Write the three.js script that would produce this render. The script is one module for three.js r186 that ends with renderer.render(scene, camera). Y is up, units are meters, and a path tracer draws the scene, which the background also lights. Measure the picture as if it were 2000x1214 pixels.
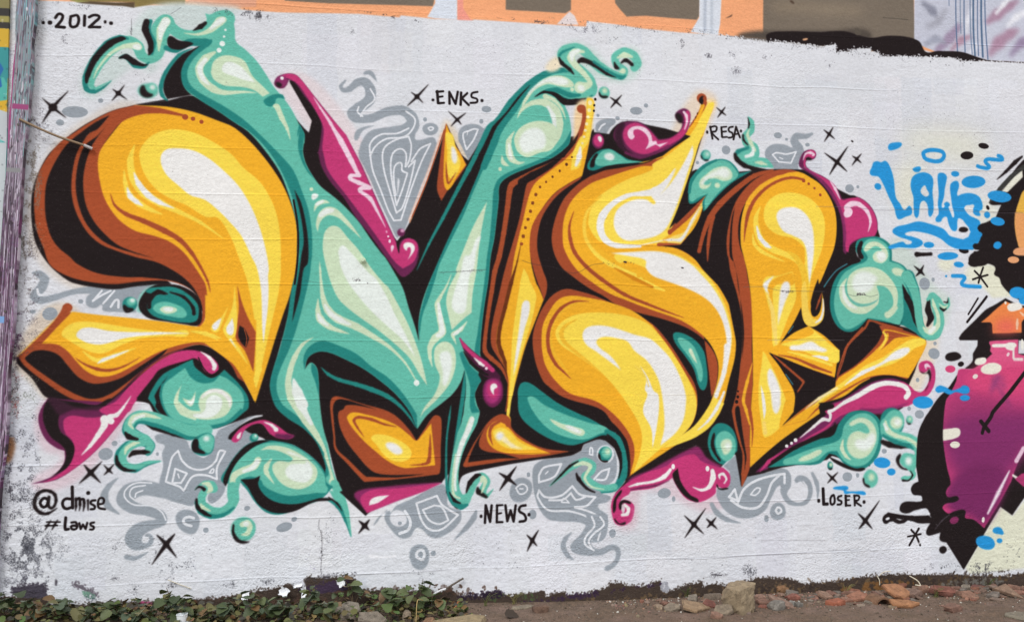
import * as THREE from 'three';
import { mergeGeometries, toCreasedNormals } from 'three/addons/utils/BufferGeometryUtils.js';
import { ConvexGeometry } from 'three/addons/geometries/ConvexGeometry.js';

// ---------------------------------------------------------------- camera, sky, sun, exposure
const scene = new THREE.Scene();
const renderer = new THREE.WebGLRenderer({ antialias: true });
renderer.toneMapping = THREE.LinearToneMapping;
renderer.toneMappingExposure = 1.33;
renderer.shadowMap.enabled = true;

const camera = new THREE.PerspectiveCamera(38.666, 1024 / 621, 0.1, 400);
camera.position.set(0, 1.6, 5.946);
camera.rotation.order = 'YXZ';
camera.rotation.set(0.05236, -0.16354, -0.00867);   // pitch up 3 degrees, turned 9.4 degrees to the right, a slight roll

// overcast sky: a pale, even cloud layer, a little brighter towards the zenith
{
  const W = 256, H = 128, d = new Float32Array(W * H * 4);
  for (let j = 0; j < H; j++) {
    const el = (j + 0.5) / H * Math.PI - Math.PI / 2, s = Math.max(0, Math.sin(el));
    for (let i = 0; i < W; i++) {
      const a = i / W * Math.PI * 2, o = (j * W + i) * 4;
      const cl = 1 + 0.07 * Math.sin(a * 3 + 5 * s) * Math.sin(a * 5 - 7 * s + 1.3);
      const L = (0.62 + 0.42 * s) * cl;
      d[o] = L * 0.985; d[o + 1] = L * 0.998; d[o + 2] = L * 1.03; d[o + 3] = 1;
    }
  }
  const t = new THREE.DataTexture(d, W, H, THREE.RGBAFormat, THREE.FloatType);
  t.mapping = THREE.EquirectangularReflectionMapping; t.magFilter = THREE.LinearFilter; t.needsUpdate = true;
  scene.background = t; scene.environment = t;
}
const sun = new THREE.DirectionalLight(new THREE.Color(1, 0.985, 0.96), 1.2);   // veiled sun, high behind the camera to the left
sun.position.set(-3.2, 9, 6.5); sun.target.position.set(1, 1, 0);
sun.castShadow = true; sun.shadow.radius = 36; sun.shadow.mapSize.set(2048, 2048);
Object.assign(sun.shadow.camera, { left: -8, right: 8, top: 8, bottom: -8, near: 0.5, far: 30 });
scene.add(sun, sun.target);

// ---------------------------------------------------------------- helpers
function rng(seed) { let s = seed >>> 0; return () => { s = (s + 0x6d2b79f5) | 0; let t = Math.imul(s ^ (s >>> 15), 1 | s); t = (t + Math.imul(t ^ (t >>> 7), 61 | t)) ^ t; return ((t ^ (t >>> 14)) >>> 0) / 4294967296; }; }
const hash = (x, y, s) => { let h = Math.imul(x | 0, 374761393) + Math.imul(y | 0, 668265263) + Math.imul(s | 0, 1442695041); h = Math.imul(h ^ (h >>> 13), 1274126177); return ((h ^ (h >>> 16)) >>> 0) / 4294967296; };
function vnoise(x, y, s = 0) {
  const xi = Math.floor(x), yi = Math.floor(y), fx = x - xi, fy = y - yi, u = fx * fx * (3 - 2 * fx), v = fy * fy * (3 - 2 * fy);
  const a = hash(xi, yi, s), b = hash(xi + 1, yi, s), c = hash(xi, yi + 1, s), d = hash(xi + 1, yi + 1, s);
  return a + (b - a) * u + (c - a) * v + (a - b - c + d) * u * v;
}
const fbm = (x, y, o, s) => { let r = 0, a = 0.5, n = 0; for (let i = 0; i < o; i++) { r += a * vnoise(x, y, s + i); n += a; x *= 2.03; y *= 2.03; a *= 0.55; } return r / n; };
const used = {};
function numbered(n) { used[n] = (used[n] ?? -1) + 1; return used[n] ? n + '_' + String(used[n]).padStart(3, '0') : n; }
function tag(o, label, category, group) { o.userData = { ...o.userData, label, category }; if (group) o.userData.group = group; return o; }
function top(o, name) { o.name = numbered(name); scene.add(o); o.traverse((m) => { if (m.isMesh) { m.castShadow = true; m.receiveShadow = true; } }); return o; }
function part(name, g, m, parent) { const o = new THREE.Mesh(g, m); o.name = name; o.castShadow = o.receiveShadow = true; parent.add(o); return o; }
const lerpTable = (t, x) => { if (x <= t[0][0]) return t[0][1]; for (let i = 1; i < t.length; i++) if (x <= t[i][0]) { const [a, b] = t[i - 1], [c, d] = t[i]; return b + (d - b) * (x - a) / (c - a); } return t[t.length - 1][1]; };
const FOOT = [[-6, 0.12], [-2.21, 0.085], [-1.32, 0.055], [-0.37, 0.02], [0.62, -0.026], [1.67, -0.06], [2.79, -0.077], [3.97, -0.1], [4.8, -0.124], [9, -0.2]];
const groundY = (x, z) => lerpTable(FOOT, x) + (fbm(x * 2.2 + 9, z * 2.2 + 4, 3, 71) - 0.5) * 0.05 * Math.min(1, Math.max(0, z / 0.25 + 0.2)) ;

// ---------------------------------------------------------------- the painted concrete wall
// The mural is print on the concrete: drawn here in wall millimetres (x to the right, y up from the ground).
const X0 = -2350, X1 = 5450, Y0 = -450, Y1 = 4550, TW = 2048, PPM = TW / (X1 - X0), TH = Math.round((Y1 - Y0) * PPM);
const PAINT = { W: '#dfe2e8', LG: '#e2e6ec', LGW: '#e0e2e2', K: '#201819', T: '#66c0ac', DT: '#25867f', LT: '#d0e4c4', WT: '#eaf3ee', O: '#f6b52c', Y: '#ffdf52', H: '#f0f0ee', B: '#a84f2e', M: '#c53a76', DM: '#6a2650', G: '#9ba4ad', BL: '#2898dc', P: '#f8ae7e', TP: '#7c7164' };
const MURAL = `
# old mural along the top
f P 0.0|-2480,4603! 5620,5249! 5550,3822! 4971,3820! 4666,3822! 4430,3822! 4113,3886! 3695,3846! 3287,3872! 2887,3901! 2495,3912! 2225,3916! 1958,3928! 1733,3950! 1536,3961! 1528,3920! 1216,3922! 731,3928! 467,3917! 234,3929! 223,3915! -51,3924! -471,3908! -587,3905! -882,3912! -914,3917! -1172,3916! -1236,3906! -1488,3905! -1551,3915! -1861,3904! -2014,3902! -2465,3895!
f #8a7a4a 3.1|-1876,3910! -1752,3905! -1597,3917! -1487,3920! -1483,3886! -1361,3914! -1170,3912! -1170,3951! -1180,4121! -1879,4077!
f #5c4d3a 3.1|-1845,3903! -1753,3910! -1597,3911! -1483,3922! -1483,3883! -1550,3890! -1675,3891! -1799,3894!
f #9aa05c 3.1|-1876,3910! -1814,3913! -1753,3910! -1830,3901!
f #e7a98a 3.3|-1148,4123! -1146,3943! -1025,3925! -879,3920! -719,3934! -720,4150!
f TP 3.5|-624,4770! -537,3987! -253,3985! 122,3997! 452,4005! 461,4046! 473,4858!
f #dbe3ee 3.6|469,4857! 467,4028! 443,3982! 412,3927! 469,3921! 619,3920! 628,4870!
f #f4a08f 5.4|626,4870! 621,3920! 723,3921! 705,3979! 679,4058! 684,4875!
f P 3.6|648,4872! 661,4003! 705,3934! 731,3922! 756,4880!
f TP 3.7|968,4897! 957,4009! 1182,4010! 1383,4009! 1422,4035! 1433,4935!
f #e9dedd 5.5|1411,4023! 1318,3926! 1391,3926! 1474,3930! 1448,3993!
f TP 3.9|1739,4959! 1744,4102! 1777,4062! 1828,4009! 1970,4023! 2160,4018! 2353,4015! 2371,4044! 2377,4157! 2403,5013!
f #dfe6f0 3.9|2395,5012! 2370,4034! 2342,3986! 2302,3923! 2418,3913! 2511,3908! 2529,3996! 2541,4166! 2560,5025!
s #b9c2d0 21 11.6|2427,4538 2411,3933
s #c3ccd8 19 11.7|2476,4542 2462,3926
f TP 4.3|2886,5051! 2858,3928! 3189,3888! 3695,3845! 4075,3932! 4071,4255! 4097,5149!
f #8a7d6c 47.9|2926,4179 3299,4191 3657,4173 3604,4112 3195,4108 2944,4104
f #c9cddc 4.6|4102,5149! 4064,3931! 4242,3872! 4669,3823! 5645,3818! 5718,5279!
t #a494ae 21.5|4253,3882,43 4364,3986,75 4442,4079,43
t #9093a4 21.3|4149,4240,32 4222,4185,64 4252,4148,21
t #ad8da4 22.1|4682,4122,33 4771,4186,77 4884,4263,55 4952,4307,22
t #b08fa6 26.4|4693,3874,33 4773,3967,87 4875,4042,66 4942,4075,22
t #b595a8 21.6|4370,3888,21 4459,3971,54 4536,4005,22
t #a5a9ba 21.3|4159,3926,32 4246,3970,53 4319,3944,21
t #eef0f7 17.6|4761,4196,22 4830,4270,33 4887,4323,22
t #eef0f7 22.2|4855,4101,22 4935,4175,44 5082,4254,33
t #9a8aa8 26.6|4867,3872,22 4971,3977,66 5095,4033,33
t #eceef6 21.5|4556,4224,22 4519,4123,32 4504,4023,11
t #eceef6 21.6|4588,3948,22 4542,3886,32
t #c0a8ba 26.8|5067,3912,66 5273,4042,90
t #a9abb8 25.7|4186,4065,32 4272,4109,43 4340,4212,17
s #64799b 10 2.1|4433,4575 4419,4157 4422,3880
s #64799b 6 2.1|4375,4571 4364,4233
s #7f90ab 8 2.1|4470,4577 4456,4159 4457,4025
s #64799b 10 2.2|4503,4579 4487,4131 4486,3883
s #7f90ab 10 2.2|4551,4583 4539,4084 4545,3867
s #57708f 15 3.0|4581,4585 4564,4085 4568,3858
s #64799b 9 2.2|4617,4587 4599,4087 4597,3859
s #57708f 16 3.0|4653,4589 4633,4169 4633,3851
s #64799b 10 2.2|4679,4591 4666,4141 4675,3833
f #544c45 23.7|2652,3903 2772,3952 2991,3968 3395,3989 3700,4001 3695,3845! 3420,3822 3289,3864 3088,3883 2889,3884 2741,3894
f K 6.0|2888,3937 3039,3966 3291,3974 3495,3990 3700,3952 3856,3975 4013,3973 4107,3943 4157,3868 4242,3872 4434,3876 4541,3861 4648,3827! 4431,3804! 4390,3839! 4113,3826! 3955,3819! 3778,3815! 3697,3869! 3573,3854! 3429,3821! 3426,3885! 3267,3868! 3086,3884! 2927,3886! 2887,3872!
f K 4.2|4210,3865 4328,3881 4477,3878 4562,3848 4669,3828! 4539,3807! 4432,3807! 4368,3829! 4241,3832!
s K 9 4.4|4637,3823 4811,3820 5085,3822
f #e8b48a 2.0|3163,3910 3188,3921 3206,3917 3178,3904
f #57463a 2.0|3072,4197 3097,4194 3106,4175 3086,4179
f #57463a 3.9|2567,4036! 2627,4072! 2616,4053!
s #4a4540 4 2.1|3814,4109 3913,4109 4018,4105
f #5b534a 6.2|3578,4004 3609,4020 3634,3987 3597,3966
r W 0.0|2341,3909! 2496,3906! 2652,3900! 2711,3890! 2809,3880! 2914,3874! 2919,3885! 3068,3877! 3249,3864! 3289,3852! 3426,3885! 3427,3821! 3573,3854! 3697,3869! 3709,3841! 3769,3841! 3783,3815! 3966,3819! 4113,3824! 4368,3827! 4432,3820! 4437,3804! 4647,3810! 4975,3815! 4969,3687! 2881,3654! 2395,3707!
# white base coat of the wall: ragged lower edge on the old dark plinth
r #463b34 0.0|-2385,164! -2095,155! -1942,147! -1938,97! -1769,88! -1317,89! -946,83! -758,105! -679,133! -600,123! -504,151! -407,152! -375,190! -246,177! -82,176! -49,95! 216,82! 417,58! 451,43! 552,71! 620,21! 767,7! 767,27! 826,34! 878,28! 912,6! 1104,17! 1188,22! 1191,-15! 1329,19! 1336,-12! 1457,-8! 1637,31! 1638,58! 1739,50! 1742,32! 1891,25! 1920,-4! 1946,43! 2002,51! 2004,-19! 2096,-20! 2104,-7! 2305,36! 2308,-6! 2410,13! 2484,-8! 2560,2! 2637,27! 2809,36! 2962,21! 3058,-23! 3332,-15! 3491,3! 3571,10! 3812,9! 3973,-6! 4178,-8! 4383,-33! 4634,-45! 4804,-31! 5581,-48! 5540,-859! -2374,-332!
d #5d4b36 800 11.5 38.2|2786,-98 2141 57 -0.03
d #3a302c 600 11.5 38.2|2787,-76 2294 50 -0.03
d #6b5842 500 10.9 32.8|1853,-70 1820 58 -0.03
d #38283e 400 7.1 21.3|1386,-22 675 21 -0.09
d #2a2030 200 6.9 24.1|792,19 206 28 0
d #7d5a36 380 12.0 36.0|3648,-84 320 52 0
d #6f6c66 200 8.3 24.9|4382,-77 249 33 0
d #a9abb4 160 7.4 22.1|2045,10 44 37 0
d #59443a 700 9.5 31.7|-694,37 1584 63 -0.02
d #3e2c46 260 6.5 19.6|-180,134 131 33 0
d #4b5a3a 70 6.9 20.8|964,-10 208 31 0
# overspray around the outlines
f #dbd4cd 28.4|-1496,3273 -1757,3156 -1967,2962 -2066,2746 -2104,2518 -2070,2292 -1953,2132 -1770,2042 -1433,2050! -1249,2268! -1258,3100!
f #dccfc0 24.4|-1890,1971 -2170,1620 -2060,1459 -1954,1331! -1642,1615!
f #dccbd4 24.7|-1975,1363 -2038,1205 -1979,1046 -1880,996 -2049,840 -1841,820 -1633,1005 -1364,1418!
f #cfdcdb 25.9|-1362,3906 -1548,3693 -1778,3481 -1797,3314 -1713,3284 -1483,3494 -1357,3466 -1265,3673 -817,3902 -914,3931
f #c9dbd7 29.3|1304,3694 1434,3809 1581,3762 1728,3640 1862,3794 1934,3650 1801,3534 1541,3559 1358,3551
f #e6d6c4 30.5|2095,3104! 2323,3481 2485,3451 2402,3188 2281,2889!
f #dccbd4 25.4|1665,673 1794,774 2163,763 2538,680 2383,508 1902,666 1825,424 1680,447
f #cfdcd6 32.9|3813,2433 4174,2094 4295,1980 4117,1696 3914,1791
f #e2d4bf 28.1|480,2984! 526,3214 568,3198 725,2955!
f #e2d8dc 23.3|-585,3432 -486,3512 -320,3443 -50,3107 221,2629! -252,2962!
f #e6dac8 32.7|3873,1792 4162,1791 4022,1340 3897,1305!
# grey swirls
# upper swirl above V
t G 0.0|-138,3463,12 -167,3423,22 -150,3397,29 -108,3408,39 -57,3453,51 -7,3456,63 28,3405,70 19,3334,71 -49,3279,73 -91,3243,68 -66,3209,59 36,3213,56 138,3260,60 241,3273,69 302,3231,78 319,3170,69 275,3116,60 164,3095,77 70,3048,94 2,2956,102
f G 0.0|-19,3516 19,3540 53,3520 74,3459! 45,3488 19,3509
f G 0.0|-78,3065 -66,3122 -6,3155 57,3165! -23,3124 -57,3062
f G 0.0|379,3155 405,3186 457,3188 483,3158 457,3118 405,3116
s LG 10 0.0|418,3160 436,3170 453,3157 431,3143 418,3160
e G 0.0|395,3217 12 14 0
f G 0.0|-49,2954! -36,3036 27,3125 164,3160 241,3176 327,3241 345,3189 327,3083 362,3075 448,3095 479,3052! 479,3062! 448,2947! 369,2770! 308,2595! 257,2464! 205,2402! 188,2428! 137,2548! 78,2677! 27,2797! -32,2916! -53,3011!
s LG 11 0.0|28,3413 57,3345 2,3290 -28,3245 -36,3223
s LG 11 0.0|-49,3288 -57,3253 -23,3224
s LG 12 0.0|267,3269 327,3214 301,3134 241,3089 138,3077 61,3022 27,2957
s LG 12 0.0|27,2961 27,3040 95,3103 207,3115 284,3153
s LG 12 0.0|27,2961 44,2858 95,2729 146,2592 184,2523! 231,2528! 292,2716 370,2928 431,3052! 361,3015 301,2926
s LG 12 0.0|284,3096 207,3076 130,3025 108,2964 121,2851 155,2730 201,2575! 240,2611 292,2777 327,2935! 283,2890
s LG 12 0.0|284,3096 301,3039 292,2952 275,2907 262,2890
s LG 12 0.0|262,2890 266,2977 232,3011 181,2983 164,2922 168,2818 201,2627! 240,2732 275,2846! 240,2863 232,2915 189,2888 185,2783 197,2697
f LG 0.0|210,2810 223,2793 206,2679!
# grey right of orange triangle
f G 0.0|621,3083 630,3154 683,3192 753,3194 797,3169! 815,3180! 779,3090! 690,2945! 638,3050
s LG 12 0.0|696,3149 656,3130 660,3077 677,3020! 726,3088 757,3160! 727,3163 696,3149
s LG 6 0.0|687,3149 682,3122
e G 0.0|816,3303 34 23 0
e G 0.0|780,3217 14 16 0
e G 0.0|394,3217 12 14 0
f G 0.0|377,3155 403,3186 455,3188 483,3158 455,3118 403,3113
s LG 11 0.0|416,3158 433,3167 451,3157 429,3143 416,3158
# grey behind magenta curl
f G 1.8|1585,3195 1604,3242 1669,3267 1734,3255 1687,3199 1658,3143! 1603,3160
s LG 13 0.0|1612,3187 1631,3215 1655,3230
e G 0.0|1885,3332 45 28 0
e G 0.0|1958,3373 16 15 0
e G 0.0|1748,3274 16 14 0
e G 0.0|1606,3289 11 11 0
# grey above E
t G 0.0|3220,3213,18 3170,3192,36 3100,3190,50 3079,3152,60 3107,3105,74 3106,3045,120
f G 0.0|2848,3043 2859,3090 2909,3124 2998,3127 3067,3106 3138,3127 3137,3089 3104,3003 3108,2937! 2924,2937! 2866,2997
s LG 12 0.0|2907,3049 2937,3064 3016,3057 3091,3076! 3049,2992! 2955,2997! 2907,3049
s LG 8 0.0|2961,3029 2986,3021
e G 0.0|2953,3192 32 22 0
e G 0.0|3019,3165 11 10 0
e G 0.0|3181,3130 18 14 0
e G 0.0|2551,3073 33 33 0
e G 0.0|2333,2975 12 13 0
e G 0.0|3502,2815 35 31 0
e G 0.0|3568,2829 12 12 0
# dots near teal right
e G 0.0|4081,2117 44 46 0
e G 0.0|4152,2148 13 15 0
e G 0.0|3928,1828 25 25 0
e G 0.0|4148,1676 14 14 0
e G 0.0|4137,1601 46 40 0.2
e G 0.0|3997,1409 14 16 0
e G 0.0|4002,1158 37 31 0
e G 0.0|3921,1201 14 16 0
e G 0.0|3712,898 20 18 0
e G 0.0|3417,722 38 34 0
e G 0.0|3497,731 13 16 0
# left grey under D
t G 0.0|-2065,2155,15 -2028,2147,45 -1997,2115,53 -2011,2067,57 -2048,2010,60 -2010,1986,52 -1928,2003,38 -1830,2035,33 -1724,2048,46 -1571,2044,69 -1378,2045,85
f G 0.0|-1731,2019 -1686,2044 -1494,2061 -1355,2074 -1401,2028 -1446,1963 -1446,1906! -1569,1910 -1646,1918 -1654,1954 -1692,1934 -1738,1946 -1750,1987
s LG 15 0.0|-2037,2051 -2026,2018 -1981,2018
s LG 13 0.0|-1655,2044 -1708,1979! -1662,2011 -1602,2044!
s LG 13 0.0|-1579,2044 -1646,1963!
s LG 15 0.0|-1600,1942 -1562,1987 -1554,1938
e G 0.0|-1960,1898 45 41 -0.3
e G 0.0|-1780,1976 15 14 0
e G 0.0|-2061,1912 18 12 0
# lower left grey cluster
f G 0.0|-1320,1125 -1251,1132 -1133,1088 -1109,1039 -1015,980 -953,1117 -937,1149! -971,1117! -939,1149! -821,1204 -717,1239 -653,1192 -668,1110! -732,1062 -819,983 -890,854 -897,757 -967,686 -999,711 -983,768 -968,808! -982,792 -1044,745 -1090,674! -1168,693 -1262,736 -1293,818 -1272,930 -1280,1011 -1265,1059 -1312,1084
t G 0.0|-1106,723,94 -1169,749,93 -1285,777,85 -1386,797,92 -1469,775,107 -1499,728,99 -1453,679,76 -1361,652,61 -1291,625,62 -1275,584,54 -1344,555,46 -1405,526,61 -1443,487,99
f G 0.0|194,629 286,667 499,761 533,701 541,616 624,588! 623,520 540,439 438,410 336,481 286,424 227,418 160,479 118,556 135,606 52,509 77,558 152,601 160,588
t G 0.0|-1539,866,5 -1592,819,30 -1621,757,45 -1598,692,38 -1529,638,6
f G 0.0|-1494,502 -1460,556 -1400,586 -1292,598! -1323,567 -1384,553 -1414,507 -1390,458 -1360,457 -1352,488 -1376,497 -1360,512 -1330,495 -1329,447 -1375,417 -1443,412 -1489,454
t G 0.0|-1484,371,30 -1442,361,27 -1404,371,20 -1355,397,3
s LG 13 0.0|-1183,1025! -1218,985 -1233,929 -1255,833! -1169,798! -1146,773! -1092,860 -1014,866 -943,839! -943,913 -893,1013! -928,1018 -952,953 -1014,906 -1092,909 -1155,959 -1183,1025!
s LG 13 0.0|-1198,912! -1216,823! -1162,822! -1127,881! -1198,912!
s LG 9 0.0|-1182,879 -1174,854
s LG 10 0.0|-990,881 -967,905 -967,881 -990,881
s LG 10 0.0|-1340,827 -1432,830 -1493,792 -1500,744 -1445,695 -1338,683 -1276,641 -1252,592
s LG 10 0.0|-1378,813 -1454,799 -1469,751 -1431,718
s LG 10 0.0|-1393,781 -1431,766 -1438,742
f G 0.0|-1194,605 -1168,645 -1113,651 -1066,625 -1046,576 -1065,512 -1104,497 -1166,532
s LG 17 0.0|-1082,597 -1113,606 -1144,591 -1136,563 -1097,549
e G 0.0|-1617,1016 43 38 -0.2
e G 0.0|-1565,1081 18 17 0
e G 0.0|-1307,1008 9 11 0
e G 0.0|-755,648 19 16 -0.3
e G 0.0|-1008,519 17 17 0
# grey lower middle
e G 0.0|-522,519 51 29 -0.25
e G 0.0|-460,567 19 15 -0.4
s LG 14 0.0|328,641 464,686! 498,626 605,555! 497,466 412,469 362,530 328,641!
s LG 13 0.0|370,597 447,624! 498,609 540,523! 480,500 413,528 370,597!
s LG 19 0.0|252,593 286,533 277,475 218,448
f W 0.0|160,580 202,603 252,576 261,517 202,494 160,529
e G 0.0|219,516 13 12 0
t G 0.0|727,584,9 710,534,38 658,468,34 580,395,5
f G 0.0|287,337 325,369 376,367 409,324 405,249 367,209 316,220 287,271
s LG 19 0.0|359,272 329,294 338,327 367,334 380,304 371,275
e G 0.0|439,310 17 17 0
# grey middle bottom under S (D2)
f G 0.0|1113,759 1123,862 1185,904! 1373,925 1454,957 1482,1009 1554,1038 1627,1023 1690,951 1706,846 1687,759 1595,674 1657,638 1630,604 1566,580 1620,526 1637,464 1599,350 1482,355 1492,435 1439,472 1234,497 1172,551 1134,638
f G 0.0|954,687 990,772 1051,787 1104,751 1103,682 1059,632 988,630
s LG 12 0.0|998,720 1033,744 1073,726 1068,692 1024,680 998,720
s LG 9 0.0|1024,715 1046,714
s LG 15 0.0|1157,801 1193,852 1314,872! 1264,789 1157,753! 1157,801
s LG 9 0.0|1202,808 1220,825
s LG 15 0.0|1156,698 1200,653 1307,658 1388,720! 1441,662 1549,641! 1485,583 1404,577
s LG 14 0.0|1226,631 1324,632 1378,673! 1414,628 1477,644
s LG 10 0.0|1311,615 1329,640 1364,609! 1311,615
s LG 14 0.0|1156,698 1147,655 1217,566 1368,552 1502,504 1546,459 1518,353
s LG 14 0.0|1404,577 1520,538 1592,483 1591,440 1563,351
s LG 11 0.0|1512,934 1526,977 1535,925! 1512,934
s LG 14 0.0|1542,763 1597,814 1651,830! 1623,761 1560,758!
e G 0.0|1601,792 16 14 0
e G 0.0|1085,807 12 16 0
e G 0.0|1111,540 26 33 0
f G 0.0|1481,458 1445,399 1372,325 1381,281 1452,253 1586,247 1677,277 1685,225 1658,192 1603,160 1630,141 1694,181 1722,241 1713,293 1659,317 1569,290 1524,310 1516,344 1570,394 1625,435 1635,521! 1482,527!
s LG 14 0.0|1522,508 1540,447 1480,380 1471,329 1533,283!
s LG 14 0.0|1581,506 1607,453 1534,395 1498,345 1515,301
t G 0.0|1382,410,4 1337,369,30 1319,318,36 1349,257,30 1393,223,4
e G 0.0|1666,392 24 29 0
e G 0.0|2041,651 48 35 -0.1
e G 0.0|2108,609 13 19 0
# grey right bottom (D3)
f G 0.0|2583,910! 2609,820 2616,695 2646,747 2791,770 2917,798 2975,765 2982,674 2951,612 3018,555 3087,571 3108,643 3061,699 3021,691 3012,718 3052,744 3120,715 3147,632 3105,543 3027,528 2949,549 2903,622 2895,677 2834,598 2784,510 2687,460 2572,464 2479,521 2424,612 2425,665! 2511,698! 2523,787! 2476,824!
t G 0.0|2385,564,28 2421,505,38 2496,453,32 2600,425,4
t G 0.0|3146,755,20 3178,686,33 3186,631,22 3180,568,4
s LG 17 0.0|2514,609 2558,661! 2580,580! 2514,609
s LG 18 0.0|2579,566 2625,658 2722,718 2858,750 2936,757! 2934,693
s LG 18 0.0|2528,586 2612,534 2727,530 2796,608 2837,697 2896,749
s LG 12 0.0|2676,621 2721,664 2749,654 2710,615 2676,621
t W 0.0|2980,611,4 3018,569,19 3087,589,25 3099,661,16 3071,703,6
f G 0.0|2817,491 2843,544 2901,555 2934,513 2928,460 2879,436 2831,454
s LG 16 0.0|2861,502 2881,524 2905,501 2880,481 2861,502
e G 0.0|2790,449 17 25 0
# left dots
e G 0.0|-1834,3187 78 37 0
e G 0.0|-1922,3115 24 20 0
e G 0.0|-1681,3266 15 15 0
# black grounds under the letters
f K 0.0|-1463,3249! -1267,3280! -1295,3333 -1301,3401 -1269,3486 -1198,3583 -1111,3634! -1039,3676! -715,3374! -300,2875! -299,2362! -356,2023! -461,1603! -459,1271! -213,1016! -180,766! -2,573! -48,679! -23,753 499,777! 542,828! 524,701! 530,701! 564,632 607,597 642,672! 612,715! 612,758 642,816 798,854 1150,905 1373,925 1454,957! 1482,1009 1554,1038 1627,1023! 1690,969! 1778,738! 1681,576! 1692,663! 1775,756! 2281,972! 2336,899! 2466,824! 2564,947! 2606,677! 2655,747! 2791,770! 2917,802! 3202,840! 3262,847! 3302,874! 3596,792! 3599,829! 3688,1104! 3875,1212! 3816,1268! 3922,1368! 3977,1470! 4073,1714! 3937,1791! 3865,1805! 3743,2130! 3545,2317! 3536,2353! 3549,2428! 3733,2459! 3659,2695! 3418,2804! 3161,2948! 3123,2947! 2924,2944! 2747,2928! 2629,2916! 2321,2926! 2282,2907! 2374,3168! 2327,3222! 2278,3182! 2019,3073! 1721,3155! 1575,3169! 1557,3196! 1558,3287! 1530,3250! 1446,3138! 1172,3093! 837,3172! 779,3090! 690,2945! 638,2988! 542,3188! 511,3090! 402,2788! 289,2512! 257,2455! 205,2385! -133,2793! -301,3133! -301,3132! -452,3428! -505,3443! -451,3350! -384,3232! -355,3181! -374,3099! -405,3128! -550,3295! -878,3453! -956,3364!
f K 0.0|-466,2870! -546,2359! -542,1521! -759,1441! -702,1332! -821,1524! -894,1640! -1053,1707! -1256,1660! -1487,1507! -1563,1443! -1440,1450! -1446,1345! -1361,1331! -1330,1263! -1095,1161! -938,1165! -940,1165 -821,1204 -741,1235! -661,1242! -677,1168! -652,1102! -644,1077! -271,1018! -246,768! -459,1271!
f K 0.0|-1471,3249! -1267,3284! -1100,3320 -955,3237 -833,3148 -758,3096 -647,2985 -564,2859 -506,2733 -465,2597 -439,2445 -435,2275 -463,2107! -545,2274! -793,2862! -1115,3163!
f K 0.0|-505,3447! -451,3350! -384,3232! -355,3181! -374,3099! -417,3093! -433,3017! -416,2872! -333,2737! -166,2586! -6,2382! 196,2097! 290,2179! 36,2435! -217,2791! -259,2962! -242,3134! -301,3261! -385,3388! -468,3466!
f K 0.0|-450,2530! -431,2275! -435,2277! -471,2023! -511,1855! -574,1604! -618,1439! -606,1356! -702,1291! -751,1440! -625,1939! -513,2276!
f K 0.0|-304,1352! -246,1034! -188,800! -163,724! -2,573! -6,794! -213,1100!
f K 0.0|-589,1315! -410,1187! -295,1043! -250,868! -258,818! -303,919! -377,987! -475,1048! -588,1075! -660,1110! -637,1275!
f K 0.0|-48,779! 499,812! 499,771! 118,747! -23,728!
# top-left teal rim of black crescent
t DT 3.2|-1119,3636,3 -1206,3584,21 -1285,3469,24 -1314,3375,27 -1305,3316,24 -1271,3280,6
# D
f K 1.9|-1471,3246! -1610,3202 -1748,3124 -1847,3050 -1929,2969 -1989,2907 -2040,2804 -2074,2705 -2084,2583 -2077,2461 -2058,2356 -2015,2267 -1954,2187 -1862,2111 -1801,2086 -1678,2063 -1571,2054 -1456,2072 -1339,2082 -1183,2079 -1056,1996 -1023,1897! -1340,2185!
f O 0.0|-1475,3244! -1274,3243 -1115,3215 -954,3160 -847,3114 -712,2987 -605,2849 -531,2724 -473,2572 -449,2445 -450,2317 -449,2276 -463,2149 -495,2014 -543,1872 -599,1688 -655,1497 -708,1320! -759,1424 -823,1540 -888,1632 -960,1678 -1023,1699 -1100,1699 -1241,1676 -1413,1775! -1070,1810! -1023,1881 -1104,2104! -1420,2348! -1732,2590! -1707,2920!
f B 1.9|-1471,3246! -1314,3230 -1171,3195! -1162,3180! -1313,3196 -1431,3185 -1540,3140 -1608,3062 -1661,2978 -1687,2920 -1692,2837 -1681,2755 -1657,2657 -1617,2575 -1554,2494 -1460,2430 -1343,2398 -1241,2358 -1161,2293 -1105,2219 -1057,2144 -1025,2088 -1014,1996 -1021,1881 -1050,1823 -1078,1810! -1054,1856 -1043,1938 -1072,2013 -1143,2071 -1261,2109 -1417,2105 -1556,2088 -1664,2091 -1801,2115 -1900,2155 -1969,2211 -2008,2316 -2048,2421 -2064,2542 -2066,2664 -2047,2779 -1989,2899 -1922,2987 -1847,3046 -1748,3120 -1610,3202
f K 1.2|-1625,3174! -1694,3084 -1747,3051 -1785,2992 -1822,2916 -1843,2809 -1849,2710 -1840,2620 -1816,2539 -1776,2458 -1729,2393 -1660,2337 -1575,2301 -1458,2261 -1341,2233 -1262,2198 -1168,2137 -1096,2062 -1044,1963! -1104,2046 -1183,2094 -1262,2115 -1394,2130 -1534,2133 -1688,2157 -1803,2212 -1849,2257 -1918,2317 -1965,2390 -1993,2487 -2003,2584 -2000,2707 -1979,2789 -1935,2888 -1876,2981 -1786,3065 -1710,3125
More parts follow.
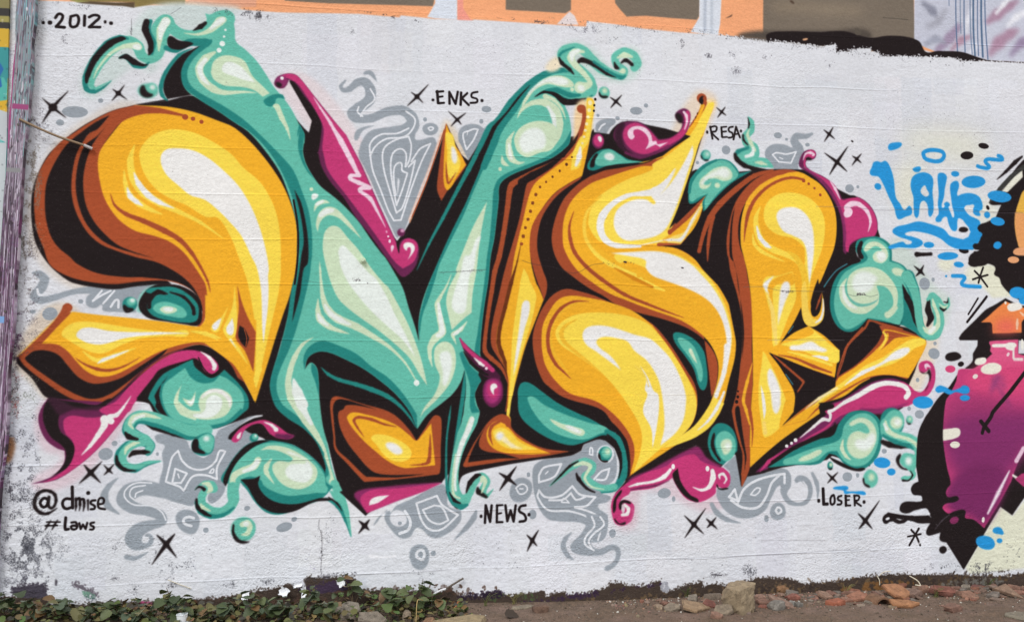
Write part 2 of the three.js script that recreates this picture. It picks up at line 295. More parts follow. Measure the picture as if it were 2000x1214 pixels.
f K 1.2|-1644,3107! -1708,3011 -1745,2935 -1774,2811 -1778,2712 -1763,2605 -1731,2524 -1684,2451 -1606,2370 -1536,2322 -1419,2278 -1337,2252! -1458,2284 -1575,2320 -1652,2360 -1714,2416 -1761,2481 -1793,2556 -1817,2653 -1823,2752 -1806,2884 -1769,2976 -1701,3034
e B 1.6|-1162,3178 19 19 0
e B 1.6|-1113,3168 14 14 0
e B 1.6|-1060,3150 13 14 0
t B 1.3|-1614,2666,3 -1586,2592,14 -1516,2536,25 -1407,2492,31 -1281,2432,36 -1186,2374,30 -1114,2293,24 -1058,2202,17 -1013,2111,13 -993,2034,2
f Y 3.1|-1440,2944 -1398,3021 -1327,3073 -1233,3095 -1114,3080 -993,3025 -872,2944 -791,2853 -686,2762 -612,2637 -571,2510 -554,2358 -552,2232 -553,2149 -568,2023 -600,1880 -632,1738 -671,1555 -704,1427! -715,1523 -715,1689! -706,1780! -730,1939 -763,2106 -796,2206 -821,2271 -870,2396 -951,2521 -1029,2528 -1149,2601 -1228,2633 -1323,2689 -1394,2771 -1433,2861
f H 4.7|-1310,2919 -1279,2961 -1216,2972 -1113,2961 -1016,2913 -919,2833 -830,2742 -765,2642 -718,2542 -676,2424 -643,2290 -628,2189 -633,2148 -629,2064 -633,1939 -648,1805 -659,1703! -668,1805 -674,2022 -687,2123 -707,2207 -740,2272 -773,2347 -814,2422 -871,2489 -951,2571 -1032,2637 -1126,2668 -1205,2733 -1269,2790 -1305,2856
t Y 1.9|-1471,2989,3 -1497,2884,39 -1476,2769,51 -1409,2675,56 -1306,2610,47 -1188,2554,28 -1060,2490,21 -916,2386,3
t H 3.1|-1475,2810,3 -1445,2736,33 -1385,2663,39 -1314,2616,28 -1223,2579,3
t Y 1.9|-1534,2825,3 -1526,2742,25 -1498,2660,40 -1435,2604,40 -1361,2564,25 -1294,2538,3
t H 3.1|-1514,2710,5 -1494,2652,31 -1455,2618,28 -1414,2590,3
# D arm at left
f #f3b43a 9.1|-1874,1922! -2152,1626! -2130,1618! -1828,1906!
f K 0.0|-2152,1622! -2144,1586 -2061,1498 -1992,1393 -1958,1369! -1864,1319 -1637,1299 -1485,1369 -1333,1530 -1256,1610 -1412,1693 -2020,1697
f B 1.8|-1836,1910! -1873,1912! -2141,1628! -2099,1570 -1978,1469 -1865,1387 -1759,1340 -1668,1327 -1592,1361 -1486,1449 -1372,1545 -1256,1625 -1139,1682 -1053,1699 -950,1657 -861,1566 -815,1474 -758,1379! -783,1482 -864,1607 -960,1690! -1022,1724! -1257,1692 -1565,1613 -1871,1777
f K 1.5|-2102,1626 -2071,1660 -1982,1669 -1907,1640 -1853,1576 -1791,1503 -1715,1461 -1639,1460 -1525,1495 -1426,1559 -1334,1623 -1249,1680! -1287,1631 -1410,1535 -1524,1441 -1600,1390 -1676,1363 -1752,1372 -1865,1430 -1979,1511 -2070,1582
f O 1.8|-1828,1912! -1684,1893 -1492,1873 -1298,1851 -1141,1826 -1054,1813! -959,1773! -783,1772! -711,1523! -714,1332! -767,1441 -831,1549 -896,1632 -968,1686 -1053,1714 -1140,1708 -1241,1680 -1334,1640 -1426,1588 -1526,1532 -1602,1504 -1678,1505 -1747,1542 -1800,1599 -1854,1664 -1915,1705 -2013,1712!
f O 0.0|-1026,2021! -705,1855! -711,1523! -783,1524! -1023,1707!
t B 2.4|-1859,1938,53 -1896,1881,33 -1947,1809,32 -2020,1721,33 -2115,1634,30
e B 4.5|-1857,1936 29 26 0
t B 1.5|-1808,1623,3 -1755,1583,11 -1678,1550,20 -1602,1541,18 -1518,1564,11 -1423,1618,3
f Y 6.0|-1890,1769 -1857,1821 -1797,1847 -1683,1844 -1568,1824 -1413,1799 -1258,1782 -1125,1774 -1258,1756 -1413,1742 -1528,1702 -1604,1662 -1657,1646 -1733,1663 -1794,1696 -1848,1732
f H 4.5|-1803,1760 -1781,1799 -1720,1812 -1606,1790 -1452,1781 -1297,1781 -1109,1772! -1258,1768 -1413,1757 -1521,1741 -1597,1717 -1658,1703 -1719,1710 -1772,1732
t Y 3.1|-1764,1663,5 -1702,1614,23 -1649,1604,35 -1565,1637,29 -1443,1681,3
t H 3.1|-1675,1583,5 -1641,1606,20 -1580,1629,18 -1489,1665,5
t Y 3.2|-1117,1786,5 -1022,1769,27 -942,1727,3
f B 1.6|-827,2087! -794,1964 -754,1864 -708,1779! -712,1672 -722,1519! -776,1656 -833,1739 -826,1839 -816,1939
f K 1.6|-811,1822! -781,1801 -749,1739! -768,1679! -797,1706 -819,1756
s B 5 1.0|-781,1797 -765,1739 -770,1689
f Y 3.2|-843,2084! -830,1939 -826,1839 -839,1754 -873,1735 -905,1769 -912,1806 -882,1872 -854,1955
f H 4.8|-856,1872! -845,1806 -859,1760 -887,1773 -893,1806 -874,1839
f Y 3.2|-881,1949! -922,1880 -981,1827 -985,1790 -949,1780 -925,1822
f H 4.8|-923,1871! -945,1806 -967,1792 -981,1818 -953,1852
t Y 3.2|-1024,1773,16 -976,1756,22 -921,1736,3
t Y 3.2|-869,1733,21 -816,1665,21 -756,1569,2
t H 3.2|-869,1735,11 -832,1677,2
t Y 3.2|-687,1539,40 -703,1473,32 -704,1415,2
# teal ball under the D
f #8fd0c4 9.3|-1424,2020 -1355,2076 -1316,2074 -1415,1906 -1446,1914!
f K 1.9|-1431,1938 -1408,2020 -1339,2080 -1238,2088 -1139,2047 -1065,1976 -1043,1897 -1064,1825 -1149,1830 -1259,1848 -1376,1873
f DT 2.5|-1389,2045 -1300,2070 -1206,2066 -1127,2021 -1071,1955 -1066,1881 -1086,1848 -1149,1840 -1259,1856 -1337,1881 -1376,1922 -1377,1963 -1338,2012
t K 1.9|-1369,1938,23 -1362,1996,28 -1315,2037,31 -1260,2021,16
t K 1.9|-1245,2037,8 -1158,2004,20 -1103,1938,24 -1094,1897,21
f DT 1.6|-1353,1938 -1323,1988 -1260,2021 -1182,2004 -1118,1947 -1118,1889 -1181,1873 -1259,1881 -1329,1897
f T 2.5|-1345,1938 -1307,1971 -1244,1971 -1166,1938 -1138,1897 -1157,1872 -1235,1881 -1322,1905
f LT 4.7|-1302,1930 -1267,1947 -1205,1934 -1201,1914 -1251,1897 -1290,1910
f WT 4.7|-1283,1928 -1252,1940 -1220,1929 -1244,1912
e DT 6.2|-1485,1959 45 46 0
f K 6.2|-1524,1955 -1511,1906 -1469,1914 -1462,1930 -1493,1938
e T 9.3|-1476,1975 29 26 0
e WT 9.3|-1470,1983 15 12 0
# magenta flame at left
f DM 3.0|-1962,1370! -1998,1315 -2016,1252 -2003,1180 -1965,1108 -1904,1059 -1859,1042! -1858,978 -1894,916 -1946,878 -2052,842! -1916,861 -1834,906 -1708,1006 -1596,1131 -1499,1266 -1378,1454! -1255,1561! -1425,1482! -1599,1339!
f M 6.0|-1869,1201 -1862,1241 -1818,1260 -1727,1246 -1636,1253 -1576,1292! -1576,1298 -1531,1370 -1425,1490 -1295,1586 -1178,1634 -1068,1625! -1255,1545! -1348,1473 -1408,1401 -1495,1266 -1596,1131 -1708,1006 -1834,906 -1916,865 -1982,849! -1886,900 -1820,977 -1807,1041 -1815,1104 -1853,1145
f K 2.4|-1958,1370! -1980,1331 -1990,1259 -1973,1188 -1935,1123 -1882,1082 -1851,1034 -1858,970 -1887,924 -1931,885! -1842,938 -1806,1009 -1803,1072 -1838,1121 -1883,1162 -1899,1226 -1878,1289 -1818,1308 -1713,1298 -1622,1317! -1592,1363 -1675,1324 -1789,1342
f #3c2030 11.9|-1954,1374 -1788,1311 -1637,1317 -1667,1293 -1818,1296 -1893,1265 -1923,1298
f M 4.6|-1652,1280 -1561,1346 -1486,1434 -1372,1546 -1256,1627 -1178,1659 -1084,1662 -1005,1633 -949,1583 -941,1533 -980,1509 -1028,1534 -1052,1592 -1115,1617 -1193,1602 -1302,1521 -1386,1417 -1454,1329 -1484,1277
t H 3.2|-1052,1654,3 -997,1616,19 -965,1567,27 -968,1542,21
s K 7 3.2|-1064,1617 -1028,1543 -980,1505 -937,1533
t #4a2038 4.7|-1584,1347,3 -1486,1450,11 -1372,1563,11 -1256,1639,8 -1163,1671,3
t H 1.8|-1470,1379,2 -1515,1307,15 -1556,1259,26 -1598,1248,30 -1586,1219,34 -1628,1236,46 -1628,1196,40 -1665,1133,30 -1709,1070,21 -1761,1011,2
# teal ball lower left
f K 0.0|-1439,1361! -1348,1481 -1294,1546 -1099,1609! -1051,1526 -988,1501 -909,1541! -781,1457! -732,1358! -756,1264! -1346,1319!
f DT 1.9|-1099,1605! -1177,1569 -1286,1505 -1354,1400 -1369,1359! -1338,1318 -1314,1279 -1236,1212 -1134,1170 -977,1158 -859,1197 -779,1261 -750,1292 -758,1366 -823,1458 -903,1537! -942,1501 -990,1485 -1051,1526 -1087,1560
f K 2.5|-1247,1504! -1301,1432 -1331,1375! -1319,1334 -1322,1303 -1259,1229 -1228,1216! -1276,1294 -1300,1376 -1289,1449! -1278,1456
f T 2.5|-1146,1552! -1106,1486 -1043,1453 -972,1460 -932,1500! -879,1475 -798,1400 -778,1334 -790,1276 -796,1286 -875,1213 -938,1190 -1017,1183 -1119,1194 -1213,1228 -1260,1286 -1284,1376 -1270,1449 -1216,1496
f LT 3.7|-1164,1446! -1183,1381 -1183,1332 -1175,1301 -1135,1259 -1064,1225 -978,1219 -891,1246 -852,1320 -868,1377 -924,1411 -987,1412 -1042,1380 -1061,1323 -1049,1274! -1112,1283 -1175,1333 -1199,1374
f WT 6.3|-1018,1290 -1010,1347 -971,1375 -923,1354 -915,1312 -938,1264 -986,1232 -1048,1229 -1096,1246 -1041,1261
t H 9.5|-1038,1364,13 -987,1400,21 -924,1395,24 -872,1345,21 -867,1295,8
t LT 3.1|-1187,1399,8 -1198,1334,27 -1159,1268,34 -1080,1225,16
f LT 4.7|-1160,1360! -1112,1347 -1078,1404! -1085,1355 -1104,1306 -1136,1323
f WT 4.7|-1136,1348! -1105,1339 -1085,1371 -1104,1314
# its trunk curling left
t K 6.3|-1383,1215,23 -1329,1182,46 -1212,1139,39 -1134,1113,31 -1063,1111,16
t DT 6.2|-1110,1137,94 -1212,1179,86 -1329,1222,85 -1422,1240,77 -1468,1209,77 -1482,1161,77 -1443,1128,69 -1389,1094,69 -1350,1061,54 -1365,1021,46
t T 6.2|-1016,1151,87 -1111,1153,70 -1212,1196,62 -1329,1239,65 -1422,1252,62 -1471,1217,58 -1482,1169,58 -1436,1128,54 -1382,1102,55 -1350,1061,46 -1365,1029,39
t DT 6.2|-1405,1087,31 -1481,1064,61 -1526,1017,64 -1533,969,61 -1510,937,53 -1441,919,46 -1380,945,31 -1287,963,3
t T 6.2|-1381,1082,39 -1458,1072,54 -1511,1017,50 -1514,969,46 -1479,936,38 -1418,934,31 -1357,957,20 -1280,962,2
t K 4.6|-1505,1153,8 -1482,1121,34 -1428,1103,15
t K 6.2|-1480,992,8 -1450,1019,31 -1388,1022,28 -1350,1021,8
t K 6.1|-1553,1002,12 -1544,954,26 -1502,916,23 -1433,906,5
t LT 6.2|-1452,1168,6 -1475,1201,23 -1453,1241,31 -1391,1256,31 -1329,1243,19 -1283,1229,3
t LT 4.6|-1503,1009,8 -1492,1049,23 -1450,1076,23 -1412,1083,5
t WT 6.2|-1460,1209,12 -1437,1237,18 -1391,1252,15
# drip ball below
f DT 4.7|-1102,1063 -1079,1103 -1016,1134 -969,1117 -961,1076 -976,1011 -1031,988 -1086,1014
f K 4.7|-1098,1071 -1079,1099 -1059,1087 -1055,1038 -1015,1008 -1054,1005 -1094,1022
f T 6.3|-1059,1087 -1047,1111 -1000,1130 -965,1101 -968,1044 -991,1007 -1031,1025
e WT 12.6|-1010,1098 19 17 0
# magenta drop (D1 top-left)
f K 3.2|-797,1171 -741,1211 -653,1234 -572,1199 -499,1139 -467,1097 -540,1082 -644,1085!
f W 3.2|-797,1187 -717,1235 -661,1238! -749,1203 -805,1171!
f K 4.8|-876,1099 -829,1155 -757,1203 -685,1226 -677,1193 -781,1146 -836,1089
f M 4.8|-852,1098 -797,1162 -709,1202 -645,1209 -572,1174 -507,1123 -467,1097 -540,1087 -612,1117 -669,1184 -733,1177 -781,1137 -796,1097 -828,1069 -852,1078
t DM 9.7|-572,1108,24 -507,1098,32 -459,1105,8
t H 3.2|-653,1196,5 -605,1175,16 -576,1145,27
f H 3.2|-793,1138! -804,1097 -820,1093 -820,1114
# small teal dot
e DT 6.4|-716,1096 27 27 0
e T 6.4|-709,1103 19 19 0
e WT 6.4|-705,1109 8 8 0
# magenta feather in the V
f DM 6.6|-600,3430 -584,3465 -551,3484 -485,3494 -443,3472 -360,3371 -133,3087! -32,2899! 95,2608! 197,2385! 218,2308! 222,2377 257,2403 308,2399 342,2370 351,2318 333,2231 290,2170 243,2144 196,2187 120,2289 36,2409 -65,2536 -149,2672 -233,2773 -292,2875 -317,2977 -317,2959 -297,3080 -297,3175 -351,3277 -410,3352 -468,3436 -505,3452! -534,3399 -567,3393 -596,3409
f M 5.0|-551,3476 -485,3492 -443,3472 -360,3371 -276,3262 -133,3095! -36,2899! 91,2608! 193,2385! 218,2299! 231,2368 265,2401 308,2398 338,2369 342,2318 316,2248 243,2200! 188,2247 103,2367 -6,2520 -133,2690 -250,2850 -280,2961 -288,3003 -280,3132 -318,3226 -385,3336 -452,3428 -506,3460
f #8d2f66 9.9|-594,3431 -576,3466 -535,3476 -518,3434 -551,3398 -584,3405
f K 9.9|-592,3426 -567,3432 -551,3411 -571,3397
e H 4.9|-551,3461 11 12 0
t #f3d3e4 2.7|-347,3342,3 -301,3270,12 -234,3168,20 -167,3041,25 -116,2953,30
t #f1d6e6 2.7|-217,3136,13 -167,3060,29 -99,2923,34 -57,2838,25 -44,2821,20 -99,2820,25 -103,2798,25 -49,2773,29 27,2741,22 -32,2735,25 -40,2717,22 27,2667,27 70,2590,17 129,2475,3
t #f1d6e6 2.0|133,2453,7 137,2440,10
e #f1d6e6 2.0|146,2415 7 7 0
e #f1d6e6 2.0|156,2383 8 12 0
f #f1d6e6 2.0|163,2346 175,2357 184,2342 167,2307!
t K 5.1|218,2303,3 210,2359,14 231,2398,14 265,2412,5
f H 3.4|248,2342 252,2368 282,2377 316,2361 321,2326 273,2256! 295,2308 291,2343 273,2338 269,2321
e DM 6.8|231,2442 26 27 0
e #d9a3c4 6.8|240,2455 13 12 0
# orange triangle
s #c98a62 8 3.4|525,3152 402,2788 289,2512
s #f3c9b4 10 6.8|507,3125 393,2806 285,2529
s B 6 2.1|523,3143 410,2806 306,2551
f B 2.1|538,3197! 590,3066 638,2988 678,2914! 619,2824 549,2739 503,2662! 475,2738 481,2834 498,2966 518,3117
f O 3.5|540,3188! 590,3062 638,2988 672,2914! 612,2830 549,2738 523,2774 519,2870 526,3029
f Y 7.0|555,3135 611,2992 635,2917 580,2817 549,2845 546,3003
f H 10.5|581,3039 613,2974 600,2921 578,2942 572,2995
t B 1.7|536,2930,3 541,2836,14 552,2785,12 584,2828,7 604,2861,3
# M
f T 0.0|-1043,3872! -1011,3866 -971,3889 -922,3896 -877,3864 -856,3779 -847,3694 -790,3645 -716,3571 -658,3488 -600,3396 -542,3329 -484,3246 -442,3161 -405,3094! -404,3033 -410,3018 -413,2966 -392,2889 -350,2813 -300,2746 -216,2679 -133,2604 -49,2511 27,2400 103,2298 129,2269 188,2171 243,2068 281,1939 323,1811 349,1712! 347,1836 366,1957 410,2086 462,2199 490,2250 565,2407 653,2592 724,2761 787,2904 841,3038 886,3155 931,3236 976,3300 1040,3374 1140,3486 1250,3563 1360,3600 1452,3591 1562,3541 1603,3497 1588,3432 1523,3398 1403,3357! 1366,3378 1397,3280 1412,3181 1400,3099 1390,3073 1289,2989 1125,2913 973,2846 905,2783 896,2676 881,2552 863,2411 837,2289 818,2114 789,1940 768,1766 759,1627! 769,1593 794,1471! 759,1437 728,1352 749,1257 753,1215 713,1122 661,1037 626,944 600,826 608,741! 625,689 667,680 694,738 684,637 624,601 564,632 539,701 566,912 601,1039 636,1166 658,1311 663,1423 663,1421 655,1520! 629,1439 577,1363 499,1297 404,1222 336,1131! 288,1249 203,1355 119,1433 -6,1528 -131,1596 -247,1646 -322,1647 -379,1607 -395,1532! -379,1561 -354,1577 -321,1544 -309,1476 -303,1351 -279,1160 -246,1034 -221,900 -188,800 -163,741 -130,673 -110,556 -96,436! -130,532 -180,633 -262,802 -250,893 -279,1018 -328,1119 -410,1196 -508,1272 -573,1331 -606,1390 -614,1439 -590,1538 -551,1688 -511,1855 -471,2023 -447,2192 -447,2317 -444,2445 -473,2580 -515,2715 -564,2834 -647,2959 -762,3092 -860,3159 -957,3226 -1038,3276! -1156,3356 -1181,3456 -1158,3551 -1071,3632 -999,3703!
f DT 1.9|-999,3703! -1007,3673 -1110,3570 -1151,3483 -1141,3407 -1092,3354 -955,3279 -917,3257 -795,3174 -688,3076 -548,2935 -474,2844 -416,2701 -374,2573 -353,2420 -352,2276 -356,2252 -368,2142 -405,1973 -445,1821 -494,1671 -542,1562 -572,1471 -572,1388 -541,1313 -508,1281 -410,1204 -328,1127 -271,1018 -242,901! -254,835 -262,901 -295,1002 -336,1078 -410,1154 -500,1214 -573,1282 -606,1357 -618,1439 -598,1538 -551,1688 -511,1855 -487,2040 -455,2175 -435,2275 -446,2445 -465,2597 -506,2733 -564,2859 -647,2985 -758,3096 -860,3159 -957,3226 -1038,3272 -1100,3318 -1168,3372 -1191,3448 -1178,3524 -1127,3603 -1055,3666
f K 1.6|-469,2721! -424,2632 -390,2479 -377,2361 -379,2233 -406,2192 -430,2023 -478,1842! -462,1998 -434,2175 -421,2284 -406,2377 -427,2547
s K 13 1.0|-473,2648 -448,2496 -441,2360 -448,2224 -463,2094
f DT 2.0|-405,3078! -413,3017 -415,2957 -392,2881 -350,2809 -317,2771! -383,2838 -429,2931 -446,3016 -434,3128! -450,3075 -438,3161! -405,3094 -402,3034
# upper curls of the M (A0)
t T 4.9|-1690,3342,3 -1729,3349,26 -1744,3382,46 -1730,3449,69 -1677,3552,85 -1593,3631,78 -1515,3660,70 -1460,3629,71 -1436,3572,63 -1388,3548,55 -1341,3584,71 -1326,3661,95 -1319,3746,119 -1288,3799,103 -1256,3767,72 -1200,3727,72 -1120,3710,88 -1040,3736,105 -976,3799,121 -911,3845,114
t DT 4.7|-1617,3400,3 -1667,3352,15 -1720,3324,26 -1767,3339,31 -1776,3414,31 -1731,3524,39 -1648,3637,43 -1570,3683,31 -1516,3677,11
t K 3.1|-1768,3381,15 -1761,3431,31 -1716,3541,39 -1632,3638,42 -1562,3675,31 -1539,3676,13
t DT 4.7|-1576,3548,8 -1530,3559,31 -1474,3511,47 -1419,3501,24 -1388,3532,6
t K 4.7|-1576,3546,6 -1530,3559,34 -1482,3527,39 -1427,3509,16 -1396,3514,3
t DT 4.7|-1383,3802,24 -1398,3734,39 -1366,3659,39 -1373,3583,16
t K 3.1|-1407,3797,36 -1414,3742,44 -1382,3659,36 -1381,3608,32 -1392,3574,8
t DT 4.8|-1286,3629,32 -1223,3616,32 -1143,3671,48 -1039,3676,56 -999,3695,8
f K 3.8|-1279,3681 -1260,3709 -1208,3684 -1119,3670 -1143,3645 -1199,3621 -1263,3631
t K 3.2|-1120,3752,3 -1072,3781,32 -1040,3808,19
t T 3.1|-1713,3333,8 -1698,3350,15 -1617,3400,2
t LT 4.7|-1726,3407,6 -1700,3475,12 -1631,3571,17 -1546,3625,27 -1468,3633,47 -1452,3626,39
t WT 6.3|-1476,3627,31 -1456,3625,36
t LT 4.8|-1330,3602,6 -1327,3678,32 -1319,3746,51 -1288,3803,56 -1280,3808,40
t WT 6.3|-1323,3687,16 -1312,3755,43 -1288,3803,48 -1280,3808,32
t LT 4.9|-1176,3733,3 -1088,3729,16 -1008,3763,35 -952,3822,57 -928,3836,41
t WT 6.5|-1008,3771,16 -960,3817,37 -932,3837,32
e WT 3.2|-915,3768 8 8 0
e WT 3.2|-923,3723 8 8 0
e WT 3.2|-934,3675 18 18 0
e WT 3.2|-954,3630 16 16 0
# small drop
e T 12.6|-1394,3342 63 47 0
f K 9.4|-1445,3344 -1425,3378 -1401,3346 -1362,3318 -1393,3296 -1432,3307
e T 9.4|-1370,3360 35 35 0
e WT 12.6|-1366,3366 17 17 0
# M upper light blob
f LT 3.2|-1005,3481 -990,3550 -942,3591 -877,3598 -795,3568 -740,3467 -674,3401 -629,3356! -674,3331! -731,3373 -813,3391 -918,3396 -983,3431 -1006,3481
f WT 6.5|-935,3501 -919,3545 -879,3555 -822,3532 -773,3483 -723,3425! -797,3439 -862,3462 -911,3477
t LT 4.9|-974,3619,11 -1038,3573,48 -1078,3503,48 -1053,3428,51 -988,3371,48 -916,3349,32 -794,3358,16 -715,3355,3
t WT 6.4|-1038,3565,24 -1074,3504,32 -1053,3437,29 -1013,3396,8
f DT 2.0|-669,3299 -649,3325 -600,3349 -550,3351 -530,3321! -583,3324 -599,3284 -632,3266
t LT 3.3|-608,3267,8 -583,3268,36 -550,3192,33 -516,3124,20 -495,3048,2
# M centre dots + chevrons
e LT 3.3|-358,2723 12 12 0
f WT 5.0|-358,2668 -349,2693 -316,2690 -316,2673 -345,2651
f LT 3.3|-341,2570! -337,2617 -308,2647 -266,2652 -237,2632! -283,2626 -316,2609
f WT 5.0|-333,2617 -308,2643 -275,2648 -300,2626
f LT 3.3|-316,2438! -328,2489 -308,2566 -258,2606 -200,2598 -141,2543 -91,2484 -28,2392! -116,2475 -183,2534 -249,2550 -299,2506
f WT 6.6|-308,2540 -283,2584 -250,2597 -208,2585 -258,2558
# M main light facet
f LT 2.6|-282,2379 -270,2439 -233,2478 -183,2474 -124,2407 -49,2322 27,2211 120,2097 145,2076 221,1939 281,1819 340,1665 374,1553 403,1416! 356,1485 289,1597 204,1683 103,1769 -15,1854 -115,1931 -182,1998 -232,2109 -261,2210 -282,2311
f WT 6.7|-182,2312 -157,2351 -116,2321 -48,2245 19,2168 61,2136 137,2008 196,1879 255,1768 327,1605! 238,1725 153,1802 52,1897 -32,1990 -115,2101 -166,2211 -178,2279
t LT 3.4|-304,2218,3 -294,2108,17 -281,2007,30 -248,1922,50 -182,1863,55 -65,1812,48 52,1743,34 153,1675,22 255,1572,14 331,1447,7
t WT 6.7|-269,1956,13 -231,1897,30 -165,1854,33 -98,1824,8
e WT 3.4|332,1436 19 20 0
t LT 3.3|-313,1998,3 -314,1922,30 -298,1863,49 -240,1812,36 -165,1782,20 -108,1764,2
t WT 6.6|-314,1897,13 -293,1855,30 -248,1821,12
t LT 2.0|-304,2244,2 -298,2176,12 -294,2108,2
# M right leg
f DT 2.1|895,3174! 904,3156 850,3030 795,2895 724,2734 653,2566 565,2390 486,2224 459,2130 416,2000 373,1888 351,1733! 347,1836 373,1957 416,2095 490,2276 574,2460 662,2636 724,2778 778,2912 832,3065 877,3182!
t DT 2.7|1452,3591,9 1342,3599,37 1223,3562,45 1113,3481,54 995,3355,59 904,3226,57 837,3172,46 779,3054,41 734,2964,35 690,2883,32 619,2750,26 513,2546,23 417,2366,16 335,2188,3
t K 2.1|1122,3484,3 1040,3390,16 958,3273,27 877,3173,43 832,3074,48 787,2983,51 742,2894,44
t DT 2.8|1177,3501,4 1085,3412,23 1012,3310,39 911,3174,45 868,3075,50 822,2967,50 795,2904,44
f DT 2.2|1412,3181! 1404,3108 1390,3073 1289,2989 1125,2913 973,2846 905,2783 896,2676 881,2552 863,2411 837,2289 818,2114 789,1940 768,1766 756,1614! 725,1628 744,1766 771,1957 799,2158 813,2289 832,2411 851,2605 865,2755 901,2827 991,2882 1126,2940 1253,2997 1354,3081
f LT 2.8|816,2666! 775,2463 756,2331 742,2200 738,2175 711,2026 705,1905! 649,1862 570,1788! 545,1896 532,1983 554,2078 607,2183 598,2190 651,2330 722,2497
f WT 8.7|761,2427 739,2322 720,2199 694,2157 676,2026 658,1913 605,1901 571,1948 589,2052 633,2183 660,2288 695,2295
t LT 3.4|568,2165,3 537,2087,12 493,2009,22 472,1957,34 493,1853,43 505,1776,52 458,1733,52 423,1673,34 423,1604,22 438,1540,3
t WT 5.2|480,1965,17 493,1870,29 505,1776,34 475,1750,26
t LT 3.5|675,1848,3 631,1792,26 579,1758,29 587,1723,14 600,1689,3
t WT 3.5|648,1814,7 605,1771,21 579,1756,12
f LT 3.4|449,1630 466,1681 518,1711 570,1689 595,1620 590,1525 551,1423 473,1330 379,1243! 353,1201! 379,1265 456,1366 487,1475 457,1553
f WT 10.3|487,1612 509,1642 552,1638 569,1577 556,1491 525,1415 508,1423 508,1509
# M arch band + strip inside black
f DT 2.0|-399,1528! -405,1611 -363,1686 -281,1720 -173,1685 -65,1634 35,1548 136,1479 220,1393 288,1299 334,1223! 334,1130! 288,1241 203,1354 119,1431 -6,1526 -131,1595 -247,1644 -322,1645 -379,1605
f DT 2.6|-354,1576! -321,1544 -309,1476 -306,1359! -329,1451 -354,1519
t DT 1.7|-293,1547,2 -247,1501,20 -173,1462,25 -65,1431,28 35,1396,33 136,1351,30 220,1287,22 288,1207,14 328,1138,3
t LT 3.3|-342,1743,2 -412,1695,21 -461,1612,33 -489,1529,36 -501,1437,41 -476,1353,65 -443,1304,73 -386,1203,57 -320,1102,38 -271,1010,20 -238,901,8
t WT 6.5|-468,1470,13 -444,1386,65 -411,1302,73 -402,1270,41 -353,1178,20
t LT 6.6|-262,968,16 -225,851,16 -221,801,36
e WT 9.8|-225,763 30 21 0.3
t LT 4.9|-213,767,16 -163,699,16 -122,590,2
t DT 4.9|-262,694,8 -180,642,33 -130,549,25 -97,440,3
t T 4.9|-205,783,57 -163,699,49 -126,598,30 -97,440,3
t K 4.9|-245,702,8 -188,659,13 -155,608,3
# M right lower leg (D2)
t DT 2.7|561,1283,3 550,1202,14 532,1066,12 527,913,14 531,743,17 556,658,22
f DT 2.7|655,1520! 663,1421 650,1293 645,1269 623,1141 583,1014 557,878 548,743 573,632 607,601! 564,624 535,692 539,760
t T 3.5|690,1507,43 698,1378,52 693,1293,78 688,1182,104 644,1080,86 600,945,60 582,810,51 599,699,51 642,663,48 685,696,43 720,771,48 763,804,52 798,769,49 771,710,52 797,675,26 845,720,3
t DT 3.4|539,718,9 573,649,34 624,609,38 667,620,17
t K 5.1|547,709,5 581,653,21 624,630,9
t K 5.2|659,697,7 685,764,31 729,809,29 763,817,7
t K 6.9|737,737,9 745,702,35 797,667,17
f LT 3.4|675,1174 697,1208 714,1190 705,1147 661,1063 626,995! 653,1106
t WT 6.8|705,1190,26 679,1122,35 635,1029,34 600,911,29 582,793,26 590,716,14
t LT 3.4|616,664,12 573,700,17 574,827,14 592,962,9
t LT 5.2|763,770,17 772,795,29 789,769,26 763,693,9
f DT 2.8|639,1646! 699,1541 794,1463! 750,1420 724,1352 727,1283 758,1236! 697,1237 689,1421 621,1628
# box between M legs
f B 2.6|-232,1317 -210,1353 -148,1345 -6,1297 119,1261 203,1213 287,1122 330,1052! 389,1137 445,1214 484,1212 498,1177 491,999 484,838 448,825 202,803 -11,792! -31,811 -131,923 -203,1008 -213,1100 -228,1225
f K 1.6|-214,1292 -189,1332 -131,1331 77,1262! -48,1291 -131,1295 -148,1270 -177,1254 -181,1208 -162,1132 -114,1039 -48,954 2,894 60,850 160,833 388,832! 202,815 2,825! -23,845 -114,939 -189,1016 -201,1100 -212,1225
f O 2.0|-124,1207 -96,1246 -6,1234 102,1202 203,1156 287,1088 330,1054 364,1087 428,1166! 448,949 454,888! 371,882 245,877 144,922 60,991 -31,1077
t B 1.7|-13,1085,2 -56,1147,13 -79,1195,18 -48,1215,18 35,1199,20 119,1166,13 199,1148,3
t B 1.7|421,1098,3 420,1001,19 410,916,26 371,896,14 287,894,3
f Y 5.0|35,1086 119,1097 203,1065 279,1013 297,961 262,924 186,921 119,962 69,1030
f H 10.1|127,1035 169,1045 220,1016 238,980 203,964 161,986
# magenta flag
f K 1.7|-172,733! -2,573! 27,601! -48,779!
f #8c2d63 9.9|-77,713 -23,744 118,757 286,768 499,774! 202,662 6,594! -48,662
f M 6.6|-35,695 35,738 160,743 286,751 499,771! 371,715 202,662 6,589! -27,645
f H 2.7|27,672 60,692 152,701! 77,654 18,639!
# teal fish at lower left
f DT 3.2|-913,822 -874,919 -819,999 -756,1055 -684,1078 -588,1075 -475,1048 -377,987 -303,919 -262,852 -258,802 -213,767! -294,687 -416,650 -537,601 -634,617 -706,685 -754,760 -802,819!
f K 3.2|-905,822 -890,878 -835,975 -764,1047 -684,1078 -604,1079! -700,1045 -780,982 -843,902 -874,821 -889,789!
